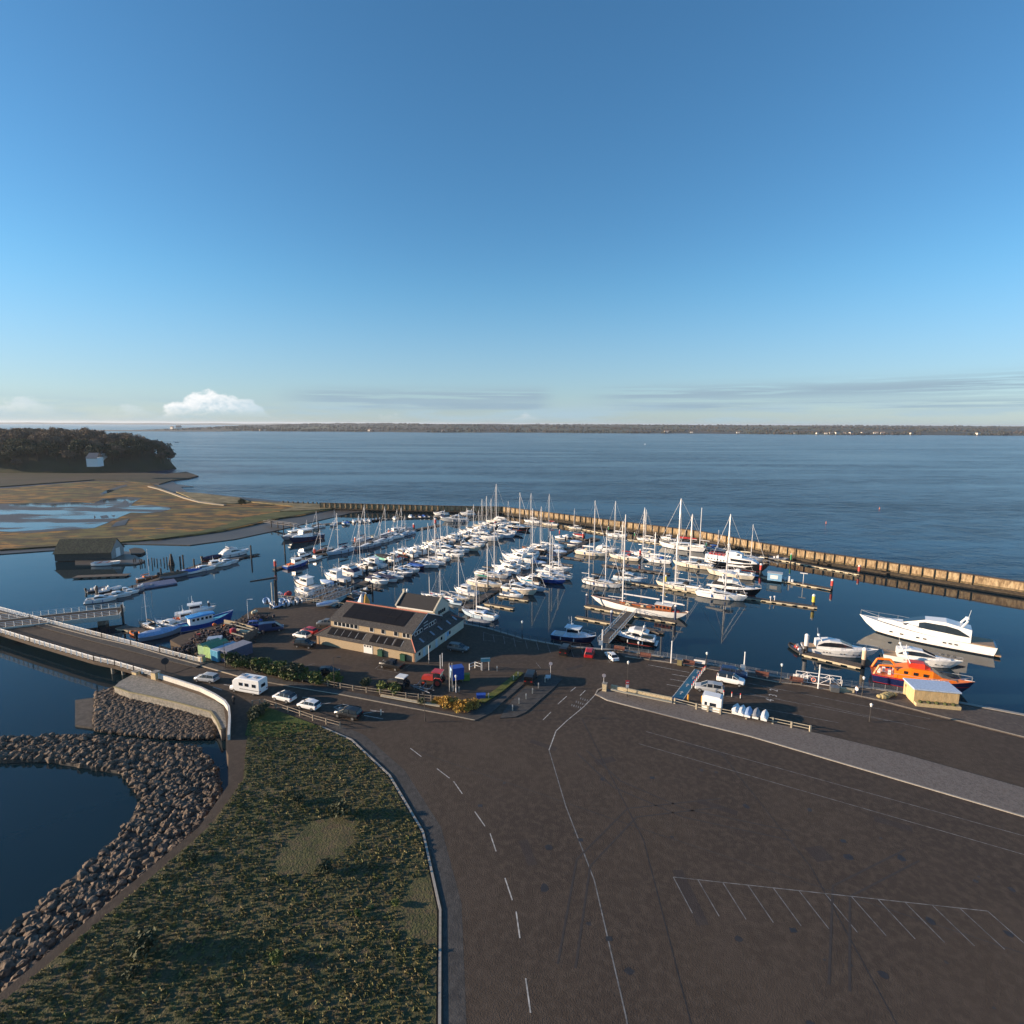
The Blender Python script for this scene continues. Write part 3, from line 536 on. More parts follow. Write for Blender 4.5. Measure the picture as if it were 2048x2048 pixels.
def cloth(n, c): return mat(n + '_canvas', c, 0.85, var=0.15, scale=4, bump=0.3)
C = dict(navy=cloth('navy', (0.012, 0.018, 0.06)), blue=cloth('blue', (0.02, 0.10, 0.38)), black=cloth('black', (0.018, 0.018, 0.02)), green=cloth('green', (0.01, 0.16, 0.12)), red=cloth('red', (0.40, 0.03, 0.03)), cream=cloth('cream', (0.62, 0.54, 0.38)),
         white=cloth('white', (0.75, 0.74, 0.72)), grey=cloth('grey', (0.25, 0.26, 0.28)), orange=cloth('orange', (0.75, 0.18, 0.03)), teal=cloth('teal', (0.02, 0.22, 0.33)), maroon=cloth('maroon', (0.22, 0.02, 0.03)), brown=cloth('brown', (0.12, 0.08, 0.05)), yellow=cloth('yellow', (0.75, 0.6, 0.08)), paleblue=cloth('pale_blue', (0.3, 0.42, 0.62)))
# ------------------------------------------------------------------ hulls (10 m long prototypes, bow towards +X)
def hull_rings(L, B, fb, fs, mid=0.42, tr=0.72, rake=0.06, sh=0.12, depth=0.4, flare=0.12, n=13, power=2.0, trake=0.02):
    rings = []
    for i in range(n):
        t = i / (n - 1)
        if t < mid: b = tr + (1 - tr) * math.sin(math.pi / 2 * t / mid)
        else: b = max(0.012, 1 - ((t - mid) / (1 - mid)) ** power)
        b *= B / 2
        z = fs + (fb - fs) * t ** 2 - sh * math.sin(math.pi * t)
        bw = b * (1 - flare * (0.4 + t)); d = -depth * (1 - 0.7 * abs(2 * t - 1) ** 3)
        xd = -L / 2 + L * t; tl = t ** 3
        xw = xd - rake * L * tl + trake * L * (1 - t) ** 6
        xm = (xd + xw) / 2
        rings.append([(xd, -b, z), (xm + (xd - xw) * 0.1, -(b * .55 + bw * .45), z * 0.5), (xw, -bw, 0.0), (xw, -bw * .5, d), (xw, bw * .5, d), (xw, bw, 0.0), (xm + (xd - xw) * 0.1, b * .55 + bw * .45, z * 0.5), (xd, b, z)])
    return rings
def hull_mesh(nm, **kw):
    rings = hull_rings(**kw); k = M(); k.loft(rings, cap=False, close=False); n = len(rings[0])
    k.f.append(tuple(range(n)))
    return k.mesh('hull_' + nm, None), rings
def deck_mesh(nm, rings, inset=0.04, drop=0.05, camber=0.05):
    k = M(); rr = []
    for r in rings:
        (x, y0, z), y1 = r[0], r[-1][1]; b = max(0.005, y1 - inset); rr.append([(x - 0.03, -b, z - drop), (x - 0.03, 0, z - drop + camber), (x - 0.03, b, z - drop)])
    k.loft(rr, cap=False, close=False); k.f = [tuple(reversed(f)) for f in k.f]
    # toe rail: the hull edge turned in
    return k.mesh('deck_' + nm, None)
def cabin_mesh(nm, st, win=None):
    "st: stations (x, half width bottom, half width top, z bottom, z top)"
    k = M(); k.loft([[(x, -b, z0), (x, -t_, z1 - .03), (x, -t_ * .8, z1), (x, t_ * .8, z1), (x, t_, z1 - .03), (x, b, z0)] for x, b, t_, z0, z1 in st])
    return k.mesh('cabin_' + nm, None)
def band_mesh(nm, st, off=0.015):
    "window band: strips just proud of the cabin sides: stations (x, half width low, half width high, z low, z high)"
    k = M()
    for sg in (-1, 1):
        k.loft([[(x, sg * (a + off), z0), (x, sg * (b + off), z1), (x, sg * (b - .05), z1), (x, sg * (a - .05), z0)] for x, a, b, z0, z1 in st])
    return k.mesh('window_' + nm, None)
PROTO = {}
def band_auto(nm, st, xs, off=.032):
    "window band that follows a cabin's sides: xs = (x, low fraction, high fraction) of the side's height"
    k = M(); P0 = sorted(list({x for x, a, b in xs} | {s_[0] for s_ in st if xs[0][0] < s_[0] < xs[-1][0]}))
    def li(x, T, i):
        for a, b in zip(T, T[1:]):
            if a[0] <= x <= b[0]: return a[i] + (b[i] - a[i]) * (x - a[0]) / (b[0] - a[0])
    for sg in (-1, 1):
        rg = []
        for x in P0:
            b, t_, z0, z1, fl, fh = li(x, st, 1), li(x, st, 2), li(x, st, 3), li(x, st, 4) - .03, li(x, xs, 1), li(x, xs, 2)
            q = lambda f, o: (x, sg * (b + (t_ - b) * f + o), z0 + (z1 - z0) * f)
            rg.append([q(fl, off), q(fh, off), q(fh, -.04), q(fl, -.04)])
        k.loft(rg)
    return k.mesh('window_' + nm, None)
def stay(k, a, b, r, n=3):
    "a wire whose thickness lies in the horizontal plane, so that stretching it upwards keeps it thin"
    k.loft([[(p[0] + r * math.cos(6.283 * i / n), p[1] + r * math.sin(6.283 * i / n), p[2]) for i in range(n)] for p in (a, b)])
def sail_proto():
    h, r = hull_mesh('sail', L=10, B=3.2, fb=1.22, fs=0.98, tr=0.66, mid=0.40, rake=0.09, sh=0.10, trake=0.05); PROTO['sail_hull'] = h; PROTO['sail_deck'] = deck_mesh('sail', r)
    SLC = [(-1.6, .95, .85, .85, 1.48), (-.6, 1.02, .88, .85, 1.46), (.8, .9, .74, .88, 1.38), (2.0, .62, .46, .92, 1.24), (2.7, .36, .25, .98, 1.10)]; PROTO['sail_cabin'] = cabin_mesh('sail', SLC)
    PROTO['sail_window'] = band_auto('sail', SLC, [(-1.4, .35, .85), (0, .35, .85), (1.9, .5, .75)])
    k = M(); k.bx(-4.3, -.62, .90, -1.75, .62, 1.02); PROTO['sail_well'] = k.mesh('cockpit', None)
    k = M(); k.bx(-4.4, -.85, .93, -1.7, -.62, 1.28); k.bx(-4.4, .62, .93, -1.7, .85, 1.28); k.bx(-4.6, -.85, .93, -4.35, .85, 1.2); PROTO['sail_coaming'] = k.mesh('coaming', None)
    k = M(); k.cyl((0, 0, 0), (0, 0, 1), 1, .75, 6); PROTO['mast'] = k.mesh('mast', None)
    k = M(); k.cyl((.15, 0, 2.35), (-3.6, 0, 2.3), .07, n=5); PROTO['boom'] = k.mesh('boom', None)
    k = M(); rg = []
    for x, a in ((.05, .05), (0, .16), (-1.2, .2), (-2.6, .15), (-3.5, .07)): rg.append([(x, a * math.cos(i * 1.0472), 2.50 + a * 1.25 * math.sin(i * 1.0472)) for i in range(6)])
    k.loft(rg); PROTO['cover'] = k.mesh('sail_cover', None)
    k = M(); rg = []
    for x, hw, z in ((-2.0, .9, .0), (-1.9, .86, .62), (-1.3, .78, .66), (-.75, .7, .1)): rg.append([(x, -hw, 1.28), (x, -hw * .9, 1.3 + z * .75), (x, 0, 1.3 + z), (x, hw * .9, 1.3 + z * .75), (x, hw, 1.28)])
    k.loft(rg); PROTO['hood'] = k.mesh('spray_hood', None)
    # guard rails, pulpit, pushpit
    k = M(); side = [(-4.9, .95), (-4.0, 1.22), (-2, 1.5), (0, 1.5), (2, 1.28), (3.6, .68)]
    for sg in (-1, 1):
        pts = [(x, sg * y, 1.62 + max(0, x) * .04) for x, y in side]; k.path(pts, .018, 3)
        for p in pts: k.cyl((p[0], p[1], 1.0), p, .02, n=3)
        k.path([(3.6, sg * .68, 1.76), (4.85, sg * .12, 1.8), (4.95, 0, 1.8)], .03, 4); k.cyl((4.6, sg * .2, 1.1), (4.7, sg * .2, 1.8), .025, n=3)
    k.path([(-4.9, -.95, 1.62), (-4.9, .95, 1.62)], .03, 4); PROTO['sail_rail'] = k.mesh('guard_rail', None)
    # rigging with the masthead at z = 1
    k = M(); W = .022
    stay(k, (-.55, 0, 1), (-4.9, 0, .08), W)
    for sg in (-1, 1):
        stay(k, (-.5, 0, .98), (-.6, sg * .95, .60), W); stay(k, (-.6, sg * .95, .60), (-.6, sg * 1.5, .075), W); k.bx(-.6, min(0, sg * .95), .598, -.52, max(0, sg * .95), .603)
    PROTO['rigging'] = k.mesh('rigging', None)
    k = M(); stay(k, (-.5, 0, .97), (4.75, 0, .095), .06, 5); PROTO['genoa'] = k.mesh('furled_headsail', None)
def motor_proto():
    h, r = hull_mesh('motor', L=10, B=3.5, fb=1.75, fs=1.05, tr=0.93, mid=0.45, rake=0.12, sh=0.02, flare=0.16, power=2.4); PROTO['motor_hull'] = h; PROTO['motor_deck'] = deck_mesh('motor', r)
    SPC = [(-2.2, 1.35, 1.1, 1.0, 2.35), (-.8, 1.35, 1.05, 1.05, 2.5), (.6, 1.2, .85, 1.15, 2.25), (2.0, .9, .5, 1.3, 1.75), (3.6, .35, .2, 1.5, 1.6)]; PROTO['sport_cabin'] = cabin_mesh('sport', SPC)
    PROTO['sport_window'] = band_auto('sport', SPC, [(-2.15, .5, .62), (-1.7, .42, .86), (.3, .45, .88), (1.9, .62, .7)])
    k = M(); k.add([(.75, -.84, 2.25), (.75, .84, 2.25), (1.95, .58, 1.82), (1.95, -.58, 1.82)], [(0, 1, 2, 3)]); PROTO['windscreen'] = k.mesh('windscreen', None)
    k = M(); k.bx(-4.5, -1.2, 1.0, -2.25, 1.2, 1.14); PROTO['cockpit'] = k.mesh('cockpit', None)
    k = M(); k.bx(-5.5, -1.4, .25, -4.95, 1.4, .38); k.bx(-4.9, -1.5, 1.0, -4.6, 1.5, 1.5); k.bx(-4.6, -1.6, 1.0, -2.2, -1.35, 1.5); k.bx(-4.6, 1.35, 1.0, -2.2, 1.6, 1.5); PROTO['bathing_platform'] = k.mesh('bathing_platform', None)
    k = M()
    for sg in (-1, 1):
        pts = [(-.5, sg * 1.6, 2.0), (1.5, sg * 1.5, 2.15), (3.2, sg * .95, 2.3), (4.8, sg * .1, 2.4)]; k.path(pts, .028, 4)
        for p in pts: k.cyl((p[0], p[1] * .95, 1.3), p, .025, n=3)
    PROTO['motor_rail'] = k.mesh('guard_rail', None)
    k = M(); k.path([(-2.0, -1.3, 1.5), (-2.4, -1.1, 2.9), (-2.4, 1.1, 2.9), (-2.0, 1.3, 1.5)], .11, 5); k.cyl((-2.4, 0, 2.9), (-2.4, 0, 3.25), .22, .2, 8); k.cyl((-2.4, .6, 2.9), (-2.6, .6, 4.2), .02, n=3); PROTO['arch'] = k.mesh('radar_arch', None)
    # flybridge on the cabin
    PROTO['fly'] = cabin_mesh('fly', [(-3.6, 1.2, 1.25, 2.35, 2.5), (-2.2, 1.25, 1.3, 2.35, 2.95), (-.6, 1.2, 1.2, 2.4, 3.05), (.5, .9, .7, 2.4, 2.75)])
    k = M(); k.bx(-3.0, -.95, 2.97, -.7, .95, 3.08); PROTO['fly_seat'] = k.mesh('flybridge_seats', None)
    k = M(); rg = []
    for x, hw, z in ((-3.4, 1.0, 4.3), (-2.5, 1.05, 4.45), (-1.0, 1.05, 4.45), (-.2, .95, 4.3)): rg.append([(x, -hw, z - .12), (x, 0, z), (x, hw, z - .12), (x, hw, z - .2), (x, 0, z - .08), (x, -hw, z - .2)])
    k.loft(rg)
    for a in ((-3.2, 1), (-.6, 1), (-3.2, -1), (-.6, -1)): k.cyl((a[0], a[1], 2.9), (a[0], a[1], 4.3), .03, n=4)
    PROTO['bimini'] = k.mesh('bimini', None)
    # cockpit tent
    k = M(); k.loft([[(x, -1.4, 1.3), (x, -1.15, z - .15), (x, 0, z), (x, 1.15, z - .15), (x, 1.4, 1.3)] for x, z in ((-4.6, 1.9), (-3.9, 2.35), (-2.3, 2.5), (-1.9, 2.4))]); PROTO['tent'] = k.mesh('cockpit_cover', None)
    # wheelhouse forward (fishing / cuddy style)
    HSC = [(-1.5, 1.15, 1.05, 1.0, 2.95), (-.2, 1.15, 1.05, 1.1, 3.0), (1.15, 1.05, .95, 1.2, 2.95), (1.5, 1.0, .95, 1.25, 2.2)]; PROTO['house'] = cabin_mesh('house', HSC)
    PROTO['house_window'] = band_auto('house', HSC, [(-1.35, .52, .88), (1.1, .52, .88)])
    k = M(); k.bx(1.28, -.9, 2.2, 1.5, .9, 2.72); PROTO['house_screen'] = k.mesh('windscreen', None)
    k = M(); k.bx(-1.9, -1.2, 3.0, 1.6, 1.2, 3.1); PROTO['house_roof'] = k.mesh('roof', None)
    PROTO['fore'] = cabin_mesh('fore', [(1.4, .95, .8, 1.3, 1.95), (2.6, .75, .55, 1.4, 1.9), (3.8, .3, .2, 1.5, 1.68)])
    k = M(); k.cyl((-.6, 0, 3.1), (-.7, 0, 5.4), .07, .04, 5); k.cyl((-.65, -.7, 4.3), (-.65, .7, 4.3), .035, n=4); k.cyl((-.5, 0, 3.5), (-.5, 0, 3.8), .3, .3, 8); k.cyl((-1.3, .7, 3.1), (-1.5, .7, 5.0), .02, n=3); PROTO['house_mast'] = k.mesh('mast', None)
    k = M(); k.bx(-5.5, -.35, .2, -5.0, .35, 1.4); k.bx(-5.6, -.25, 1.2, -4.95, .25, 1.85); PROTO['outboard'] = k.mesh('outboard_motor', None)
    k = M(); rr = random.Random(2)
    for _ in range(16): x, y = rr.uniform(-4.4, -1.8), rr.uniform(-1.1, 1.1); s_ = rr.uniform(.15, .4); k.bx(x, y, 1.0, x + s_, y + s_, 1.1 + rr.uniform(.1, .6))
    PROTO['gear'] = k.mesh('deck_gear', None)
def small_proto():
    # inflatable: two tubes meeting at the bow, 5 m
    k = M(); n = 8
    path_ = [(-2.4, -.75, .38), (-1, -.85, .4), (.6, -.85, .43), (1.7, -.6, .52), (2.4, 0, .62), (1.7, .6, .52), (.6, .85, .43), (-1, .85, .4), (-2.4, .75, .38)]
    rg = []
    for i, p in enumerate(path_):
        a = Vector(path_[max(i - 1, 0)]); b = Vector(path_[min(i + 1, len(path_) - 1)]); d = (b - a).normalized(); s_ = d.cross(Vector((0, 0, 1))).normalized(); u_ = s_.cross(d)
        rad = .24 if 0 < i < len(path_) - 1 else .2
        rg.append([tuple(Vector(p) + (s_ * math.cos(6.283 * j / n) + u_ * math.sin(6.283 * j / n)) * rad) for j in range(n)])
    k.loft(rg); PROTO['rib_tube'] = k.mesh('tube', None)
    k = M(); k.add([(-2.4, -.7, .3), (.8, -.75, .34), (2.1, 0, .45), (.8, .75, .34), (-2.4, .7, .3)], [(0, 1, 2, 3, 4)]); k.bx(-2.45, -.7, -.1, -2.3, .7, .6); PROTO['rib_floor'] = k.mesh('floor', None)
    k = M(); k.bx(-.6, -.3, .35, .0, .3, 1.15); k.bx(-.25, -.28, 1.15, -.1, .28, 1.45); k.bx(-1.4, -.3, .35, -.9, .3, .95); PROTO['rib_console'] = k.mesh('console', None)
    k = M(); k.bx(-2.75, -.2, .1, -2.45, .2, .9); k.bx(-2.85, -.22, .8, -2.4, .22, 1.3); PROTO['rib_motor'] = k.mesh('outboard_motor', None)
    h, r = hull_mesh('open', L=5, B=1.9, fb=.85, fs=.6, tr=.75, rake=.08, sh=.06, depth=.15); PROTO['open_hull'] = h; PROTO['open_deck'] = deck_mesh('open', r, inset=.12, drop=.25, camber=0)
    k = M()
    for x in (-1.4, 0, 1.1): k.bx(x, -.75, .5, x + .3, .75, .56)
    PROTO['thwarts'] = k.mesh('thwart', None)
    k = M(); k.loft([[(x, -hw, z0), (x, -hw * .55, z0 + .3 * h_), (x, 0, z0 + .42 * h_), (x, hw * .55, z0 + .3 * h_), (x, hw, z0)] for x, hw, z0, h_ in ((-2.48, .68, .62, .6), (-1.5, .9, .6, 1.2), (0, .96, .62, 1.3), (1.2, .75, .7, .9), (2.4, .08, .86, .1))]); PROTO['open_cover'] = k.mesh('boat_cover', None)
    PROTO['cuddy'] = cabin_mesh('cuddy', [(-.2, .75, .62, .55, 1.35), (.5, .72, .55, .6, 1.32), (1.2, .55, .35, .65, .95), (2.0, .2, .1, .75, .82)])
    PROTO['cuddy_window'] = band_mesh('cuddy', [(-.15, .7, .66, .98, 1.22), (.5, .64, .6, .98, 1.2), (.95, .53, .5, .93, 1.02)])
sail_proto(); motor_proto(); small_proto()
VR = random.Random(5)
k = M(); k.cyl((0, 0, -.3), (0, 0, .3), .11, n=7); k.cyl((0, 0, .3), (0, 0, .75), .015, n=3); FEND = k.mesh('fender', None); FENDC = (C['navy'], C['white'], C['black'], C['blue'])
def fenders(r, y, x=(-1.6, 1.1)):
    m = FENDC[int(VR.random() * 4)]
    for a in x:
        for sg in (-1, 1): inst('fender', FEND, r, m, loc=(a, sg * y, .62))
def boat_root(name, px, py, L, hd, label, cat, group, base=10.0):
    p = P(px, py, 0); L *= 1.1 if group in ('boats on the central pontoon', 'boats on the long left pontoon', 'boats berthed in the right-hand basin') else 1.0; return empty(name, p, R(hd), label, cat, group, L / base), p
def sail(px, py, L, hd, label, group, mt=None, mx=None, hull=WHITE, cover='navy', hood='navy', deck=DECK, wood=False, mast2=None, genoa=True, spar=ALU, name='sailing_yacht', cat='sailing yacht'):
    r, p = boat_root(name, px, py, L, hd, label, cat, group); s = r.scale[0]
    v = VR.random()
    if hull is WHITE: hull = WHITE if v < .4 else WHITEB if v < .75 else WHITER if v < .85 else CREAM
    if deck is DECK: deck = VR.choice((DECK, DECK, TEAK, DECKG))
    inst('hull', PROTO['sail_hull'], r, hull); inst('deck', PROTO['sail_deck'], r, deck)
    c = inst('cabin', PROTO['sail_cabin'], r, WOOD if wood else GEL); inst('window', PROTO['sail_window'], c, GLASS)
    inst('coaming', PROTO['sail_coaming'], r, GEL); inst('cockpit', PROTO['sail_well'], r, TEAK)
    mast_xy = p.xy + Vector((math.cos(R(hd)), math.sin(R(hd)))) * (-.5 * s + (1.2 * s if mx is None else 0))
    mo = 0.7
    fx = p.xy + Vector((math.cos(R(hd)), math.sin(R(hd)))) * mo * s
    H = (height_at(fx, mt) if mt else 1.35 * L) / s
    H = min(max(H, 8.5), 18.5)
    inst('mast', PROTO['mast'], r, spar, loc=(mo, 0, 1.2), sc=(.10 + .02, .09, H - 1.2))
    b = inst('boom', PROTO['boom'], r, spar, loc=(mo - .1, 0, 0))
    if cover: inst('sail_cover', PROTO['cover'], b, C[cover])
    inst('rigging', PROTO['rigging'], r, WIRE, loc=(mo + .70, 0, 0), sc=(1.276, 1, H)) if L > 7 else None
    if genoa: inst('furled_headsail', PROTO['genoa'], r, ALU if not isinstance(genoa, str) else C[genoa], loc=(mo + .49, 0, 0), sc=(.77, 1, H * .98))
    if hood: inst('spray_hood', PROTO['hood'], r, C[hood])
    inst('guard_rail', PROTO['sail_rail'], r, STEEL); fenders(r, 1.66)
    if mast2:
        H2 = H * mast2; inst('mast', PROTO['mast'], r, spar, loc=(-3.6, 0, 1.0), sc=(.09, .08, H2 - 1.0))
        b2 = inst('boom', PROTO['boom'], r, spar, loc=(-3.7, 0, 0), sc=(.5, 1, 1))
    return r
def motor(px, py, L, hd, label, group, style='sport', hull=WHITE, fly=False, tent=None, bimini=None, arch=True, top=GEL, glass=GLASS, rail=True, deck=DECK, ob=False, gear=False, name='motor_cruiser', cat='motor cruiser'):
    r, p = boat_root(name, px, py, L, hd, label, cat, group)
    v = VR.random()
    if hull is WHITE and v > .55: hull = WHITEB if v < .9 else CREAM
    if deck is DECK and v > .6: deck = TEAK if v > .8 else DECKG
    inst('hull', PROTO['motor_hull'], r, hull); inst('deck', PROTO['motor_deck'], r, deck)
    if style == 'sport':
        c = inst('cabin', PROTO['sport_cabin'], r, top); inst('window', PROTO['sport_window'], c, glass); inst('windscreen', PROTO['windscreen'], c, glass, loc=(0.0, 0, .03))
        if not ob: inst('bathing_platform', PROTO['bathing_platform'], r, GEL)
        inst('cockpit', PROTO['cockpit'], r, TEAK)
        if fly:
            f = inst('flybridge', PROTO['fly'], r, top); inst('seat', PROTO['fly_seat'], f, C['grey'])
        if arch: inst('radar_arch', PROTO['arch'], r, GEL, loc=(-.2 if fly else 0, 0, .5 if fly else 0))
        if bimini: inst('bimini', PROTO['bimini'], r, C[bimini], loc=(0, 0, 0 if fly else -1.4))
    else:
        c = inst('wheelhouse', PROTO['house'], r, top); inst('window', PROTO['house_window'], c, glass); inst('windscreen', PROTO['house_screen'], c, glass); inst('roof', PROTO['house_roof'], c, top)
        inst('foredeck_cabin', PROTO['fore'], r, top); inst('mast', PROTO['house_mast'], r, ALU); inst('cockpit', PROTO['cockpit'], r, DECKG)
    if tent: inst('cockpit_cover', PROTO['tent'], r, C[tent])
    if rail: inst('guard_rail', PROTO['motor_rail'], r, STEEL)
    fenders(r, 1.78, (-2.6, .4))
    if ob: inst('outboard_motor', PROTO['outboard'], r, DARK)
    if gear: inst('deck_gear', PROTO['gear'], r, C[gear])
    return r
def rib(px, py, L, hd, label, group, col='grey', z=0.0, name='inflatable_boat', motor_=True, console=True):
    p = P(px, py, z); r = empty(name, p, R(hd), label, 'inflatable boat', group, L / 5)
    inst('tube', PROTO['rib_tube'], r, C[col]); inst('floor', PROTO['rib_floor'], r, DECKG)
    if console: inst('console', PROTO['rib_console'], r, GEL)
    if motor_: inst('outboard_motor', PROTO['rib_motor'], r, DARK)
    return r
def dinghy(px, py, L, hd, label, group, hull=WHITE, cover=None, cuddy=False, z=0.0, name='small_boat', cat='small boat', ob=True):
    p = P(px, py, z); r = empty(name, p, R(hd), label, cat, group, L / 5)
    inst('hull', PROTO['open_hull'], r, hull); inst('deck', PROTO['open_deck'], r, DECKG)
    if cuddy: c = inst('cabin', PROTO['cuddy'], r, GEL); inst('window', PROTO['cuddy_window'], c, GLASS)
    if cover: inst('boat_cover', PROTO['open_cover'], r, C[cover])
    elif not cuddy: inst('seat', PROTO['thwarts'], r, WOOD)
    if ob: inst('outboard_motor', PROTO['rib_motor'], r, DARK)
    return r
AL_ = 52
# ------------------------------------------------------------------ the fleet; centre at the waterline, length, heading
GR = 'boats berthed in the right-hand basin'; GA = 'boats along the breakwater'; G2 = 'boats on the central pontoon'; G1 = 'boats on the long left pontoon'; GU = 'boats moored on the mid-river pontoon'
GF = 'small boats on the far pontoon'; GL = 'boats on the river pontoon at far left'; GY = 'boats by the fishing yard'
# right basin
sail(1205, 1171, 12.5, 327, 'white two-masted yacht with black sail covers, just above the classic ketch bow', GR, mt=1060, hull=WHITE, cover='black', hood='black', mast2=.8)
sail(1183, 1110, 12.5, 330, 'tall-masted white yacht with cream hood beside the dark pontoon head', GR, mt=1001, cover='white', hood='cream')
motor(1216, 1103, 9, 330, 'white motor boat half hidden behind the yacht with the cream hood', GR, tent='white')
sail(1248, 1118, 11.5, 150, 'white yacht with maroon boom and cockpit covers', GR, mt=1042, cover='maroon', hood='maroon', hull=CREAM)
sail(1290, 1112, 11.5, 150, 'tall-masted yacht with cream tent right of the maroon covered yacht', GR, mt=1015, cover='white', hood='cream')
sail(1313, 1124, 10.5, 150, 'white yacht with blue hood and short mast in the right basin', GR, mt=1064, cover='white', hood='blue')
sail(1364, 1098, 18, 150, 'largest white two-masted schooner lying below the breakwater with red covers', GR, mt=997, cover='red', hood=None, mast2=.85, genoa=True)
sail(1385, 1134, 13.5, 150, 'long white yacht with portholes and tall mast in front of the white passenger vessel', GR, mt=1028, cover='white', hood='black')
sail(1293, 1082, 9.5, 150, 'small yacht by the breakwater with white sail stowed on its boom', GA, mt=1019, cover='white', hood='cream')
sail(1232, 1073, 10.5, 150, 'white yacht alongside the breakwater pontoon above the classic ketch masts', GA, mt=1002, cover='white', hood=None)
sail(1150, 1058, 7.5, 150, 'smallest short-masted yacht on the breakwater pontoon', GA, mt=1017, cover='white', hood=None, genoa=False)
sail(1100, 1051, 9.5, 150, 'white yacht at the breakwater with pink hood, second from the left', GA, mt=988, cover='red', hood='white')
sail(1064, 1045, 10, 150, 'white yacht nearest the bend of the breakwater', GA, mt=986, cover='white', hood='grey')
motor(1337, 1080, 7.5, 150, 'small white motor boat with many rails behind the large schooner', GA, style='house')
motor(1262, 1163, 10.5, 330, 'blue-shaded motor cruiser with black canopy between the two white ketches', GR, hull=PALEB, tent='black', top=GEL)  # hull colour carries the blue cast of the shade it lies in
sail(1357, 1178, 13.5, 150, 'white yacht with black cockpit tent lying on the striped pontoon', GR, mt=1067, cover=None, hood='black')
sail(1442, 1196, 13.5, 330, 'white yacht in front of the black trawler yacht', GR, mt=1104, cover='white', hood='white', hull=WHITE)
motor(1471, 1186, 13.5, 330, 'black-hulled trawler yacht with black-screened flybridge', GR, hull=BLACK, fly=True, tent='black', bimini='white')
sail(1460, 1153, 14.5, 150, 'broad white ocean yacht with tall raked mast and black lettering on its side', GR, mt=1028, cover='white', hood='white', hull=CREAM)
sail(1497, 1119, 10.5, 330, 'yacht with cream boom tent behind the passenger vessel bow', GR, mt=1049, cover='cream', hood='cream')
sail(1432, 1101, 8, 330, 'small yacht with blue cover behind the passenger vessel stern', GR, mt=1060, cover='blue', hood='blue')
rib(1557, 1120, 7, 330, 'pale inflatable alone on the pontoon under the breakwater', GR, 'grey')
rib(1503, 1153, 4.5, 330, 'blue-grey inflatable tender under the stern of the ocean yacht', GR, 'paleblue')
motor(1148, 1280, 10, 338, 'blue-white patrol boat with rooflights left of the wide gangway', GR, style='house', hull=NAVY, top=mat('shade_white', (.62, .68, .76), .3), deck=mat('deck_pale_blue', (.5, .6, .72), .5))  # shade_white: white with the blue of shade mixed into its colour
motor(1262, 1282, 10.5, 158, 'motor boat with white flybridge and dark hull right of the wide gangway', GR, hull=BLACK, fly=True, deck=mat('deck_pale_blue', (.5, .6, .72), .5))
# central pontoon, left side, far to near
dinghy(1120, 1077, 5.5, 150, 'little white cabin boat at the far end of the central pontoon', G2, cuddy=True)
dinghy(1135, 1075, 5.5, 150, 'white day boat beside the red-covered one at the central pontoon head', G2, cuddy=True)
dinghy(1157, 1073, 6, 150, 'boat under a dull red cover at the central pontoon head', G2, cover='red')
dinghy(1153, 1086, 5.5, 330, 'white open boat on the shaded side of the central pontoon head', G2, cover='paleblue')
dinghy(1146, 1091, 5, 330, 'blue and white small boat beside the open boat on the central pontoon', G2, cover='navy')
motor(1103, 1098, 9, 150, 'motor boat under a peaked white tent on the central pontoon', G2, tent='white', arch=False)
sail(1085, 1098, 10.5, 150, 'yacht with tall pale mast nearer the white tented motor boat', G2, mt=1013, cover='white', hood='white')
sail(1068, 1102, 10.5, 150, 'varnished-bow yacht with tall mast on the central pontoon', G2, mt=1017, cover='white', hood='brown', hull=WOODH)
motor(1048, 1111, 11, 150, 'open white motor boat with dark side stripe beyond the big white motor yacht', G2, hull=WHITEB)
motor(1035, 1122, 13, 150, 'biggest white motor yacht on the central pontoon with long black windows', G2, hull=WHITE, arch=True)
motor(1027, 1134, 11, 150, 'white motor cruiser just below the biggest motor yacht', G2, hull=WHITER)
motor(1010, 1143, 10.5, 150, 'white flybridge cruiser with red ensign on the central pontoon', G2, fly=True)
sail(984, 1154, 12, 330, 'white yacht with black sail cover beside the green covered one', G2, mt=1052, cover='black', hood='black')
sail(970, 1172, 12, 330, 'broad white yacht with bright green sail cover', G2, mt=1087, cover='green', hood='black', hull=CREAM)
motor(931, 1187, 8, 150, 'small white wheelhouse boat right of the gabled building', G2, style='house', gear=None)
sail(914, 1199, 8.5, 330, 'white yacht moored just right of the gabled building', G2, mt=1109, cover=None, hood='grey')
sail(884, 1196, 8, 150, 'yacht with red topsides half hidden by the gabled building', G2, mt=1140, cover='grey', hood='grey', hull=REDH)
sail(862, 1196, 7, 150, 'small yacht showing only its mast above the gabled building', G2, mt=1156, cover=None, hood=None, genoa=False)
dinghy(909, 1207, 6, 150, 'shaded grey-blue day boat close behind the gabled building', G2, cuddy=True, hull=PALEB)
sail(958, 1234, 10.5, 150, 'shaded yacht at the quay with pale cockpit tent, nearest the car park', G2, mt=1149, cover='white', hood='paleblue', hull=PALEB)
dinghy(960, 1249, 6.5, 335, 'narrow covered boat under the quay railings by the yacht with the grey tent', G2, cover='grey', hull=GREYH)
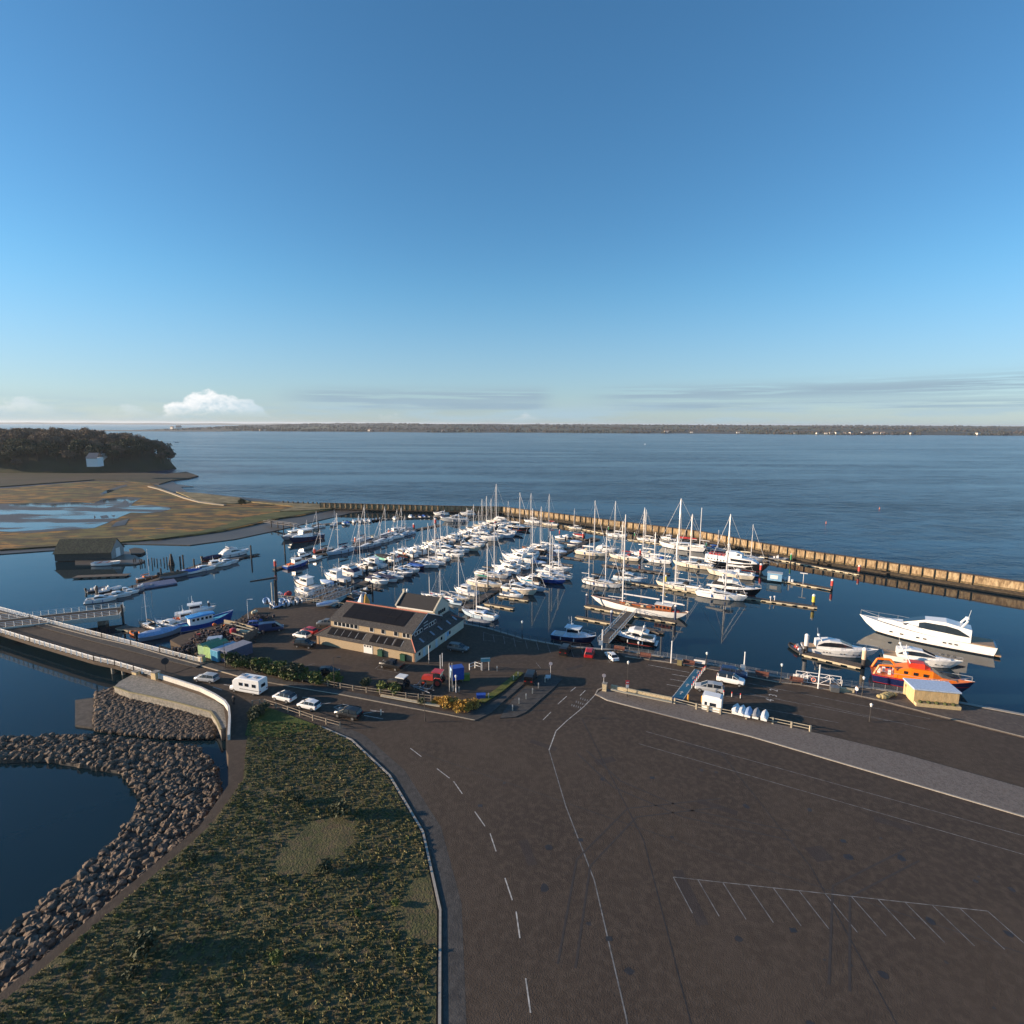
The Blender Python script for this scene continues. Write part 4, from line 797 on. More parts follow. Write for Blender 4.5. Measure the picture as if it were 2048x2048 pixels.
# central pontoon, right side
for px, py, c, t in ((1121, 1106, 'paleblue', 'blue and white striped cover'), (1108, 1112, 'navy', 'plain navy cover'), (1093, 1120, 'grey', 'grey cover'), (1079, 1128, 'paleblue', 'shade-blue cover, beside the big motor yacht')):
    dinghy(px, py, 6, 330, 'shaded boat under a ' + t + ', central pontoon', G2, cover=c, hull=PALEB)  # boats added for sterns in shade; their blue tint is painted shade
motor(1119, 1141, 9, 330, 'motor boat with white hardtop and dark cockpit at the basin side of the central pontoon', G2, bimini='white', tent='black')
sail(1100, 1147, 10, 330, 'white yacht with slim mast between the hardtop boat and the blue-hulled yacht', G2, mt=1070, cover='white', hood='white')
sail(1112, 1156, 11.5, 330, 'grey-white yacht with broad pale side right of the blue-hulled yacht', G2, mt=1091, cover=None, hood='grey', genoa=False)
sail(1094, 1163, 12.5, 330, 'royal blue-hulled yacht on the central pontoon', G2, mt=1063, cover='white', hood='white', hull=BLUE)
motor(1057, 1165, 8.5, 150, 'white sports cruiser with outboard and black cockpit tent', G2, tent='black', ob=True)
sail(1060, 1179, 10.5, 330, 'yacht with bright blue sail cover on the central pontoon', G2, mt=1105, cover='teal', hood='white', hull=PALEB)
motor(1040, 1186, 11, 330, 'white motor cruiser beside the blue sail cover yacht', G2)
dinghy(1025, 1194, 8, 330, 'low white speedboat lying against the end finger of the central pontoon', G2, cuddy=True)
# long left pontoon, left side
motor(613, 1176, 11, 150, 'classic white motor yacht with sheered wooden-trimmed bow and mast', G1, style='house', hull=WHITER)
motor(606, 1186, 7, 150, 'low white boat under the bow of the classic motor yacht', G1, arch=False)
motor(672, 1160, 10.5, 150, 'white wheelhouse boat with row of square windows and stubby mast', G1, style='house')
dinghy(655, 1169, 7, 150, 'pale boat with blue foredeck cover under the wheelhouse boat', G1, cover='paleblue')
motor(691, 1149, 11, 150, 'white aft-cabin cruiser with dark hardtop windows', G1, hull=WHITE, fly=True, tent='navy')
sail(724, 1136, 10, 150, 'yacht with thick pale mast behind the white cruiser on the left pontoon', G1, mt=1051, cover='navy', hood='black')
motor(733, 1137, 8.5, 150, 'white cruiser with dark canopy beside the thick-masted yacht', G1, tent='black')
motor(748, 1132, 9.5, 150, 'white motor boat nearest the mint green one', G1, style='house')
motor(741, 1127, 9, 150, 'white motor boat with radar arch in the cluster left of the mint boat', G1)
dinghy(768, 1119, 9.5, 150, 'mint green boat under a black cover', G1, hull=MINT, cover='black')
motor(788, 1118, 7.5, 150, 'fishing boat with white wheelhouse and red buoys beside the mint green boat', G1, style='house', gear='red')
motor(803, 1111, 8, 150, 'small work boat with orange gear on the left pontoon', G1, style='house', gear='orange', hull=BLACK)
motor(828, 1106, 10, 150, 'white sports cruiser standing alone of the posts on the left pontoon', G1)
sail(848, 1098, 10, 150, 'yacht with dark hood and long boom on the left pontoon', G1, mt=1058, cover='white', hood='black')
motor(866, 1095, 9.5, 150, 'long low white motor boat behind the large sports cruiser', G1)
sail(872, 1089, 10, 150, 'white yacht with navy sail cover and slim mast', G1, mt=1031, cover='navy', hood='white')
sail(884, 1086, 10, 150, 'white yacht beside the navy covered one', G1, mt=1038, cover='white', hood='black')
sail(897, 1081, 8.5, 150, 'short-masted yacht left of the square white cabin boat', G1, mt=1050, cover='white', hood='white')
motor(908, 1080, 8.5, 150, 'square white cabin boat on the left pontoon', G1, style='house')
sail(921, 1074, 9.5, 150, 'white yacht with dome radar behind the square cabin boat', G1, mt=1026, cover='white', hood='white')
motor(932, 1073, 9.5, 150, 'white motor boat in front of the cluster of masts', G1, arch=False)
sail(937, 1066, 10, 150, 'yacht with black boom cover at the left of the cluster of masts', G1, mt=1015, cover='black', hood='grey')
sail(950, 1061, 10, 150, 'yacht with red hood in the cluster of masts', G1, mt=1009, cover='cream', hood='red')
sail(960, 1058, 8.5, 150, 'low-masted yacht in the cluster of masts', G1, mt=1021, cover='grey', hood='grey')
sail(967, 1057, 10.5, 150, 'yacht with slightly leaning mast in the cluster', G1, mt=998, cover='white', hood='grey')
sail(976, 1053, 11, 150, 'yacht with thick mast left of the tallest one', G1, mt=992, cover='white', hood='black')
sail(985, 1051, 10.5, 150, 'yacht between the thick mast and the tallest mast', G1, mt=997, cover='cream', hood='maroon')
sail(996, 1049, 14, 150, 'yacht carrying the tallest mast of the left pontoon', G1, mt=968, cover='white', hood='grey')
sail(1036, 1059, 13, 330, 'black-hulled yacht with long white boom at the head of the left pontoon', G1, mt=985, cover='white', hood='black', hull=BLACK)
motor(1002, 1042, 8, 330, 'white motor boat with canopy behind the tallest mast', GF, tent='white')
sail(1014, 1050, 9, 330, 'slim yacht with reddish mast behind the black-hulled yacht', G1, mt=1002, cover=None, hood=None)
# left pontoon, right side
rib(1031, 1071, 8, 330, 'grey inflatable in the shade below the black-hulled yacht', G1, 'grey')
motor(1009, 1074, 10.5, 330, 'blue-white motor cruiser at the head of the left pontoon', G1, hull=PALEB, fly=True)
motor(975, 1080, 12.5, 330, 'large white cruiser with blue windscreen in front of the mast cluster', G1, fly=True)
motor(957, 1088, 8.5, 330, 'low grey-white boat between the two large cruisers', G1, hull=GREYH, tent='grey')
motor(937, 1100, 11, 330, 'cream white cruiser with big side windows and black cockpit canopy', G1, hull=CREAM, tent='black')
motor(899, 1109, 13.5, 330, 'large white sports cruiser with blue foredeck pointing right', G1, hull=WHITE)
motor(883, 1121, 8.5, 330, 'small trawler-style boat with a row of square windows', G1, style='house')
sail(868, 1128, 10, 330, 'yacht with grey tent just below the small trawler-style boat', G1, mt=1048, cover=None, hood='grey')
sail(854, 1133, 10.5, 330, 'white yacht beside the bright blue canopy boat', G1, mt=1046, cover=None, hood='white')
dinghy(833, 1136, 7.5, 330, 'navy boat with bright blue canopy', G1, hull=NAVY, cover='blue')
motor(803, 1151, 9.5, 330, 'motor boat with black canopy next to the navy covered day boat', G1, tent='black', hull=GREYH)
sail(786, 1156, 9, 330, 'white yacht with thin mast between two canopy boats', G1, mt=1094, cover=None, hood='white')
dinghy(775, 1162, 9, 330, 'white day boat under a large navy cover', G1, cover='navy', ob=False)
rib(734, 1182, 4.5, 330, 'inflatable tender with white hood nearest the gabled building', G1, 'black')
dinghy(718, 1190, 6.5, 330, 'slim open grey boat off the dinghy raft', G1, hull=PALEB, ob=True)
fx = random.Random(9)
for px, py in ((702, 1144), (715, 1141), (757, 1127), (779, 1122), (815, 1112), (840, 1103), (857, 1100), (915, 1078), (926, 1070), (945, 1068), (956, 1062), (965, 1061), (981, 1055), (1003, 1056)):
    (dinghy if fx.random() < .35 else motor)(px, py, fx.uniform(6.5, 9), 150, 'white boat tucked in behind larger ones on the left side of the long left pontoon', G1, **(dict(cuddy=True) if False else {}))
for px, py in ((1020, 1066), (992, 1076), (955, 1092), (922, 1104), (911, 1113), (842, 1134), (820, 1143), (812, 1147), (768, 1156), (757, 1166)):
    motor(px, py, fx.uniform(6.5, 8.5), 330, 'boat tucked in between larger ones on the right side of the long left pontoon', G1, tent=fx.choice(('navy', 'black', 'grey', None)), arch=False)
for px, py in ((1058, 1106), (1078, 1100), (1042, 1117), (1020, 1139), (1000, 1149), (1092, 1096)):
    motor(px, py, fx.uniform(7, 9), 150, 'white boat squeezed between larger ones on the left side of the central pontoon', G2)
for px, py in ((440, 1126), (446, 1132), (420, 1133), (395, 1142), (367, 1149), (256, 1189), (227, 1196), (248, 1185)):
    dinghy(px, py, 6, AL_ - 14, 'small white boat filling a gap on the river pontoon at far left', GL, cuddy=True)
# mid-river pontoon, boats lying along it
AU = 55
motor(594, 1133, 10, AU, 'blue-hulled fishing boat with orange deck gear by the red pile', GU, style='house', hull=BLUE, gear='orange')
motor(604, 1117, 8, AU - 10, 'dark work boat with two masts', GU, style='house', hull=BLACK, gear='black')
dinghy(630, 1120, 7, AU, 'rounded white cuddy boat behind the blue fishing boat', GU, cuddy=True)
sail(645, 1105, 10, AU + 180, 'dark-hulled yacht with black sail cover beside the red pile', GU, mt=1058, hull=BLACK, cover='black', hood='black', wood=True)
sail(681, 1106, 14, AU + 182, 'long pale blue-grey yacht with tall mast alone on the mid-river pontoon', GU, mt=1027, hull=PALEB, cover='navy', hood='navy')
sail(735, 1096, 13.5, AU + 182, 'grey-blue hulled yacht lying in front of the cluster of three masts', GU, mt=1009, hull=GREYH, cover='navy', hood='black')
sail(722, 1083, 11, AU + 180, 'yacht on the far side of the mid-river pontoon with forestay to the left', GU, mt=1029, cover='navy', hood='navy')
sail(741, 1081, 9, AU + 180, 'yacht with pale green deck on the far side of the mid-river pontoon', GU, mt=1034, cover='cream', hood='cream')
sail(764, 1085, 12, AU + 182, 'white yacht with crosspiece halfway up the mast', GU, mt=1042, hull=WHITEB, cover='navy', hood='navy')
sail(774, 1072, 11, AU + 180, 'white yacht with slender mast beside the orange buoys', GU, mt=1013, cover='white', hood='white')
motor(791, 1077, 8.5, AU + 182, 'small white cruiser in front of the orange buoys', GU, arch=False)
motor(789, 1066, 8, AU, 'fishing boat heaped with orange gear on the mid-river pontoon', GU, style='house', gear='orange', hull=GREYH)
sail(813, 1070, 11, AU + 182, 'last yacht on the mid-river pontoon with white stripe', GU, mt=1032, hull=PALEB, cover='grey', hood='grey')
sail(806, 1063, 10, AU + 180, 'yacht with blue-grey tent behind the last one on the mid-river pontoon', GU, mt=1013, cover='grey', hood='grey')
sail(797, 1061, 9, AU + 180, 'yacht with thin reddish mast behind the orange gear boat', GU, mt=1018, cover=None, hood=None)
# far pontoon
sail(636, 1056, 8.5, 240, 'white yacht at the left end of the far pontoon', GF, mt=1022, cover='white', hood=None)
sail(669, 1050, 9, 90, 'white yacht lying stern-on at the far pontoon', GF, mt=1020, cover='white', hood='white')
dinghy(688, 1049, 6.5, 290, 'white boat with shining stern left of the blue canopy boat', GF, cuddy=True)
dinghy(695, 1049, 6.5, 290, 'white boat under a bright blue canopy, far pontoon', GF, cover='blue')
for i, (px, py, c, L, t) in enumerate([(708, 1045, None, 6, 'first small white cabin boat right of the blue canopy'), (720, 1045, 'grey', 6, 'small boat under a grey cover'), (729, 1044, None, 6.5, 'white cabin boat behind the three-mast cluster'), (739, 1044, 'white', 6, 'boat under a white cover next to dark inflatables'),
        (789, 1039, None, 6, 'little white cabin boat alone between two pontoon lengths'), (821, 1035, None, 6, 'white open-backed boat right of the pontoon gap'), (827, 1035, 'navy', 5, 'navy covered boat beside a white open-backed one'), (840, 1035, 'navy', 6, 'first navy covered boat of a navy pair'), (848, 1035, 'blue', 6, 'second boat of a pair, brighter blue cover'), (857, 1035, 'black', 6, 'black covered boat with white stern'),
        (886, 1036, 'navy', 7, 'square navy tent boat in front of a white motor boat')]):
    dinghy(px, py, L, 290, t + ', far pontoon', GF, cover=c, cuddy=c is None)
for px, py, t in ((747, 1042, 'leftmost of the three'), (753, 1041, 'middle one of the three'), (760, 1040, 'rightmost of the three')):
    rib(px, py, 5, 290, 'dark inflatable, ' + t + ' at the far pontoon', GF, 'black')
motor(882, 1030, 9, 180, 'white motor boat with arch behind the far pontoon, left of the mast cluster', GF, style='sport')
motor(912, 1035, 7, 180, 'black and white cuddy boat on the far pontoon', GF, tent='black')
motor(935, 1030, 9, 180, 'white flybridge boat at the far pontoon right end', GF, fly=True)
motor(909, 1043, 14, 176, 'long low grey motor launch lying alone off the far pontoon', GF, hull=GREYH, top=mat('grey_gel', (.4, .42, .44), .4), arch=False, rail=False)
# river pontoon, far left
AL = 52
motor(471, 1111, 11.5, AL, 'white flybridge cruiser at the tip of the river pontoon', GL, fly=True, tent='white')
dinghy(427, 1119, 8, AL, 'dark low launch on the far side of the river pontoon', GL, hull=BLACK, cover='navy')
motor(456, 1128, 8, AL - 14, 'white cabin cruiser second from the tip of the river pontoon', GL, arch=False)
motor(430, 1134, 8, AL - 14, 'white boat with long row of small windows on the river pontoon', GL, style='house')
motor(409, 1141, 8, AL - 14, 'white cuddy boat with red flag on the river pontoon', GL, arch=False)
dinghy(382, 1147, 7.5, AL - 14, 'boat under a royal blue cover on the river pontoon', GL, cover='blue')
dinghy(349, 1154, 8.5, AL - 20, 'flat brown-covered boat between two river piles', GL, cover='brown', hull=GREYH)
sail(296, 1158, 7, AL, 'little varnished yacht with orange covers behind the blue rafts', GL, mt=1098, hull=WOODH, cover='orange', hood='orange', wood=True, genoa=False)
rib(287, 1176, 5.5, AL - 14, 'white inflatable with console near the blue rafts', GL, 'grey')
dinghy(268, 1184, 6, AL - 20, 'dark open boat next to the white inflatable', GL, hull=GREYH)
motor(238, 1194, 7.5, AL - 25, 'white speedboat near the left end of the river pontoon', GL, arch=False, rail=False)
rib(219, 1182, 6.5, AL, 'pale inflatable standing across the river pontoon', GL, 'white')
motor(205, 1203, 8, AL - 25, 'white boat cut by the left edge of the view', GL, arch=False, rail=False)
rib(194, 1181, 5.5, AL, 'inflatable with white console at the left edge of the view', GL, 'grey')
dinghy(214, 1130, 9.5, 8, 'long white open boat lying in front of the old boat shed', GL, ob=False)
# by the fishing yard and the slipway
motor(335, 1253, 8, 165, 'small white cabin cruiser with dark wraparound windows by the fishing yard', GY, arch=False, hull=WHITE)
motor(372, 1243, 8.5, 35, 'white fishing boat with orange and black gear beside the blue fishing boat', GY, style='house', gear='orange', rail=False)
motor(392, 1229, 10, 30, 'white patrol-style boat with radar mast farthest from the yard', GY, style='house')
sail(298, 1257, 9.5, 150, 'dark bare-decked yacht with one white mast beside the swing bridge', GY, mt=1184, hull=BLACK, cover='black', hood='black', genoa=False)
r_ = dinghy(322, 1273, 9.5, 40, 'long launch under a pale blue cover below the bridge railings', GY, cover='paleblue', hull=GREYH)
rib(272, 1270, 4.5, 150, 'small inflatable with orange tube end by the bridge', GY, 'orange', console=False)
for px, py, hd, c, t in ((533, 1204, 118, 'paleblue', 'leftmost inflatable on the slipway, pointing at the water'), (549, 1211, 130, 'white', 'white inflatable lowest on the slipway'), (557, 1213, 60, 'paleblue', 'blue inflatable with white ends in the slipway row'), (566, 1205, 120, 'paleblue', 'blue inflatable behind the crane post'),
                         (573, 1208, 110, 'white', 'white tender in the middle of the slipway row'), (577, 1199, 140, 'navy', 'long navy inflatable nearest the red buoy'), (588, 1205, 120, 'grey', 'grey inflatable near the slipway railings'), (597, 1202, 120, 'white', 'rightmost white tender of the slipway row')):
    rib(px, py, 4.6, hd, t, 'tenders on the slipway', c, z=GZ, console=False)
for px, py, t, c in ((650, 1211, 'nearer tender on the shore rack behind the brick building', 'paleblue'), (662, 1207, 'farther tender on the shore rack behind the brick building', 'white')):
    dinghy(px, py, 4.4, 20, t, 'tenders on the shore rack', cover=c, z=GZ + .5, ob=False)
# ------------------------------------------------------------------ the classic ketch
kp = (P(1195, 1209, 0) + P(1360, 1237, 0)) / 2
kt = empty('classic_ketch', kp, R(152), 'long white classic ketch with two tall white masts and varnished deckhouse', 'ketch', GR)
hm, rg = hull_mesh('ketch', L=27.5, B=4.6, fb=2.5, fs=1.9, tr=0.38, mid=0.5, rake=0.13, sh=0.35, depth=.4, trake=.1, power=1.8)
inst('hull', hm, kt, hullmat('ketch_hull', (0.80, 0.79, 0.77), boot=(.03, .03, .04), bz=.1)); inst('deck', deck_mesh('ketch', rg, inset=.1, drop=.15), kt, TEAK)
k = M()
for sg in (-1, 1): k.path([(r_[0][0], sg * (r_[-1][1] - .03), r_[0][2] + .05) for r_ in rg], .06, 4)
k.obj('cap_rail', WOOD, kt)
dh = M(); dh.bx(-9.5, -1.1, 1.7, -5.2, 1.1, 3.2); dho = dh.obj('deckhouse', WOOD, kt)
k = M(); k.bx(-9.7, -1.25, 3.2, -5.0, 1.25, 3.32); k.obj('roof', DECK, dho)
k = M()
for x in (-9.0, -8.0, -7.0, -6.0):
    for sg in (-1, 1): k.bx(x, sg * 1.1 - .02, 2.2, x + .6, sg * 1.1 + .02, 2.85)
k.obj('window', GLASS, dho)
k = M(); k.bx(-1.5, -.7, 1.75, 1.5, .7, 2.15); k.bx(3.5, -.5, 1.8, 5, .5, 2.2); k.bx(-4, -.5, 1.7, -2.6, .5, 2.2); k.obj('skylight', WOOD, kt)
k = M(); k.bx(-11.5, -.9, 1.6, -9.8, .9, 1.9); k.obj('cockpit_cushions', C['red'], kt)
mz = height_at(kp.xy + Vector((math.cos(R(152)), math.sin(R(152)))) * 4.3, 1029); mz2 = height_at(kp.xy - Vector((math.cos(R(152)), math.sin(R(152)))) * 7.0, 1096)
k = M(); k.cyl((4.3, 0, 1.5), (4.3, 0, mz), .21, .14, 8); k.cyl((4.3, -1.2, mz * .45), (4.3, 1.2, mz * .45), .06, n=4); k.cyl((4.3, -1, mz * .72), (4.3, 1, mz * .72), .06, n=4); k.obj('mast', ALU, kt)
k = M(); k.cyl((-7.0, 0, 1.5), (-7.0, 0, mz2), .17, .11, 8); k.cyl((-7, -1, mz2 * .6), (-7, 1, mz2 * .6), .05, n=4); k.obj('mast', ALU, kt)
k = M(); k.cyl((4.0, 0, 4.5), (-6.0, 0, 4.4), .2, n=7); k.obj('boom', ALU, kt)
k = M(); k.cyl((-7.2, 0, 3.9), (-12.8, 0, 3.8), .13, n=6); k.cyl((-7.2, 0, 4.15), (-12.4, 0, 4.0), .2, .1, n=6); k.obj('boom', ALU, kt)
k = M(); k.cyl((13.5, 0, 2.6), (4.3, 0, mz * .97), .05, n=4); k.cyl((10.5, 0, 2.4), (4.3, 0, mz * .75), .05, n=4); k.cyl((7.5, 0, 2.2), (4.3, 0, mz * .55), .03, n=4)
for sg in (-1, 1):
    k.path([(4.3, 0, mz * .95), (4.3, sg * 1.2, mz * .45), (3.9, sg * 2.1, 2)], .03, 3); k.path([(-7, 0, mz2 * .97), (-7, sg * 1, mz2 * .6), (-7.2, sg * 1.6, 1.9)], .03, 3)
k.cyl((4.3, 0, mz), (-7, 0, mz2), .02, n=3); k.obj('rigging', WIRE, kt)
k = M(); k.cyl((8.6, 0, 3.2), (3.6, 0, 3.3), .1, n=5); k.obj('staysail_boom', ALU, kt)
k = M(); rr = random.Random(4)
for _ in range(12): x = rr.uniform(-4, 3); y = rr.uniform(-1.2, 1.2); s_ = rr.uniform(.3, .9); k.bx(x, y, 1.7, x + s_, y + s_ * .6, 1.85 + rr.uniform(.05, .4))
k.obj('deck_gear', C['cream'], kt)
# ------------------------------------------------------------------ white passenger vessel with black bow
fp = P(1473, 1136, 0); fv = empty('passenger_vessel', fp, R(-42), 'large white passenger vessel with flared black bow, higher than all its neighbours', 'passenger vessel', GR)
hm, rg = hull_mesh('vessel', L=23, B=6, fb=3.6, fs=1.9, tr=.85, mid=.4, rake=.12, sh=.1, flare=.18, power=2.2)
inst('hull', hm, fv, BLACK); inst('deck', deck_mesh('vessel', rg, inset=.1, drop=.3), fv, DECKG)
s1 = inst('superstructure', cabin_mesh('vessel', [(-11, 2.7, 2.5, 1.0, 4.0), (-2, 2.8, 2.6, 1.0, 4.2), (3, 2.6, 2.3, 1.2, 4.3), (6.0, 1.9, 1.5, 2.0, 4.0), (7.4, 1.3, 1.0, 2.4, 3.2)]), fv, GEL)
inst('window', band_auto('vessel', [(-11, 2.7, 2.5, 1.0, 4.0), (-2, 2.8, 2.6, 1.0, 4.2), (3, 2.6, 2.3, 1.2, 4.3), (6.0, 1.9, 1.5, 2.0, 4.0), (7.4, 1.3, 1.0, 2.4, 3.2)], [(-1.5, .62, .88), (5.6, .5, .85)]), s1, GLASS)
k = M()
for i in range(7): k.bx(-9.8 + i * 1.15, -2.72, 2.4, -9.3 + i * 1.15, -2.6, 2.8)
k.obj('porthole', GLASS, s1)
s2 = inst('upper_deck', cabin_mesh('vessel_up', [(-3.6, 1.8, 1.6, 4.1, 6.0), (0, 1.8, 1.6, 4.1, 6.1), (2.0, 1.5, 1.1, 4.1, 5.6)]), fv, GEL); inst('window', band_mesh('vessel_up', [(-3, 1.72, 1.66, 5.0, 5.6), (1.2, 1.6, 1.45, 5.0, 5.6)]), s2, GLASS)
k = M(); k.path([(-3, -1.2, 6), (-3.4, -.6, 8), (-3.4, .6, 8), (-3, 1.2, 6)], .12, 5); k.cyl((-3.3, 0, 8), (-3.3, 0, 9.8), .07, n=5); k.cyl((-3.3, 0, 8.1), (-3.3, 0, 8.6), .5, n=8); k.obj('mast', GEL, fv)
k = M()
for sg in (-1, 1):
    pts = [(-11, sg * 2.5, 4.9), (-6, sg * 2.6, 5), (-3.7, sg * 2.6, 5)]; k.path(pts, .04, 4); [k.cyl((p[0], p[1], 4), p, .03, n=3) for p in pts]
    pts = [(7, sg * 1.9, 3.9), (9.5, sg * 1, 4.3), (11.4, sg * .1, 4.6)]; k.path(pts, .04, 4); [k.cyl((p[0], p[1], 3), p, .03, n=3) for p in pts]
k.obj('guard_rail', STEEL, fv)
k = M(); [k.bx(-10 + i * 1.2, -1.5, 4.05, -9.2 + i * 1.2, 1.5, 4.5) for i in range(5)]; k.obj('seats', C['red'], fv)
# ------------------------------------------------------------------ motor yachts at the right
def big_motor(px, py, L, hd, name, label, group, hull, fbr=2.7, win=True):
    p = P(px, py, 0); r = empty(name, p, R(hd), label, 'motor yacht', group, L / 20.0)
    hm, rg = hull_mesh(name, L=20, B=5.0, fb=2.9, fs=1.7, tr=.9, mid=.42, rake=.15, sh=.05, flare=.2, power=2.2); inst('hull', hm, r, hull); inst('deck', deck_mesh(name, rg, inset=.12, drop=.1), r, DECK)
    SC_ = [(-6.5, 2.0, 1.7, 1.7, 3.9), (-3, 2.1, 1.6, 1.7, 4.5), (0, 1.9, 1.35, 1.9, 4.3), (3.2, 1.5, .9, 2.2, 3.1), (7, .6, .3, 2.6, 2.85)]; c = inst('superstructure', cabin_mesh(name, SC_), r, GEL)
    inst('window', band_auto(name, SC_, [(-6.2, .42, .5), (-4.6, .38, .8), (-.3, .36, .84), (2.6, .5, .85), (3.1, .6, .8)], .09), c, GLASS)
    k = M(); k.add([(.1, -1.3, 4.32), (.1, 1.3, 4.32), (3.2, .9, 3.16), (3.2, -.9, 3.16)], [(0, 1, 2, 3)]); k.obj('windscreen', GLASS, c)
    k = M(); k.path([(-5.0, -1.6, 3.9), (-5.8, -1.3, 5.2), (-5.8, 1.3, 5.2), (-5.0, 1.6, 3.9)], .16, 5); k.cyl((-5.8, 0, 5.2), (-5.8, 0, 5.7), .35, .3, 8); k.cyl((-5.8, .8, 5.2), (-6.1, .9, 7.2), .03, n=3); k.obj('radar_arch', GEL, r)
    k = M(); k.bx(-10.6, -2.2, .3, -9.8, 2.2, .5); k.bx(-9.7, -2.1, 1.7, -6.6, 2.1, 1.82); k.obj('bathing_platform', TEAK, r)
    k = M()
    for sg in (-1, 1):
        pts = [(1, sg * 2.2, 3.1), (4, sg * 1.9, 3.3), (7, sg * 1.1, 3.5), (9.8, sg * .08, 3.8)]; k.path(pts, .035, 4); [k.cyl((q[0], q[1] * .97, q[2] - .9), q, .03, n=3) for q in pts]
    k.obj('guard_rail', STEEL, r)
    k = M()
    for x in (4.6, 3.0, .6, -.4, -3.2, -4.0, -4.8):
        for a, b in zip(rg, rg[1:]):
            if a[1][0] <= x <= b[1][0]: wd = a[6][1] + (b[6][1] - a[6][1]) * (x - a[1][0]) / (b[1][0] - a[1][0])
        for sg in (-1, 1): k = M(); k.bx(x, sg * wd - .1, .98, x + .45, sg * wd + .1, 1.2); k.obj('porthole', GLASS, r)
    return r
big_motor(1678, 1309, 15.5, -18, 'sports_yacht', 'sleek white sports yacht with arched dark side window on the lower right pontoon', GR, WHITEB)
sy = big_motor(1845, 1281, 27, 144, 'superyacht', 'biggest white motor yacht at the right edge, flared bow pointing left', GR, hullmat('yacht_white', (0.84, 0.83, 0.81), boot=(.02, .02, .025), bz=.25))
big_motor(1842, 1327, 14.5, -28, 'motor_yacht', 'white flybridge yacht behind the orange lifeboat', GR, WHITE)
# small inflatable with crew at the end of the lower right pontoon
cr = rib(1592, 1300, 5.5, 95, 'black inflatable with crew in red at the end of the lower right pontoon', GR, 'black')
# ------------------------------------------------------------------ orange lifeboat
lp = P(1840, 1372, 0); lb = empty('lifeboat', lp, R(-28), 'orange lifeboat with navy hull moored at the right edge', 'lifeboat', GR)
hm, rg = hull_mesh('lifeboat', L=17, B=5.2, fb=2.9, fs=1.7, tr=.9, mid=.45, rake=.12, sh=.1, flare=.12, power=2.3)
ORG = mat('lifeboat_orange', (0.85, 0.20, 0.01), 0.35, var=.05); ORR = mat('lifeboat_red', (0.70, 0.05, 0.02), 0.4)
inst('hull', hm, lb, hullmat('lifeboat_navy', (0.012, 0.02, 0.08), stripe=(.55, .03, .02), boot=(.35, .03, .02), sz=(1.45, 1.6))); inst('deck', deck_mesh('lifeboat', rg, inset=.1, drop=.15), lb, ORG)
c = inst('superstructure', cabin_mesh('lifeboat', [(-4.6, 1.9, 1.7, 1.6, 3.2), (-2, 2.0, 1.8, 1.6, 4.0), (1.6, 1.9, 1.5, 1.8, 4.0), (3.2, 1.6, 1.1, 1.9, 2.9), (5.6, 1, .6, 2.2, 2.5)]), lb, ORG)
k = M()
for x in (-3.2, -1.6, 0): 
    for sg in (-1, 1): k.bx(x, sg * 1.83 - .06, 2.7, x + .7, sg * 1.83 + .06, 3.3)
k.obj('window', GLASS, c)
inst('upper_bridge', cabin_mesh('lifeboat_up', [(-2.4, 1.2, 1.1, 3.9, 4.9), (0.2, 1.2, 1.0, 3.9, 5.0), (1.2, 1.0, .6, 3.9, 4.4)]), lb, ORR)
k = M(); k.path([(-2.2, -1.1, 4.8), (-3.0, -.6, 6.6), (-3.0, .6, 6.6), (-2.2, 1.1, 4.8)], .1, 5); k.cyl((-3, 0, 6.6), (-3, 0, 8.2), .05, n=4); k.cyl((-3, 0, 6.2), (-3, 0, 6.6), .45, n=8); k.obj('mast', GEL, lb)
k = M()
for sg in (-1, 1):
    pts = [(-8, sg * 2.2, 2.6), (-5, sg * 2.4, 2.6), (0, sg * 2.5, 2.7), (4, sg * 2.1, 3), (8, sg * .2, 3.7)]; k.path(pts, .04, 4); [k.cyl((q[0], q[1], q[2] - 1.0), q, .03, n=3) for q in pts]
k.obj('guard_rail', STEEL, lb)
k = M(); k.path([(-8.2, -2, 1.6), (-7.4, -1.9, 3.6), (-5.2, -1.8, 3.9), (-4.5, -1.8, 3.2)], .22, 6); k.path([(-8.2, 2, 1.6), (-7.4, 1.9, 3.6), (-5.2, 1.8, 3.9), (-4.5, 1.8, 3.2)], .22, 6); k.obj('stern_frame', ORG, lb)
for i in range(4): k = M(); k.bx(-7.5 + i * .9, -1 + (i % 2), 1.6, -7 + i * .9, -.4 + (i % 2), 2.6); k.obj('deck_box', GEL, lb)
txt('lettering', 'LIFEBOAT', (2.2, -2.02, 2.45), .62, 0, mat('letter_white', (.8, .8, .8), .5), lb, R(86))
# ------------------------------------------------------------------ big blue fishing boat by the yard
bp = (P(385, 1257, 0) + P(443, 1243, 0)) / 2; bb = empty('fishing_boat', bp, R(44), 'big blue wooden fishing boat with pale blue deckhouse roof beside the yard', 'fishing boat', GY)
hm, rg = hull_mesh('fishing', L=13.0, B=4.2, fb=2.5, fs=1.5, tr=.6, mid=.45, rake=.06, sh=.45, flare=.08)
inst('hull', hm, bb, hullmat('fishing_blue', (.015, .07, .33), boot=(.45, .45, .45), bz=.1)); inst('deck', deck_mesh('fishing', rg, inset=.15, drop=.35), bb, mat('turquoise_deck', (.08, .38, .52), .6))
c = inst('wheelhouse', cabin_mesh('fishing', [(-4.2, 1.3, 1.2, 1.0, 2.9), (-1, 1.4, 1.25, 1.0, 3.1), (1.3, 1.1, .95, 1.1, 3.0)]), bb, GEL)
k = M()
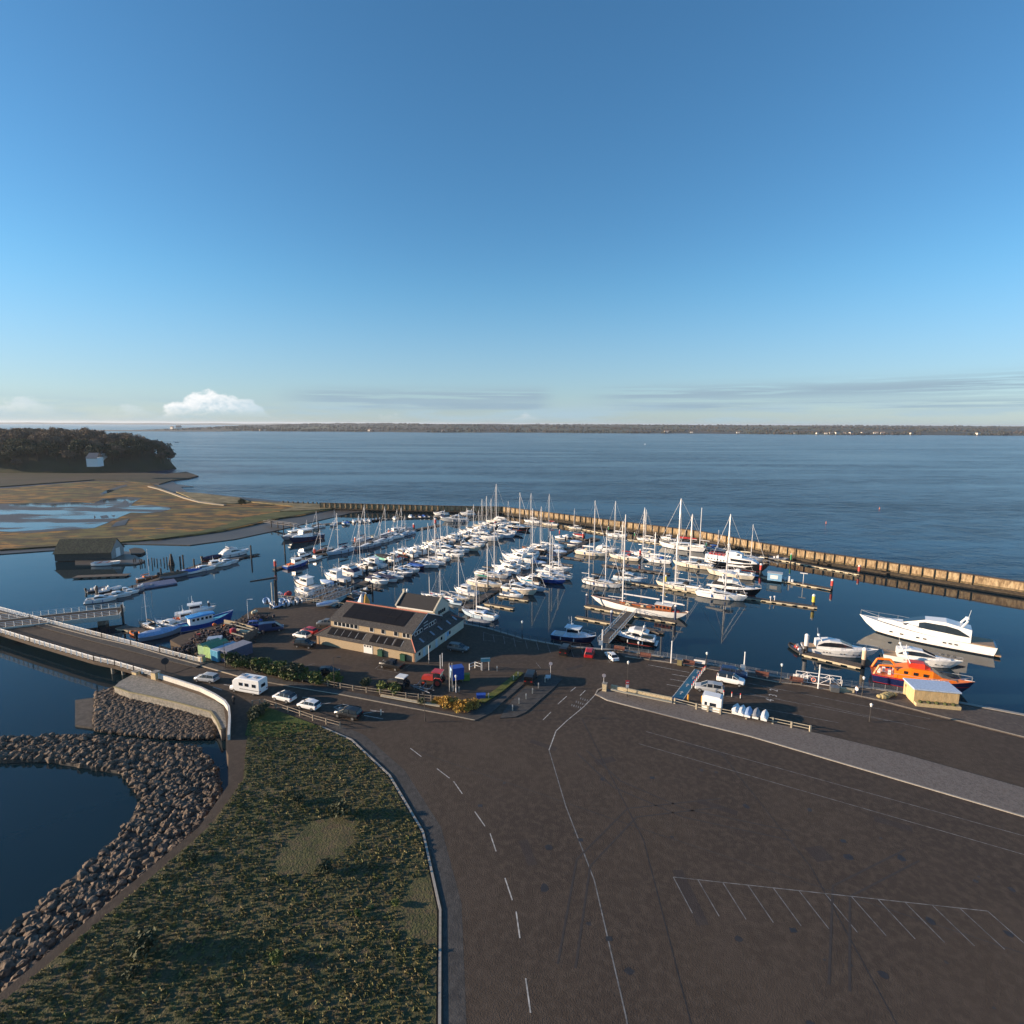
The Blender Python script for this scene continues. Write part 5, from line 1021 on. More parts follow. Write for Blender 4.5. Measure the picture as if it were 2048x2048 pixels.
for x in (-3.6, -2.6, -1.6, -.6, .3):
    for sg in (-1, 1): k.bx(x, sg * 1.32 - .04 - max(0, x) * .1 * sg, 2.1, x + .55, sg * 1.32 + .04 - max(0, x) * .1 * sg, 2.7)
k.obj('window', GLASS, c)
inst('roof', cabin_mesh('fishing_roof', [(-4.6, 1.5, 1.4, 2.95, 3.2), (-1, 1.6, 1.4, 3.1, 3.45), (1.7, 1.2, 1.0, 3.0, 3.25)]), c, mat('sky_blue_roof', (.05, .28, .62), .5))
k = M()
for sg in (-1, 1): k.path([(r_[0][0], sg * r_[-1][1], r_[0][2] + .04) for r_ in rg], .07, 4)
k.obj('cap_rail', mat('white_rail', (.7, .72, .74), .5), bb)
# ------------------------------------------------------------------ breakwater of timber and steel
bwm = ground_mat('weathered_timber', [(0.36, 0.25, 0.14), (0.22, 0.15, 0.08), (0.46, 0.35, 0.21), (0.13, 0.085, 0.05)], [0, 0.6, 1.3, 2.2], bump=0.4, bs=3, stretch=(1, 1, .25))
bwd = mat('weedy_timber', (0.045, 0.035, 0.025), 0.85, var=.4, scale=1.2)
bw = empty('breakwater', bwp[0], 0, 'long timber-faced breakwater with ochre planking between harbour and open sea', 'breakwater')
def offs(pts, d):
    r = []
    for i, p in enumerate(pts):
        a = pts[max(i - 1, 0)]; b = pts[min(i + 1, len(pts) - 1)]; e = (b - a).normalized(); r.append(p + Vector((e.y, -e.x, 0)) * d)
    return r
B0 = bwp[0]
def wallpart(name, off0, off1, z0, z1, m):
    A, B_ = offs(bwp, off0), offs(bwp, off1); k = M()
    k.loft([[(a.x - B0.x, a.y - B0.y, z0 - B0.z), (b.x - B0.x, b.y - B0.y, z0 - B0.z), (b.x - B0.x, b.y - B0.y, z1 - B0.z), (a.x - B0.x, a.y - B0.y, z1 - B0.z)] for a, b in zip(A, B_)]); return k.obj(name, m, bw)
wallpart('planking', 0, -1.2, 1.75, 4.1, bwm); wallpart('footing', .25, -1.5, -1, 1.1, bwd); wallpart('weed_band', .12, -1.3, 1.1, 1.75, ground_mat('weed_stain', [(.10, .08, .045), (.06, .055, .03), (.2, .14, .08)], [0, .8, 1.7])); wallpart('top_beam', .15, -1.35, 4.1, 4.35, mat('dark_capping', (0.11, 0.075, 0.05), .8)); wallpart('walkway', 1.6, .36, .9, 1.15, bwd)
pm = M(); pm.bx(-.09, -.2, -3.2, .09, .2, .32); pmesh = pm.mesh('timber_post', bwd)
acc = 0; cnt = 0
for a, b in zip(bwp, bwp[1:]):
    L_ = (b - a).length; e = (b - a).normalized()
    while acc < L_ and cnt < 98:
        q = a + e * acc + Vector((e.y, -e.x, 0)) * .22; o = inst('timber_post', pmesh, bw, loc=q - B0, rz=math.atan2(e.y, e.x)); acc += 3.35; cnt += 1
    acc -= L_
for px, py in ((566, 1005), (576, 1005.5), (586, 1006), (596, 1006), (606, 1006.5), (616, 1007), (626, 1007), (634, 1007.5)):
    p = P(px, py, 1.4); r = empty('timber_groyne', p, R(-60), 'short dark timber groyne, one of the row left of the breakwater', 'groyne', 'groynes left of the breakwater'); k = M(); k.add([(-2, -.4, -1), (2, -.4, -1), (2, .4, -1), (-2, .4, -1), (-.5, -.3, 1.1), (.5, -.3, 1.1), (.5, .3, 1.1), (-.5, .3, 1.1)], [(0,1,5,4),(1,2,6,5),(2,3,7,6),(3,0,4,7),(4,5,6,7)]); k.obj('timber', bwd, r)
# ------------------------------------------------------------------ pontoons
PD = ground_mat('pontoon_deck', [(0.13, 0.105, 0.085), (0.19, 0.16, 0.13), (0.09, 0.072, 0.06)], [0, 1.5, 4], bump=.2, bs=8); PF = mat('cream_float', (0.50, 0.43, 0.30), .8, var=.15); PG = mat('grey_float', (0.16, 0.155, 0.15), .8)
def pontoon(a, b, wd, label, group, fl=PG, gap=2.7, frac=.55, px=True):
    p, q = (P(*a, 0), P(*b, 0)) if px else (a, b); d = q - p; L = d.length; ang = math.atan2(d.y, d.x)
    r = empty('pontoon', p, ang, label, 'pontoon', group)
    k = M(); k.bx(0, -wd / 2, .38, L, wd / 2, .52); k.obj('deck', PD, r)
    k = M(); k.bx(0, -wd / 2 - .03, .26, L, -wd / 2 + .1, .50); k.bx(0, wd / 2 - .1, .26, L, wd / 2 + .03, .50); k.obj('rubbing_strake', fl if fl is PF else PD, r)
    f = M(); f.bx(0, -wd / 2 + .02, -.4, 1, wd / 2 - .02, .37); fm = f.mesh('float', fl); n = min(60, max(1, int(L / gap)))
    for i in range(n): inst('float', fm, r, loc=((i + .15) * L / n, 0, 0), sc=(frac * L / n, 1, 1))
    return r
GP = 'floating pontoons of the marina'
CENT = [(928, 1222), (960, 1198), (1005, 1173), (1060, 1146), (1110, 1123), (1155, 1098), (1187, 1077)]
c0, c1 = P(928, 1222, 0), P(1187, 1077, 0)
pontoon((925, 1223), (1006, 1172), 2.6, 'near walkway of the central pontoon, right of the gabled building', GP)
pontoon((1006, 1172), (1187, 1077), 2.4, 'main walkway of the central pontoon, shaded between the boats', GP)
pontoon((1172, 1084), (1196, 1079), 3, 'dark pontoon head at the far end of the central pontoon', GP)
pontoon((598, 1214), (722, 1170), 2.4, 'near walkway of the long left pontoon', GP)
pontoon((722, 1170), (880, 1105), 2.4, 'middle walkway of the long left pontoon', GP)
pontoon((880, 1105), (990, 1053), 2.4, 'far walkway of the long left pontoon below the mast cluster', GP)
pontoon((549, 1141), (620, 1116), 2, 'end of the mid-river pontoon by the red and white pile', GP)
pontoon((620, 1116), (700, 1096), 2, 'mid-river pontoon length behind the pale yacht', GP)
pontoon((700, 1096), (828, 1062), 2, 'mid-river pontoon length behind the row of yachts', GP)
pontoon((826, 1062), (880, 1051), 2.4, 'empty pontoon length between two red-topped piles', GP)
pontoon((624, 1052), (752, 1040), 1.8, 'left half of the far pontoon', GP); pontoon((752, 1040), (975, 1032), 1.8, 'right half of the far pontoon', GP)
pontoon((188, 1200), (318, 1160), 2, 'river pontoon length with speedboats at far left', GP); pontoon((318, 1160), (400, 1132), 2, 'river pontoon length right of the blue rafts', GP); pontoon((400, 1132), (518, 1110), 2, 'river pontoon tip with the flybridge cruiser', GP)
pontoon((150, 1156), (258, 1152), 3, 'wide bare pontoon in front of the old boat shed', GP, fl=mat('tan_float', (.24, .21, .17), .8))
pontoon((1171, 1213), (1352, 1247), 2.2, 'striped cream and black pontoon under the classic ketch', GP, fl=PF)
pontoon((1236, 1163), (1420, 1190), 2.0, 'striped pontoon left of the black trawler yacht', GP, fl=PF); pontoon((1470, 1194), (1634, 1217), 2.0, 'striped pontoon with the yellow pile at its end', GP, fl=PF)
pontoon((1524, 1155), (1663, 1181), 2.4, 'pontoon carrying the blue and white kiosk', GP, fl=PF)
pontoon((1127, 1052), (1210, 1068), 1.6, 'left pontoon under the breakwater', GP, fl=PF); pontoon((1256, 1080), (1330, 1090), 1.6, 'middle pontoon under the breakwater', GP, fl=PF); pontoon((1522, 1114), (1720, 1151), 1.8, 'right pontoon under the breakwater', GP, fl=PF)
pontoon((1606, 1309), (1722, 1336), 2.6, 'striped pontoon under the sleek sports yacht', GP, fl=PF)
pontoon((1204, 1131), (1340, 1150), 1.6, 'pontoon behind the two white ketches', GP)
pontoon((996, 1194), (1057, 1203), 1.3, 'finger pontoon below the low white speedboat', GP, fl=PF); pontoon((968, 1209), (1028, 1220), 1.3, 'empty finger pontoon nearest the quay', GP, fl=PF)
pontoon((1152, 1236), (1222, 1249), 1.4, 'left finger pontoon beside the gangway', GP, fl=PF); pontoon((1248, 1252), (1328, 1269), 1.4, 'right finger pontoon beside the gangway', GP)
pontoon((240, 1257), (330, 1272), 2.4, 'stone-coloured slip pontoon beside the swing bridge', GP, fl=PF); pontoon((330, 1268), (376, 1250), 2.2, 'dark jetty under the small cabin cruiser', GP)
pontoon((700, 1197), (722, 1190), 2.6, 'dinghy raft with pale blue floats', GP, fl=C['paleblue'])
# finger pontoons along the two long walkways
for (a, b, side, n, lab) in ((P(598, 1214, 0), P(990, 1053, 0), 1, 15, 'finger pontoon between the left side boats of the long left pontoon'), (P(700, 1180, 0), P(990, 1053, 0), -1, 12, 'finger pontoon between the right side boats of the long left pontoon'), (P(1006, 1172, 0), P(1187, 1077, 0), 1, 8, 'finger pontoon between the left side boats of the central pontoon'), (P(1006, 1172, 0), P(1150, 1100, 0), -1, 6, 'finger pontoon between the right side boats of the central pontoon')):
    u_ = Vector((math.cos(R(-30)), math.sin(R(-30)), 0))
    for i in range(n):
        p = a + (b - a) * ((i + .5) / n); q = p - u_ * side * 1.3; pontoon(q, q - u_ * side * 8.5, .9, lab, lab + 's', px=False, gap=4)
RF = empty('pontoon_raft', P(316, 1170, 0), R(40), 'pale blue slatted raft near the left river pile', 'raft'); k = M(); [k.bx(-5, -3 + i * .8, .1, 5, -2.6 + i * .8, .6) for i in range(8)]; k.obj('deck', mat('slate_blue', (.16, .19, .30), .7), RF)
# ------------------------------------------------------------------ piles and navigation posts
pole_m = M(); pole_m.cyl((0, 0, -1), (0, 0, 1), .5, n=10); POLE = pole_m.mesh('post', None); cap_m = M(); cap_m.sph((0, 0, 0), 1, 10, 5, .8); CAP = cap_m.mesh('cap', None)
PIL = mat('dark_pile', (.045, .04, .038), .8, var=.3); WHP = mat('white_pile', (.72, .70, .68), .5); REDP = mat('red_sleeve', (.55, .05, .035), .5); YELP = mat('yellow_sleeve', (.65, .52, .06), .5); GRNP = mat('green_sleeve', (.03, .30, .10), .5); ORP = mat('orange_sleeve', (.62, .17, .08), .5)
def pile(px, py, h, label, d=.6, col=None, low=PIL, cap=True, frac=.55, group=None, z=0.0, name='mooring_pile', cat='pile'):
    r = empty(name, P(px, py, z), 0, label, cat, group)
    def seg(n_, m, z0, z1, dd): inst(n_, POLE, r, m, loc=(0, 0, (z0 + z1) / 2), sc=(dd, dd, (z1 - z0) / 2))
    if col: seg('post', low, -1 if z == 0 else 0, h * (1 - frac), d); seg('sleeve', col, h * (1 - frac), h * (1 - .0), d * 1.12)
    else: seg('post', low, -1 if z == 0 else 0, h, d)
    if cap: inst('cap', CAP, r, WHP, loc=(0, 0, h), sc=(d * .6, d * .6, d * .8))
    return r
for a in ((551, 1141, 3.6, 'red and white pile at the near end of the mid-river pontoon', .8, REDP), (630, 1113, 3.2, 'red and white pile by the rounded cuddy boat', .8, REDP), (711, 1090, 3.2, 'orange pile behind the pale blue-grey yacht', .8, ORP), (778, 1071, 3, 'orange pile beside the orange gear boat', .8, ORP),
          (828, 1062, 3.4, 'red pile at the left end of the empty pontoon length', .9, REDP), (871, 1052, 3.6, 'red pile at the right end of the empty pontoon length', 1.0, REDP), (1119, 1073, 3, 'thin red pile at the head of the central pontoon', .5, REDP), (1166, 1082, 3.5, 'red and white pile at the dark pontoon head', .7, REDP),
          (1280, 1119, 3.8, 'red pile between the maroon covered and the blue hooded yacht', .7, REDP), (1521, 1148, 3.4, 'red and white pile at the bow of the passenger vessel', .8, REDP), (1663, 1180, 3.2, 'red and white pile at the end of the kiosk pontoon', .7, REDP), (1717, 1150, 3.2, 'red and white pile at the right end under the breakwater', .7, REDP),
          (1626, 1214, 3.4, 'yellow pile with white top at the end of a striped pontoon', .8, YELP), (1331, 1172, 3.4, 'yellow and red pile beside the black-tented yacht', .6, YELP), (1611, 1307, 4.3, 'white pile with red base at the stern of the sleek sports yacht', .8, WHP), (1726, 1334, 4, 'cream pile at the bow of the sleek sports yacht', .8, mat('cream_pile', (.62, .5, .34), .6)),
          (1412, 1097, 2.6, 'green-topped post under the breakwater by the large schooner', .4, GRNP), (1581, 1128, 3.8, 'green-topped post at the right part of the breakwater', .5, GRNP), (1217, 1064, 2.6, 'green-topped post by the breakwater yacht', .4, GRNP), (1269, 1076, 2.4, 'pale green post left of the small breakwater yacht', .4, GRNP)):
    pile(*a, low=PIL)
for a in ((1173, 1213, 3.5, 'white-capped pile at the ketch bow', .5), (1222, 1256, 4.4, 'white-capped blue pile beside the gangway', .6), (1350, 1242, 4.2, 'white-capped blue pile at the ketch stern', .6)): pile(*a, low=mat('navy_pile', (.02, .035, .09), .5))
for a in ((419, 1225, 3, 'white-capped pile behind the blue fishing boat', .5), (1097, 1082, 2, 'white-capped post on the central pontoon, near the tented boat', .3), (1083, 1090, 2, 'white-capped post between yacht masts on the central pontoon', .3), (1130, 1097, 2, 'white-capped post on the shaded side of the central pontoon', .3), (976, 1180, 4.5, 'dark pile with white cap on the near walkway of the central pontoon', .4), (1043, 1158, 4, 'black pile below the sports cruiser of the central pontoon', .5),
          (1020, 1183, 3.4, 'slim dark pile beside the blue sail cover yacht', .3)): pile(*a)
for i, (px, py, h, t) in enumerate(((323, 1156, 3.4, 'dark pile left of the brown-covered boat'), (389, 1136, 3.4, 'pointed dark pile right of the brown-covered boat'), (503, 1118, 5.4, 'dark pile with green top at the river pontoon tip'), (361, 1130, 3.2, 'thin dark post right of the old dolphin'), (367, 1131, 4, 'thick dark post farthest right of the old jetty remains'), (247, 1246, 5, 'dark timber pile at the end of the swing bridge'), (196, 1198, 4, 'dark pile in front of the leftmost boats'),
                                  (570, 1108, 5, 'dark pile in front of the pale passenger boat pair'), (637, 1060, 4, 'dark pile beside the leftmost far pontoon yacht'), (745, 1186, 3, 'dark post at the slipway raft'))):
    pile(px, py, h, t, d=.55, cap=False)
for i in range(14):
    px = 266 + i * 6.2 + random.Random(i).uniform(-2, 2)
    pile(px, 1127 + random.Random(i + 50).uniform(-2, 2), random.Random(i + 9).uniform(1.2, 2.6), 'rotting timber post of the old jetty remains left of the dolphin', d=.35, cap=False, group='old jetty posts in the river')
for i in range(22):
    t = (i + .5) / 22; p = P(618, 1208, 0) + (P(986, 1056, 0) - P(618, 1208, 0)) * t; px_, py_ = None, None
    r = empty('mooring_pile', p + Vector((random.Random(i).uniform(-1.6, 1.6), 0, 0)), 0, 'plain dark mooring pile among the boats of the long left pontoon', 'pile', 'plain piles along the long left pontoon'); inst('post', POLE, r, PIL, loc=(0, 0, 1.4), sc=(.4, .4, 2.0))
dp = empty('dolphin', P(343.5, 1130, 0), 0, 'old timber dolphin standing in the river', 'dolphin'); k = M(); k.cyl((0, 0, -1), (0, 0, 4.2), .5, .35); [k.cyl((1.1 * math.cos(a), 1.1 * math.sin(a), -1), (.2 * math.cos(a), .2 * math.sin(a), 3.2), .25) for a in (0, 1.26, 2.5, 3.77, 5)]; k.obj('timber', PIL, dp)
# ------------------------------------------------------------------ kiosk and pumps on the pontoon
kx = empty('kiosk', P(1549, 1160, .52), R(-28), 'blue and white kiosk hut on the pontoon', 'kiosk'); k = M(); k.bx(-2.2, -1.2, 0, 2.2, 1.2, 2.5); k.obj('wall', mat('sky_blue_wall', (.18, .36, .55), .6), kx); k = M(); k.bx(-2.35, -1.35, 2.5, 2.35, 1.35, 2.65); k.obj('roof', DECKG, kx); k = M(); k.bx(-1.3, -1.24, .7, 1.0, -1.2, 1.9); k.obj('sign_panel', GEL, kx)
for px, py, hh, t in ((1570, 1161, .9, 'short white pump nearest the blue kiosk'), (1577, 1163, 1.9, 'tall white pump right of the blue kiosk'), (1584, 1164, .9, 'short white pump farthest from the kiosk')):
    o = empty('fuel_pump', P(px, py, .52), R(-28), t, 'pump', 'pumps on the kiosk pontoon'); k = M(); k.bx(-.35, -.3, 0, .35, .3, hh); k.obj('cabinet', GEL, o)
o = empty('sign_post', P(1606, 1168, .52), R(-28), 'white T-shaped post on the kiosk pontoon', 'post'); k = M(); k.cyl((0, 0, 0), (0, 0, 3.6), .1, n=6); k.obj('post', ALU, o); k = M(); k.bx(-1.1, -.15, 3.5, 1.1, .15, 3.75); k.obj('crossbar', ALU, o)
for px, py, t in ((1541, 1202, 'left of two white service posts on the striped pontoon'), (1549, 1201, 'right of two white service posts on the striped pontoon')):
    o = empty('service_post', P(px, py, .52), 0, t, 'service post'); k = M(); k.cyl((0, 0, 0), (0, 0, 1.0), .09, n=6); k.obj('post', ALU, o); k = M(); k.bx(-.2, -.2, 1.0, .2, .2, 1.4); k.obj('lamp', GEL, o)
# ------------------------------------------------------------------ gangways
def truss_walk(name, a, b, za, zb, wd, h, label, lattice=True, m=STEEL):
    p, q = P(*a, za), P(*b, zb); d = q - p; L = d.length; r = empty(name, p, math.atan2(d.y, d.x), label, 'gangway'); s_ = (zb - za) / L
    k = M(); k.loft([[(x, -wd / 2, s_ * x), (x, wd / 2, s_ * x), (x, wd / 2, s_ * x + .12), (x, -wd / 2, s_ * x + .12)] for x in (0, L)]); k.obj('deck', PD, r)
    for sg in (-1, 1):
        k = M(); y = sg * wd / 2
        for hh in (.1, h): k.cyl((0, y, hh), (L, y, s_ * L + hh), .07, n=4)
        n = max(2, int(L / 1.6))
        for i in range(n + 1): x = L * i / n; k.cyl((x, y, s_ * x + .1), (x, y, s_ * x + h), .05, n=4)
        if lattice:
            for i in range(n): x, x2 = L * i / n, L * (i + 1) / n; k.cyl((x, y, s_ * x + (h if i % 2 else .1)), (x2, y, s_ * x2 + (.1 if i % 2 else h)), .04, n=4)
        k.obj('handrail', m, r)
    return r
truss_walk('gangway', (1207, 1285), (1262, 1225), GZ, .6, 2.6, 1.1, 'wide gangway from the quay down to the ketch pontoon', False)
truss_walk('gangway', (600, 1203), (672, 1176), GZ, .8, 2.4, 1.9, 'lattice gangway beside the classic motor yacht')
truss_walk('gangway', (640, 1207), (700, 1184), GZ, .8, 2.4, 1.9, 'lattice gangway nearer the brick building')
truss_walk('gangway', (531, 1044), (590, 1052), 2.0, 2.6, 2.4, 1.0, 'long timber footbridge from the marsh', False, mat('grey_timber', (.3, .28, .26), .8)); truss_walk('gangway', (590, 1052), (614, 1062), 2.6, .6, 2.0, 1.0, 'sloping ramp behind the blue passenger boat', False)
for px, t in ((543, 'first'), (556, 'second'), (567, 'third'), (582, 'fourth')): pile(px, 1056 + (px - 543) * .1, 3.4, t + ' dark leg of the timber footbridge, counted from the marsh', d=.5, cap=False)
pontoon((612, 1064), (636, 1062), 3, 'pontoon landing at the foot of the ramp', GP, fl=PF)
motor(586, 1077, 12, AU + 180, 'pale grey passenger boat beyond the navy one at the timber footbridge', GU, style='house', hull=GREYH)
motor(611, 1081, 17, AU + 182, 'large navy-hulled passenger boat by the timber footbridge', GU, style='house', hull=NAVY, gear='grey')
truss_walk('gangway', (1592, 1359), (1682, 1372), GZ + .15, GZ + .4, 1.6, 1.5, 'white lattice gangway lying along the quay in front of the lifeboat', True, ALU)
# ------------------------------------------------------------------ main brick building (local frame: x along the front, y to the back)
A_ = P(634, 1287, GZ); B_ = P(830.8, 1324.6, GZ); BL_ = (B_ - A_).length; bang = math.atan2((B_ - A_).y, (B_ - A_).x)
brick = ground_mat('buff_brick', [(0.44, 0.345, 0.225), (0.52, 0.41, 0.28), (0.36, 0.27, 0.17)], [0, 1.6, 5], bump=.3, bs=12, stretch=(1, 1, 3)); slate = ground_mat('slate_roof', [(0.085, 0.078, 0.072), (0.12, 0.11, 0.10), (0.055, 0.05, 0.048)], [0, 1.2, 4], bump=.3, bs=9, stretch=(1, 1, 1)); pv = mat('solar_panel', (.010, .009, .010), .5, var=.2, spec=.15)
white_m = mat('white_paint', (.78, .77, .74), .5, var=.04); cladding = mat('dark_cladding', (.03, .04, .055), .7, var=.2, scale=2); ridge_m = mat('terracotta_ridge', (.42, .12, .075), .7); render_m = ground_mat('pale_render', [(0.55, 0.50, 0.40), (0.6, 0.55, 0.46)], [0, .8], bump=.1)
mb = empty('harbour_building', A_, bang, 'low buff brick building with lean-to roofs, solar panels and red ridge beside the car park', 'building')
D = 21.9; L = BL_; e = 2.25; d_ = 2.25; EH = 2.25; UB = 3.75; UE = 5.35; UV = 14.6; RV = 8.4; RH = 7.7
k = M(); k.bx(0, 0, 0, L, D, EH); k.obj('wall', brick, mb)
sw = M(); sw.bx(L - .01, 0, 0, L + .06, D, EH); sw.obj('side_wall', render_m, mb)
o = .3
k = M()   # lean-to roof, hipped round the upper storey
k.add([(-o, -o, EH - .05), (L + o, -o, EH - .05), (L + o, D + o, EH - .05), (-o, D + o, EH - .05), (e, d_, UB), (L - e, d_, UB), (L - e, UV, UB), (e, UV, UB), (L - e, D - 2, UB - .3), (e, D - 2, UB - .3)],
      [(0, 1, 5, 4), (1, 2, 8, 5), (2, 3, 9, 8), (3, 0, 4, 9), (5, 8, 9, 4), (0, 3, 2, 1)]); lr = k.obj('lean_to_roof', slate, mb)
k = M(); k.cyl((-o, -o, EH), (e, d_, UB + .04), .12, n=4); k.cyl((L + o, -o, EH), (L - e, d_, UB + .04), .12, n=4); k.cyl((L + o, D + o, EH), (L - e, D - 2, UB - .25), .12, n=4); k.obj('hip_tiles', ridge_m, lr)
def onroof(x, t, up=.05): return (x, -o + (d_ + o) * t, EH - .05 + (UB - EH + .05) * t + up)
for x in (3.6, 5.5, 7.4, 9.3, 11.3, 14.9, 16.9, 18.9, 21.1):
    k = M(); w_ = .8; a = [onroof(x - w_, .22), onroof(x + w_, .22), onroof(x + w_, .86), onroof(x - w_, .86)]; b = [(q[0], q[1], q[2] + .06) for q in a]
    k.add(a + b, [(4, 5, 6, 7), (0, 1, 5, 4), (1, 2, 6, 5), (2, 3, 7, 6), (3, 0, 4, 7)]); k.obj('solar_panel', pv, lr)
    k = M(); k.bx(x + w_ + .12, .05, 0, x + w_ + .3, .4, .1); k.v = [onroof(x + w_ + .1, .3, .03), onroof(x + w_ + .28, .3, .03), onroof(x + w_ + .28, .8, .03), onroof(x + w_ + .1, .8, .03)]; k.f = [(0, 1, 2, 3)]; k.obj('flashing', mat('lead_grey', (.25, .25, .25), .6), lr)
k = M(); k.bx(e, d_, UB - .8, L - e, UV, UE); up = k.obj('upper_wall', brick, mb)
k = M(); k.add([(L - e + .02, d_ + .02, UB - .3), (L - e + .02, UV, UB - .3), (L - e + .02, UV, UE), (L - e + .02, RV, RH - .15), (L - e + .02, d_ + .02, UE)], [(0, 1, 2, 3, 4)]); gw = k.obj('gable_wall', cladding, mb); k = M(); k.add([(e - .02, d_, UB), (e - .02, UV, UB), (e - .02, UV, UE), (e - .02, RV, RH - .15), (e - .02, d_, UE)], [(4, 3, 2, 1, 0)]); k.obj('gable_wall', brick, mb)
k = M()
def slab(k, pts, th=.14):
    n = len(pts); k.add([(p[0], p[1], p[2] - th) for p in pts] + list(pts), [tuple(range(n - 1, -1, -1)), tuple(range(n, 2 * n))] + [(i, (i + 1) % n, (i + 1) % n + n, i + n) for i in range(n)])
sl = (RH - UE) / (RV - d_)
slab(k, [(e - .4, d_ - .35, UE - .35 * sl), (L - e + .4, d_ - .35, UE - .35 * sl), (L - e + .4, RV, RH), (e - .4, RV, RH)]); slab(k, [(e - .4, RV, RH), (L - e + .4, RV, RH), (L - e + .4, UV + .35, UE - .3), (e - .4, UV + .35, UE - .3)]); rf = k.obj('roof', slate, mb)
k = M(); k.cyl((e - .4, RV, RH + .02), (L - e + .4, RV, RH + .02), .16, n=5); k.obj('ridge_tiles', ridge_m, rf)
def rr_(x, t, up): return (x, d_ - .35 + (RV - d_ + .35) * t, UE - .35 * sl + (RH - UE + .35 * sl) * t + up)
for i in range(6):
    x0 = 4.6 + i * 2.72; x1 = x0 + 2.66
    for j, (t0, t1) in enumerate(((.24, .58), (.59, .93))):
        k = M(); a = [rr_(x0, t0, .05), rr_(x1, t0, .05), rr_(x1, t1, .05), rr_(x0, t1, .05)]; b = [(q[0], q[1], q[2] + .05) for q in a]; k.add(a + b, [(4, 5, 6, 7), (0, 1, 5, 4), (1, 2, 6, 5), (2, 3, 7, 6), (3, 0, 4, 7)]); k.obj('solar_panel', pv, rf)
def window(x0, z0, x1, z1, par, y=0.0, mull=1, n='window', ny=-1):
    k = M(); t = .06
    k.bx(x0 - t, y - .07, z0 - t, x1 + t, y + .02, z0); k.bx(x0 - t, y - .07, z1, x1 + t, y + .02, z1 + t); k.bx(x0 - t, y - .07, z0, x0, y + .02, z1); k.bx(x1, y - .07, z0, x1 + t, y + .02, z1)
    for i in range(mull): xx = x0 + (x1 - x0) * (i + 1) / (mull + 1); k.bx(xx - .04, y - .06, z0, xx + .04, y + .02, z1)
    w_ = k.obj(n, white_m, par); k = M(); k.bx(x0, y - .03, z0, x1, y + .01, z1); k.obj('pane', GLASS, w_); return w_
for i in range(6): window(3.2 + i * 1.12, 4.1, 4.16 + i * 1.12, 5.0, up, d_, mull=0)
for x in (13.0, 16.0, 19.3): window(x, 4.05, x + .95, 4.95, up, d_, mull=0)
window(21.5, 4.05, 22.3, 4.95, up, d_, mull=0); window(22.5, 4.05, 23.3, 4.95, up, d_, mull=0)
k = M(); k.bx(e, d_ - .08, UE - .28, L - e, d_ - .01, UE - .1); k.obj('fascia', white_m, up)
k = M(); k.bx(12.9, -.08, .02, 15.2, -.01, 2.0); dr = k.obj('garage_door', white_m, mb); k = M(); [k.bx(13.05 + i * .72, -.1, 1.45, 13.5 + i * .72, -.07, 1.8) for i in range(3)]; k.obj('window', GLASS, dr)
window(17.0, .9, 17.8, 1.7, mb); 
k = M(); k.bx(-.28, -.42, EH - .2, L + .3, -.3, EH - .05); k.obj('gutter', mat('dark_gutter', (.06, .05, .045), .5), mb)
k = M(); k.cyl((L - .35, -.12, 0), (L - .35, -.12, EH), .06, n=5); k.cyl((.45, -.12, 0), (.45, -.12, EH), .06, n=5); k.obj('downpipe', ridge_m, mb)
# right side: doors, posters, gable windows
for y, w_, c, n in ((3.0, .9, 'pane', 'side_door'), (8.2, .9, '', 'side_door'), (12.5, .8, '', 'side_door')):
    k = M(); k.bx(L + .05, y, 0.02, L + .12, y + w_, 1.9); k.obj(n, mat('pale_blue_door', (.45, .55, .62), .5), mb)
for y in (1.2, 5.4, 10.6, 14.5): k = M(); k.bx(L + .05, y, .9, L + .1, y + .7, 1.6); k.obj('window', GLASS, mb)
k = M(); k.bx(L + .05, 13.6, .7, L + .11, 14.3, 1.8); k.obj('poster', mat('poster_blue', (.1, .35, .65), .5), mb)
for y in (3.4, 4.5, 5.6, 9.4, 10.5, 11.6): 
    k = M(); k.bx(L - e + .02, y, 4.1, L - e + .08, y + .9, 5.0); w_ = k.obj('window', white_m, gw); k = M(); k.bx(L - e + .06, y + .1, 4.2, L - e + .1, y + .8, 4.9); k.obj('pane', GLASS, w_)
for z in (4.3, 5.0, 5.7): k = M(); k.bx(L - e + .02, 7.2, z, L - e + .1, 8.9, z + .1); k.obj('stair_rail', white_m, gw)
k = M(); k.cyl((L - e + .4, d_ - .35, UE - .4), (L - e + .4, RV, RH - .02), .07, n=4); k.cyl((L - e + .4, UV + .35, UE - .35), (L - e + .4, RV, RH - .02), .07, n=4); k.obj('bargeboard', white_m, gw)
for y in (4, 8.5, 12, 16, 19): 
    k = M(); a = [(L + o - (e + o) * t, y + yy, EH + (UB - EH) * t + .06) for t, yy in ((.3, 0), (.3, .6), (.75, .6), (.75, 0))]; k.add(a, [(0, 1, 2, 3)]); k.obj('rooflight', mat('rooflight_glass', (.25, .3, .38), .15), lr)
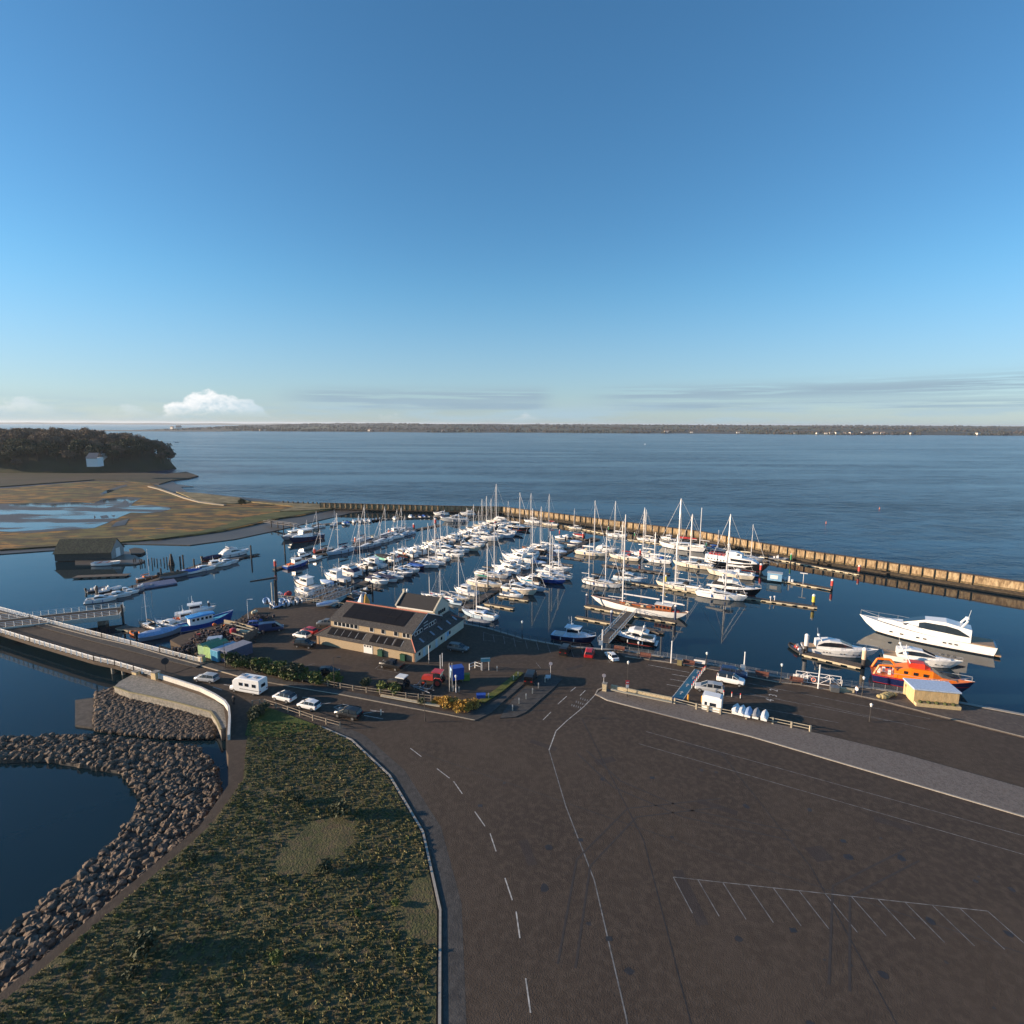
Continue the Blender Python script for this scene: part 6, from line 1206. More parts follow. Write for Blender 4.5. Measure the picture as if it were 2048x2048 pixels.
# ------------------------------------------------------------------ gabled building behind
gb = empty('gabled_building', mb.matrix_basis @ Vector((0, 0, 0)) if False else A_, bang, 'gabled building with black roof and pale stone copings at the water side', 'building')
x0, x1, y0, y1, ym, E2, R2 = 11.4, 22.0, 15.0, 21.6, 18.3, 5.9, 8.1
k = M(); k.bx(x0, y0, 0, x1, y1, E2); gwl = k.obj('wall', render_m, gb)
k = M()
for x in (x0 - .15, x1 - .15): k.add([(x, y0, E2 - .01), (x, y1, E2 - .01), (x, ym, R2), (x + .3, y0, E2 - .01), (x + .3, y1, E2 - .01), (x + .3, ym, R2)], [(0, 1, 2), (5, 4, 3), (0, 3, 4, 1), (1, 4, 5, 2), (2, 5, 3, 0)])
k.obj('gable', render_m, gb)
k = M(); slab(k, [(x0 + .1, y0 - .3, E2 - .12), (x1 - .1, y0 - .3, E2 - .12), (x1 - .1, ym, R2 + .1), (x0 + .1, ym, R2 + .1)], .12); slab(k, [(x0 + .1, ym, R2 + .1), (x1 - .1, ym, R2 + .1), (x1 - .1, y1 + .3, E2 - .12), (x0 + .1, y1 + .3, E2 - .12)], .12); grf = k.obj('roof', mat('black_tiles', (.022, .02, .02), .7, var=.2, scale=3, bump=.2), gb)
k = M()
for x in (x0, x1):
    for ya, yb in ((y0 - .35, ym), (y1 + .35, ym)): k.loft([[(x - .2, ya, E2 - .05), (x + .2, ya, E2 - .05), (x + .2, ya, E2 + .28), (x - .2, ya, E2 + .28)], [(x - .2, yb, R2 + .12), (x + .2, yb, R2 + .12), (x + .2, yb, R2 + .42), (x - .2, yb, R2 + .42)]])
k.obj('coping', mat('coping_stone', (.50, .45, .35), .8), gb)
k = M(); k.bx(x0 - .25, ym - .25, R2 + .2, x0 + .25, ym + .25, R2 + 1.0); k.obj('chimney', mat('coping_stone', (.5, .45, .35), .8), gb); k = M(); k.sph((x0 + 1.0, ym, R2 + .7), .32, 8, 5, 1.5); k.obj('dome_aerial', white_m, gb)
k = M(); k.bx(x0 + .2, y0 - .36, E2 - .3, x1 - .2, y0 - .3, E2 - .05); k.obj('fascia', white_m, gb)
window(x0 + .9, 4.3, x0 + 1.8, 5.3, gwl, y0); window(x0 + 2.3, 4.3, x0 + 3.0, 5.3, gwl, y0)
for y in (16.6, 17.5, 18.4, 19.3): k = M(); k.bx(x1 + .0, y, 4.5, x1 + .2, y + .45, 5.3); k.obj('window', GLASS, gwl)
k = M(); k.loft([[(x1 + .3, y0 + 1.2, 3.9), (x1 + 3.4, y0 + 1.2, 2.5), (x1 + 3.4, y1, 2.5), (x1 + .3, y1, 3.9)], [(x1 + .3, y0 + 1.2, 4.0), (x1 + 3.4, y0 + 1.2, 2.6), (x1 + 3.4, y1, 2.6), (x1 + .3, y1, 4.0)]]); k.obj('side_roof', slate, gb)
# ------------------------------------------------------------------ old boat shed at the far left
sh = empty('boat_shed', P(205, 1112, .8), R(8), 'old boat shed with mossy roof and white door in its gable end', 'shed'); k = M(); k.bx(-14, -4.5, -.6, 5.5, 4.5, 2.6); k.obj('wall', mat('tarred_timber', (.07, .065, .055), .85), sh)
k = M(); slab(k, [(-14.3, -5, 2.3), (5.8, -5, 2.3), (5.8, 0, 7.0), (-14.3, 0, 7.0)]); slab(k, [(-14.3, 0, 7.0), (5.8, 0, 7.0), (5.8, 5, 2.3), (-14.3, 5, 2.3)]); k.obj('roof', ground_mat('mossy_roof', [(.10, .10, .06), (.15, .14, .09), (.07, .06, .045)], [0, .5, 2], bump=.3), sh)
k = M(); k.add([(5.55, -4.4, 2.5), (5.55, 4.4, 2.5), (5.55, 0, 6.8)], [(0, 1, 2)]); k.add([(5.56, -4.4, -.6), (5.56, 4.4, -.6), (5.56, 4.4, 2.5), (5.56, -4.4, 2.5)], [(0, 1, 2, 3)]); gg = k.obj('gable_end', mat('grey_boards', (.28, .28, .27), .8), sh); k = M(); k.bx(5.58, -1.3, -.2, 5.66, 1.5, 3.1); k.obj('door', white_m, sh)
sheet('shed_bank', [(150, 1100), (258, 1103), (290, 1122), (270, 1128), (150, 1130)], .45, mud_m, thick=1)
# white house on the headland
for (px, py, s_, t) in ((198, 914, .6, 'large white house half hidden by trees on the headland'), (190, 924, .5, 'lower white house wing at the left edge of the headland')):
    p = P(px, py, 16); hs = empty('white_house', p, R(10), t, 'house'); k = M(); k.bx(-9 * s_, -5, -4, 9 * s_, 5, 4); k.obj('wall', white_m, hs); k = M(); slab(k, [(-9.6 * s_, -5.6, 3.8), (9.6 * s_, -5.6, 3.8), (8 * s_, 0, 8.4), (-8 * s_, 0, 8.4)], .2); slab(k, [(-8 * s_, 0, 8.4), (8 * s_, 0, 8.4), (9.6 * s_, 5.6, 4.8), (-9.6 * s_, 5.6, 4.8)], .2); k.obj('roof', mat('grey_roof', (.16, .16, .17), .8), hs)
# ------------------------------------------------------------------ swing bridge and road bridge
br = empty('swing_bridge', P(188, 1250, 0), R(24), 'swung-open bridge deck with white railings at far left', 'bridge')
def rail_run(par, p0, p1, h, m, post, n_rails=3, name='railing', gap=1.6, r=.05):
    d = Vector(p1) - Vector(p0); k = M()
    for i in range(n_rails):
        z = h * (i + 1) / n_rails; k.cyl(Vector(p0) + Vector((0, 0, z)), Vector(p1) + Vector((0, 0, z)), r, n=4)
    n = max(1, int(d.length / gap))
    for i in range(n + 1): q = Vector(p0) + d * i / n; k.cyl(q, q + Vector((0, 0, h + .04)), r * 1.3, n=4)
    return k.obj(name, m, par)
k = M(); k.bx(-26, -3.4, 2.6, 6.2, 3.4, 3.0); k.obj('deck', asph, br); k = M(); k.bx(-26, -3.6, 1.9, 6.3, -3.35, 3.1); k.bx(-26, 3.35, 1.9, 6.3, 3.6, 3.1); k.bx(6.15, -3.5, 1.9, 6.35, 3.5, 3.1); k.obj('girder', mat('bridge_cream', (.55, .52, .45), .6), br)
for y in (-3.45, 3.45): rail_run(br, (-26, y, 3.1), (6, y, 3.1), 1.2, white_m, None)
k = M(); k.cyl((2, 0, -1), (2, 0, 2.6), 1.2, n=10); k.obj('pier', conc, br)
rb = empty('road_bridge', P(300, 1330, GZ), 0, 'road bridge over the river with white railings and cream edge beam', 'bridge')
def loc(px, py, z, ref): return P(px, py, z) - ref.location
def parapet(ref, pts, z, name='railing'):
    w_ = [loc(a, b, z, ref) for a, b in pts]
    k = M()
    for a, b in zip(w_, w_[1:]):
        for hh in (.25, .5, .75, 1.0): k.cyl(a + Vector((0, 0, hh)), b + Vector((0, 0, hh)), .035 if hh < 1 else .07, n=4)
        n = max(1, int((b - a).length / 2.0))
        for i in range(n + 1): q = a + (b - a) * i / n; k.bx(q.x - .08, q.y - .08, q.z, q.x + .08, q.y + .08, q.z + 1.12)
    return k.obj(name, white_m, ref)
NEAR = [(-100, 1234), (60, 1284), (188, 1322), (230, 1331), (268, 1342), (318, 1357)]; FAR = [(-100, 1194), (60, 1237), (204, 1275), (262, 1290), (320, 1305), (402, 1326)]
dk = [loc(a, b, GZ + .05, rb) for a, b in NEAR + [(404, 1327)] + FAR[::-1]]; k = M(); k.prism(dk if sum(dk[i].x * dk[(i+1)%len(dk)].y - dk[(i+1)%len(dk)].x * dk[i].y for i in range(len(dk))) > 0 else dk[::-1], -.75, .05); ob = k.obj('deck', asph, rb)
import bmesh
bm = bmesh.new(); bm.from_mesh(ob.data); bmesh.ops.triangulate(bm, faces=[f for f in bm.faces if len(f.verts) > 4]); bm.to_mesh(ob.data); bm.free()
parapet(rb, FAR, GZ + .1); parapet(rb, NEAR, GZ + .1)
k = strip('edge_beam', [(a, b + 1) for a, b in NEAR], GZ - .95, .3, None, h=1.1, obj=False); k.v = [(Vector(p) - rb.location)[:] for p in k.v]; k.obj('edge_beam', mat('bridge_cream', (.55, .52, .45), .6), rb)
k = strip('footway', [(a, b) for a, b in ((-100, 1200), (60, 1243), (204, 1281), (262, 1296), (320, 1311), (402, 1331))], GZ + .1, 2.4, None, h=.12, obj=False); k.v = [(Vector(p) - rb.location)[:] for p in k.v]; k.obj('footway', foot_m, rb)
k = strip('kerb', [(a, b) for a, b in ((-100, 1199), (60, 1241), (192, 1276), (270, 1293.5), (338, 1314), (400, 1331))], GZ + .1, .25, None, h=.16, obj=False); k.v = [(Vector(p) - rb.location)[:] for p in k.v]; k.obj('kerb', kerb_m, rb)
for px, py in ((206, 1360), (227, 1362), (250, 1366)):
    q = P(px, py, 0) - rb.location + Vector((0, 3, 0)); k = M(); k.cyl((q.x, q.y, q.z - 1), (q.x, q.y, -.7), .35, n=8); k.obj('pier', conc, rb)
def block(px, py, wx, wy, h, label, m, rz=-20, name='stone_pier', cat='pier', z=GZ):
    r = empty(name, P(px, py, z), R(rz), label, cat); k = M(); k.bx(-wx / 2, -wy / 2, 0, wx / 2, wy / 2, h); k.obj('block', m, r); k = M(); k.bx(-wx / 2 - .08, -wy / 2 - .08, h, wx / 2 + .08, wy / 2 + .08, h + .12); k.obj('cap', conc, r); return r
tan_stone = mat('tan_stone', (.52, .40, .22), .8)
block(404, 1324, 1.2, .8, 1.35, 'tan stone pier ending the far bridge railing', tan_stone); block(312, 1357, 1.2, 1.1, 1.35, 'tan stone pier ending the near bridge railing', tan_stone); block(272, 1348, 1.2, .8, .5, 'low tan stone block on the bridge edge', tan_stone)
ref = empty('parapet_wall', P(318, 1356, GZ), 0, 'curving pale parapet wall along the concrete apron', 'wall')
k = strip('wall', [(318, 1356), (350, 1366), (402, 1383), (430, 1397), (450, 1410), (458, 1422), (460, 1441), (458, 1480)], GZ, .35, None, h=.9, obj=False); k.v = [(Vector(p) - ref.location)[:] for p in k.v]; k.obj('wall', mat('parapet_white', (.58, .55, .50), .7), ref)
# roundabout style chevron board and its post
o_ = empty('road_sign', P(332, 1345, GZ), R(20), 'dark round-cornered road sign with its back to the camera on the bridge', 'road sign'); k = M(); k.cyl((0, 0, 0), (0, 0, 2.2), .05, n=5); k.obj('post', PIL, o_); k = M(); k.cyl((0, -.05, 2.4), (0, .05, 2.4), .7, n=12); k.obj('plate', mat('dark_plate', (.03, .03, .035), .5), o_)
# ------------------------------------------------------------------ stone wall, timber rails, railings
stonew = ground_mat('sandstone_wall', [(.46, .38, .24), (.34, .27, .17), (.55, .46, .31)], [0, 1.2, 4], bump=.6, bs=7)
def wall_run(name, label, pts, z, wd, h, m, cat='wall'):
    ref = empty(name, P(*pts[0], z), 0, label, cat); k = strip(name, pts, z, wd, None, h=h, obj=False); k.v = [(Vector(p) - ref.location)[:] for p in k.v]; k.obj('wall', m, ref)
    k = strip(name, pts, z + h, wd + .12, None, h=.08, obj=False); k.v = [(Vector(p) - ref.location)[:] for p in k.v]; k.obj('coping', mat('wall_coping', (.42, .37, .27), .85), ref); return ref
wall_run('stone_wall', 'long sandstone wall running to the blue lane', [(1222, 1379), (1252, 1386), (1300, 1396), (1344, 1405)], GZ + .12, .4, .95, stonew)
block(1209, 1382, .8, .8, 1.5, 'square sandstone pier at the start of the long wall', stonew)
wall_run('stone_wall', 'low stone retaining strip under the rail fence by the tractors', [(762, 1392), (800, 1399), (850, 1408), (880, 1413)], GZ, .3, .35, stonew)
RAILW = mat('weathered_rail', (.27, .22, .165), .85, var=.25)
def fence(label, pts, z, h, gap, m, rails=(.45, .95), name='rail_fence', post=.09, rr=.05, cat='fence', group=None, pz=None):
    w_ = [P(a, b, z) for a, b in pts]; ref = empty(name, w_[0], 0, label, cat, group); k = M(); tot = 0
    for a, b in zip(w_, w_[1:]):
        for hh in rails:
            k.cyl(a + Vector((0, 0, hh * h)) - w_[0], b + Vector((0, 0, hh * h)) - w_[0], rr, n=4)
    k.obj('rail', m, ref)
    pm_ = M(); pm_.bx(-post, -post, 0, post, post, h * 1.05); pmm = pm_.mesh('post', m); cnt = 0
    for a, b in zip(w_, w_[1:]):
        n = max(1, int(round((b - a).length / gap)))
        for i in range(n):
            if cnt < 99: inst('post', pmm, ref, loc=a + (b - a) * i / n - w_[0], rz=math.atan2((b - a).y, (b - a).x)); cnt += 1
    inst('post', pmm, ref, loc=w_[-1] - w_[0])
    return ref
fence('timber rail fence below the hedge along the road', [(448, 1322), (472, 1329), (520, 1346), (558, 1354), (605, 1363), (656, 1372), (706, 1381), (760, 1389), (812, 1396), (862, 1401), (895, 1404)], GZ + .1, 1.0, 2.7, RAILW)
fence('timber rail fence at the grassy corner of the near roadside', [(505, 1412), (520, 1410), (530, 1409), (552, 1416), (576, 1424), (600, 1432), (626, 1441), (680, 1456)], GZ + .1, 1.0, 2.6, RAILW)
fence('timber rail fence right of the stone wall', [(1349, 1407), (1392, 1418), (1415, 1423), (1440, 1428), (1492, 1438), (1545, 1447), (1620, 1463)], GZ + .12, 1.0, 3.2, mat('pale_rail', (.40, .35, .26), .8), post=.13, rr=.07)
rmat = mat('galvanised_rail', (.24, .25, .26), .5, .3, var=.1)
fence('grey metal railings along the quay in front of the ketch', [(1212, 1298), (1240, 1301.5), (1335, 1316), (1430, 1332)], GZ + .12, 1.15, 1.9, rmat, rails=(.2, .36, .52, .68, .84, 1.0), name='quay_railing', post=.045, rr=.022)
fence('grey metal railings along the right part of the promenade', [(1430, 1332), (1554, 1355), (1640, 1367), (1746, 1378), (1818, 1389.5), (1890, 1402)], GZ + .12, 1.15, 1.9, rmat, rails=(.2, .36, .52, .68, .84, 1.0), name='quay_railing', post=.045, rr=.022)
fence('dark railings along the shaded quay edge by the parking bays', [(945, 1250), (974, 1257), (1045, 1278), (1123, 1292), (1180, 1298)], GZ + .12, 1.1, 2.0, mat('dark_rail', (.05, .055, .06), .5), rails=(.3, .65, 1.0), name='quay_railing', post=.05, rr=.03)
fence('low white railings behind the tenders on the slipway', [(551, 1197), (600, 1203), (655, 1209), (690, 1215)], GZ, 1.1, 2.0, mat('cream_rail', (.42, .38, .30), .7), rails=(.5, 1.0), name='slipway_railing', post=.06, rr=.05)
fence('small white handrail in the traffic island', [(939, 1340), (950, 1336), (962, 1340)], GZ, 1.3, 1.3, white_m, rails=(.5, 1.0), name='handrail', post=.06, rr=.05)
# ------------------------------------------------------------------ vehicles (local +x is the front)
def paint(n, c, r=.3): return mat('car_' + n, c, r, var=.04, spec=.6)
PW, PS, PB, PR, PG_, PN = paint('white', (.78, .78, .77)), paint('silver', (.38, .39, .40), .3), paint('black', (.012, .012, .014)), paint('red', (.42, .015, .02)), paint('grey', (.10, .105, .11)), paint('navy', (.012, .03, .10))
TYRE = mat('tyre', (.015, .015, .015), .85); RIM = mat('alloy_rim', (.35, .35, .36), .35, .6); LAMPW = mat('headlight_glass', (.6, .62, .65), .15); LAMPR = mat('tail_light', (.35, .01, .01), .3)
CARP = {}
def ringx(x, w, wt, z0, z1): return [(x, -w * .86, z0), (x, -w, z0 + .14), (x, -w, z0 + (z1 - z0) * .6), (x, -wt, z1), (x, wt, z1), (x, w, z0 + (z1 - z0) * .6), (x, w, z0 + .14), (x, w * .86, z0)]
def car_proto(kind):
    # body stations x, half width, top half width, bottom, top ; glasshouse stations
    if kind == 'hatch': B = [(-2.0, .74, .68, .42, .92), (-1.9, .86, .76, .3, 1.0), (-1.2, .88, .8, .24, 1.0), (.6, .88, .8, .24, .98), (1.3, .86, .76, .26, .9), (1.85, .8, .66, .3, .74), (2.0, .66, .55, .38, .62)]; G = [(-1.95, .68, .62, .96, 1.05), (-1.65, .74, .56, .97, 1.40), (-.6, .78, .60, .97, 1.50), (.35, .78, .60, .95, 1.44), (1.25, .72, .66, .90, .96)]; RT = [(-1.68, .57, 1.41), (-.6, .61, 1.51), (.3, .60, 1.45)]; L = 4.0
    elif kind == 'saloon': B = [(-2.35, .74, .66, .42, .92), (-2.2, .86, .76, .3, .98), (-1.2, .89, .8, .24, 1.0), (.7, .89, .8, .24, .96), (1.5, .87, .76, .26, .86), (2.15, .8, .66, .3, .72), (2.35, .66, .55, .38, .6)]; G = [(-1.9, .68, .64, .96, 1.0), (-1.2, .72, .56, .97, 1.36), (-.4, .78, .60, .97, 1.42), (.4, .78, .58, .95, 1.36), (1.35, .72, .66, .88, .92)]; RT = [(-1.2, .57, 1.37), (-.4, .61, 1.43), (.35, .59, 1.38)]; L = 4.7
    elif kind in ('suv', 'estate'):
        h = .22 if kind == 'suv' else 0; B = [(-2.3, .78, .72, .45, 1.0 + h), (-2.2, .92, .82, .34 + h * .4, 1.05 + h), (-1.2, .94, .86, .28 + h * .4, 1.05 + h), (.7, .94, .86, .28 + h * .4, 1.02 + h), (1.4, .92, .82, .3 + h * .4, .98 + h), (2.1, .86, .72, .34 + h * .4, .85 + h), (2.3, .72, .6, .42 + h * .4, .7 + h)]
        G = [(-2.22, .76, .7, 1.0 + h, 1.1 + h), (-2.0, .8, .66, 1.02 + h, 1.52 + h), (-.6, .84, .68, 1.02 + h, 1.60 + h), (.35, .84, .66, 1.0 + h, 1.54 + h), (1.3, .78, .72, .96 + h, 1.02 + h)]; RT = [(-2.02, .67, 1.53 + h), (-.6, .69, 1.61 + h), (.3, .67, 1.56 + h)]; L = 4.6
    elif kind == 'pickup': B = [(-2.6, .9, .88, .5, 1.15), (-1.0, .94, .9, .4, 1.15), (.8, .94, .88, .4, 1.15), (1.6, .92, .82, .42, 1.1), (2.35, .88, .74, .45, .98), (2.5, .76, .65, .5, .8)]; G = [(-.85, .84, .74, 1.12, 1.72), (.2, .84, .7, 1.12, 1.76), (.6, .84, .68, 1.12, 1.70), (1.35, .8, .76, 1.1, 1.15)]; RT = [(-.85, .75, 1.73), (.2, .71, 1.78), (.55, .69, 1.72)]; L = 5.1
    else: B = [(-2.5, .88, .8, .4, 1.15), (-2.4, .95, .9, .3, 1.15), (1.2, .95, .9, .3, 1.15), (1.9, .93, .82, .32, 1.1), (2.4, .86, .72, .36, .95), (2.5, .75, .6, .42, .7)]; G = [(-2.45, .86, .78, 1.12, 1.9), (-1.5, .88, .78, 1.12, 2.0), (.9, .88, .76, 1.12, 1.95), (1.9, .82, .76, 1.06, 1.12)]; RT = [(-2.45, .80, 1.92), (-1.5, .80, 2.02), (.85, .77, 1.97)]; L = 5.0
    k = M(); k.loft([ringx(*b) for b in B])
    for sg in (-1, 1):      # pillars belong to the body shell
        for gx in (1, len(G) - 2):
            g = G[gx]; k.cyl((g[0], sg * g[1] * 1.005, g[3]), (g[0] * .98, sg * g[2] * 1.01, g[4]), .05, n=4)
        g = G[len(G) // 2]; k.cyl((g[0], sg * (g[1] + .005), g[3]), (g[0], sg * (g[2] + .005), g[4]), .05, n=4)
        a, b = G[-2], G[-1]; k.cyl((a[0], sg * a[2], a[4]), (b[0], sg * b[2], b[4]), .045, n=4)
    d = dict(body=k.mesh('body', None)); k = M(); k.loft([[(x, -w0, z0), (x, -w1, z1), (x, w1, z1), (x, w0, z0)] for x, w0, w1, z0, z1 in G]); d['glass'] = k.mesh('glass', GLASS)
    if kind == 'van':
        k = M(); k.loft([[(x, -w0 - .012, z0), (x, -w1 - .012, z1 + .01), (x, w1 + .012, z1 + .01), (x, w0 + .012, z0)] for x, w0, w1, z0, z1 in G[:2] + [(.2, .88, .77, 1.12, 1.97)]]); k.f += []; d['body_top'] = k.mesh('body_top', None)
    k = M(); k.loft([[(x, -w, z - .03), (x, w, z - .03), (x, w * .9, z + .025), (x, -w * .9, z + .025)] for x, w, z in RT]); d['roof'] = k.mesh('roof', None)
    d['xf'] = L / 2 * .64; d['xr'] = -L / 2 * .62; d['w'] = B[2][1]; d['xn'] = B[-2][0]; d['xt'] = B[0][0]; d['zl'] = B[-2][4]; d['zt'] = B[0][4]; return d
k = M(); k.cyl((0, -.1, 0), (0, .1, 0), .33, n=14); WTY = k.mesh('tyre', TYRE); k = M(); k.cyl((0, -.11, 0), (0, .115, 0), .2, n=10); WRIM = k.mesh('rim', RIM)
k = M(); k.bx(-.06, -.16, -.07, .06, .16, .07); LMP = k.mesh('light', None)
def car(kind, px, py, hd, label, pm, roof=None, cat='car', group='parked cars', name='parked_car', sc=1.0, z=GZ):
    if kind not in CARP: CARP[kind] = car_proto(kind)
    d = CARP[kind]; r = empty(name, P(px, py, z + .01), R(hd), label, cat, group, sc)
    b = inst('body', d['body'], r, pm); inst('glass', d['glass'], r); inst('roof', d['roof'], r, roof or pm)
    if 'body_top' in d: inst('side_panel', d['body_top'], r, pm)
    for x in (d['xf'], d['xr']):
        for sg in (-1, 1): w_ = inst('wheel', WTY, r, loc=(x, sg * (d['w'] - .08), .33)); inst('rim', WRIM, w_)
    for sg in (-1, 1):
        inst('headlight', LMP, r, LAMPW, loc=(d['xn'] + .02, sg * .58, d['zl'] - .06)); inst('tail_light', LMP, r, LAMPR, loc=(d['xt'] + .0, sg * .6, d['zt'] - .08))
    k = None
    return r
RD = -25
car('estate', 414, 1362, 168, 'silver estate car with roof bars driving onto the bridge', PS, group='vehicles on the road', name='moving_car')
car('hatch', 569, 1400, 158, 'white hatchback with dark glass roof following the motorhome', PW, PB, group='vehicles on the road', name='moving_car', sc=1.08)
car('hatch', 618, 1416, 160, 'white hatchback with all-white roof, second behind the motorhome', PW, group='vehicles on the road', name='moving_car', sc=1.03)
car('estate', 697, 1433, 160, 'dark estate car with bright roof rails at the bottom of the road', PB, group='vehicles on the road', name='moving_car', sc=1.05)
car('hatch', 604, 1275, 158, 'white coupe parked beside a dark red car', PW, PB, sc=1.08)
car('hatch', 618, 1266, 158, 'dark red car half hidden behind the white coupe', PR, sc=1.02)
car('suv', 610, 1294, -12, 'black pickup-like car in deep shade below the white coupe', PB)
car('suv', 653, 1252, 175, 'dark silver off-road car at the left end of the brick building', PG_)
car('pickup', 783, 1336, 155, 'black off-road pickup in front of the brick building', PB, sc=1.03)
car('hatch', 658, 1348, 0, 'black car behind the hedge gap', PB)
car('estate', 917, 1301, -20, 'dark estate beside the shaded side of the brick building', PG_, sc=1.02)
car('van', 1131, 1306, 70, 'black van in a bay by the railings, left of the red car', PB, cat='van', sc=.95)
car('hatch', 1179, 1311, 76, 'bright red car in a bay by the railings', PR, sc=1.12)
car('saloon', 1223, 1317, 105, 'white saloon facing the railings', PW, sc=.95)
car('van', 1061, 1362, 78, 'dark van with black roof leaving by the bollards', PB, cat='van', group='vehicles on the road', name='moving_car', sc=1.0)
car('estate', 1418, 1382, 160, 'silver-white estate beside the blue lane', PS, sc=1.12)
car('suv', 1461, 1367, -26, 'white-flanked dark off-road car behind the silver-white estate', PW, PB, sc=1.1)
car('suv', 1467, 1354, -24, 'dark blue off-road car nearest the promenade', PN, sc=1.1)
car('van', 543, 1262, 20, 'dark blue van at the gate of the fishing yard', PN, cat='van', sc=1.1)
car('hatch', 513, 1253, 10, 'royal blue car parked inside the fishing yard', paint('blue', (.02, .04, .25)))
# motorhome
mh = empty('motorhome', P(498, 1383, GZ), R(163), 'white motorhome with windows high in its side, on the road', 'motorhome', 'vehicles on the road')
k = M(); k.loft([[(x, -1.1, z0), (x, -1.15, z0 + .2), (x, -1.12, z1 - .1), (x, -1.0, z1), (x, 1.0, z1), (x, 1.12, z1 - .1), (x, 1.15, z0 + .2), (x, 1.1, z0)] for x, z0, z1 in ((-3.3, .5, 2.9), (-3.2, .4, 3.0), (1.2, .4, 3.0), (2.1, .45, 2.75), (2.6, .9, 2.3))]); k.obj('body', PW, mh)
k = M(); k.loft([[(x, -.98, .4), (x, -1.0, z1 - .3), (x, -.85, z1), (x, .85, z1), (x, 1.0, z1 - .3), (x, .98, .4)] for x, z1 in ((1.0, 1.9), (2.3, 1.9), (2.6, 1.35), (3.4, 1.05), (3.55, .7))]); k.obj('cab', PW, mh)
k = M(); k.add([(2.62, -.86, 1.42), (2.62, .86, 1.42), (2.3, .82, 1.97), (2.3, -.82, 1.97)], [(0, 1, 2, 3)]); [k.bx(1.5, s_ * 1.0 - .03, 1.35, 2.3, s_ * 1.0 + .03, 1.85) for s_ in (-1, 1)]; k.obj('windscreen', GLASS, mh)
for x in (-2.6, -1.0, .3):
    for sg in (-1, 1): k = M(); k.bx(x, sg * 1.16 - .02, 1.6, x + .8, sg * 1.16 + .02, 2.2); k.obj('window', GLASS, mh)
k = M(); k.bx(-3.36, -.5, 1.5, -3.3, .5, 2.1); k.obj('window', GLASS, mh)
for x, y in ((-2.2, 0), (-.4, .3), (.9, -.2)): k = M(); k.bx(x, y - .35, 3.0, x + .7, y + .35, 3.12); k.obj('rooflight', mat('smoked_dome', (.3, .3, .32), .3), mh)
k = M(); k.bx(-3.2, -1.17, .95, 1.0, -1.14, 1.05); k.bx(-3.2, 1.14, .95, 1.0, 1.17, 1.05); k.obj('stripe', PG_, mh)
for x in (2.4, -1.9):
    for sg in (-1, 1): w_ = inst('wheel', WTY, mh, loc=(x, sg * 1.0, .35), sc=(1.05,) * 3); inst('rim', WRIM, w_)
for sg in (-1, 1): inst('headlight', LMP, mh, LAMPW, loc=(3.5, sg * .7, .8)); inst('tail_light', LMP, mh, LAMPR, loc=(-3.33, sg * .9, .9))
# tractors and trailer
def tractor(px, py, hd, label, body, roofm, sc=1.0):
    r = empty('tractor', P(px, py, GZ), R(hd), label, 'tractor', None, sc)
    k = M(); k.loft([[(x, -.45, .8), (x, -.45, z), (x, .45, z), (x, .45, .8)] for x, z in ((-.2, 1.7), (1.2, 1.65), (2.1, 1.5), (2.25, 1.1))]); k.obj('bonnet', body, r)
    k = M(); k.loft([[(x, -.7, .9), (x, -.75, 1.5), (x, -.62, 2.5), (x, .62, 2.5), (x, .75, 1.5), (x, .7, .9)] for x in (-1.5, -.1)]); k.obj('cab', GLASS, r); k = M(); k.bx(-1.7, -.85, 2.5, .15, .85, 2.68); k.obj('roof', roofm, r)
    for sg in (-1, 1):
        for x, s_ in ((-1.1, 2.3), (1.6, 1.4)): w_ = inst('wheel', WTY, r, loc=(x, sg * .95, .33 * s_), sc=(s_, 2.0, s_)); inst('rim', WRIM, w_, body)
        k = M(); k.path([(-2.0, sg * .95, 1.1), (-1.6, sg * .95, 1.65), (-.6, sg * .95, 1.65), (-.25, sg * .95, 1.2)], .09, 4); k.obj('mudguard', body, r)
    return r
RW = paint('tractor_red', (.40, .03, .02), .5); BLKM = mat('machine_black', (.03, .03, .03), .6)
tractor(797, 1377, 160, 'tractor with white cab roof and red wheels behind the bushes', BLKM, DECK); tractor(868, 1368, 165, 'bright red tractor with loader beside the blue bin hut', RW, paint('tractor_roof', (.5, .04, .04)), 1.05)
tr = empty('boat_trailer', P(843, 1383, GZ), R(150), 'grey boat trailer between the two tractors', 'trailer'); k = M(); k.cyl((-2.5, -.6, .6), (2.8, 0, .6), .07, n=4); k.cyl((-2.5, .6, .6), (2.8, 0, .6), .07, n=4); k.cyl((-1.2, -1, .5), (-1.2, 1, .5), .06, n=4); [k.path([(x, -.9, .6), (x, -.9, 1.5), (x, 0, 1.1), (x, .9, 1.5), (x, .9, .6)], .05, 4) for x in (-2, -.4, 1)]; k.obj('frame', RIM, tr)
for sg in (-1, 1): w_ = inst('wheel', WTY, tr, loc=(-1.2, sg * 1.0, .33)); inst('rim', WRIM, w_)
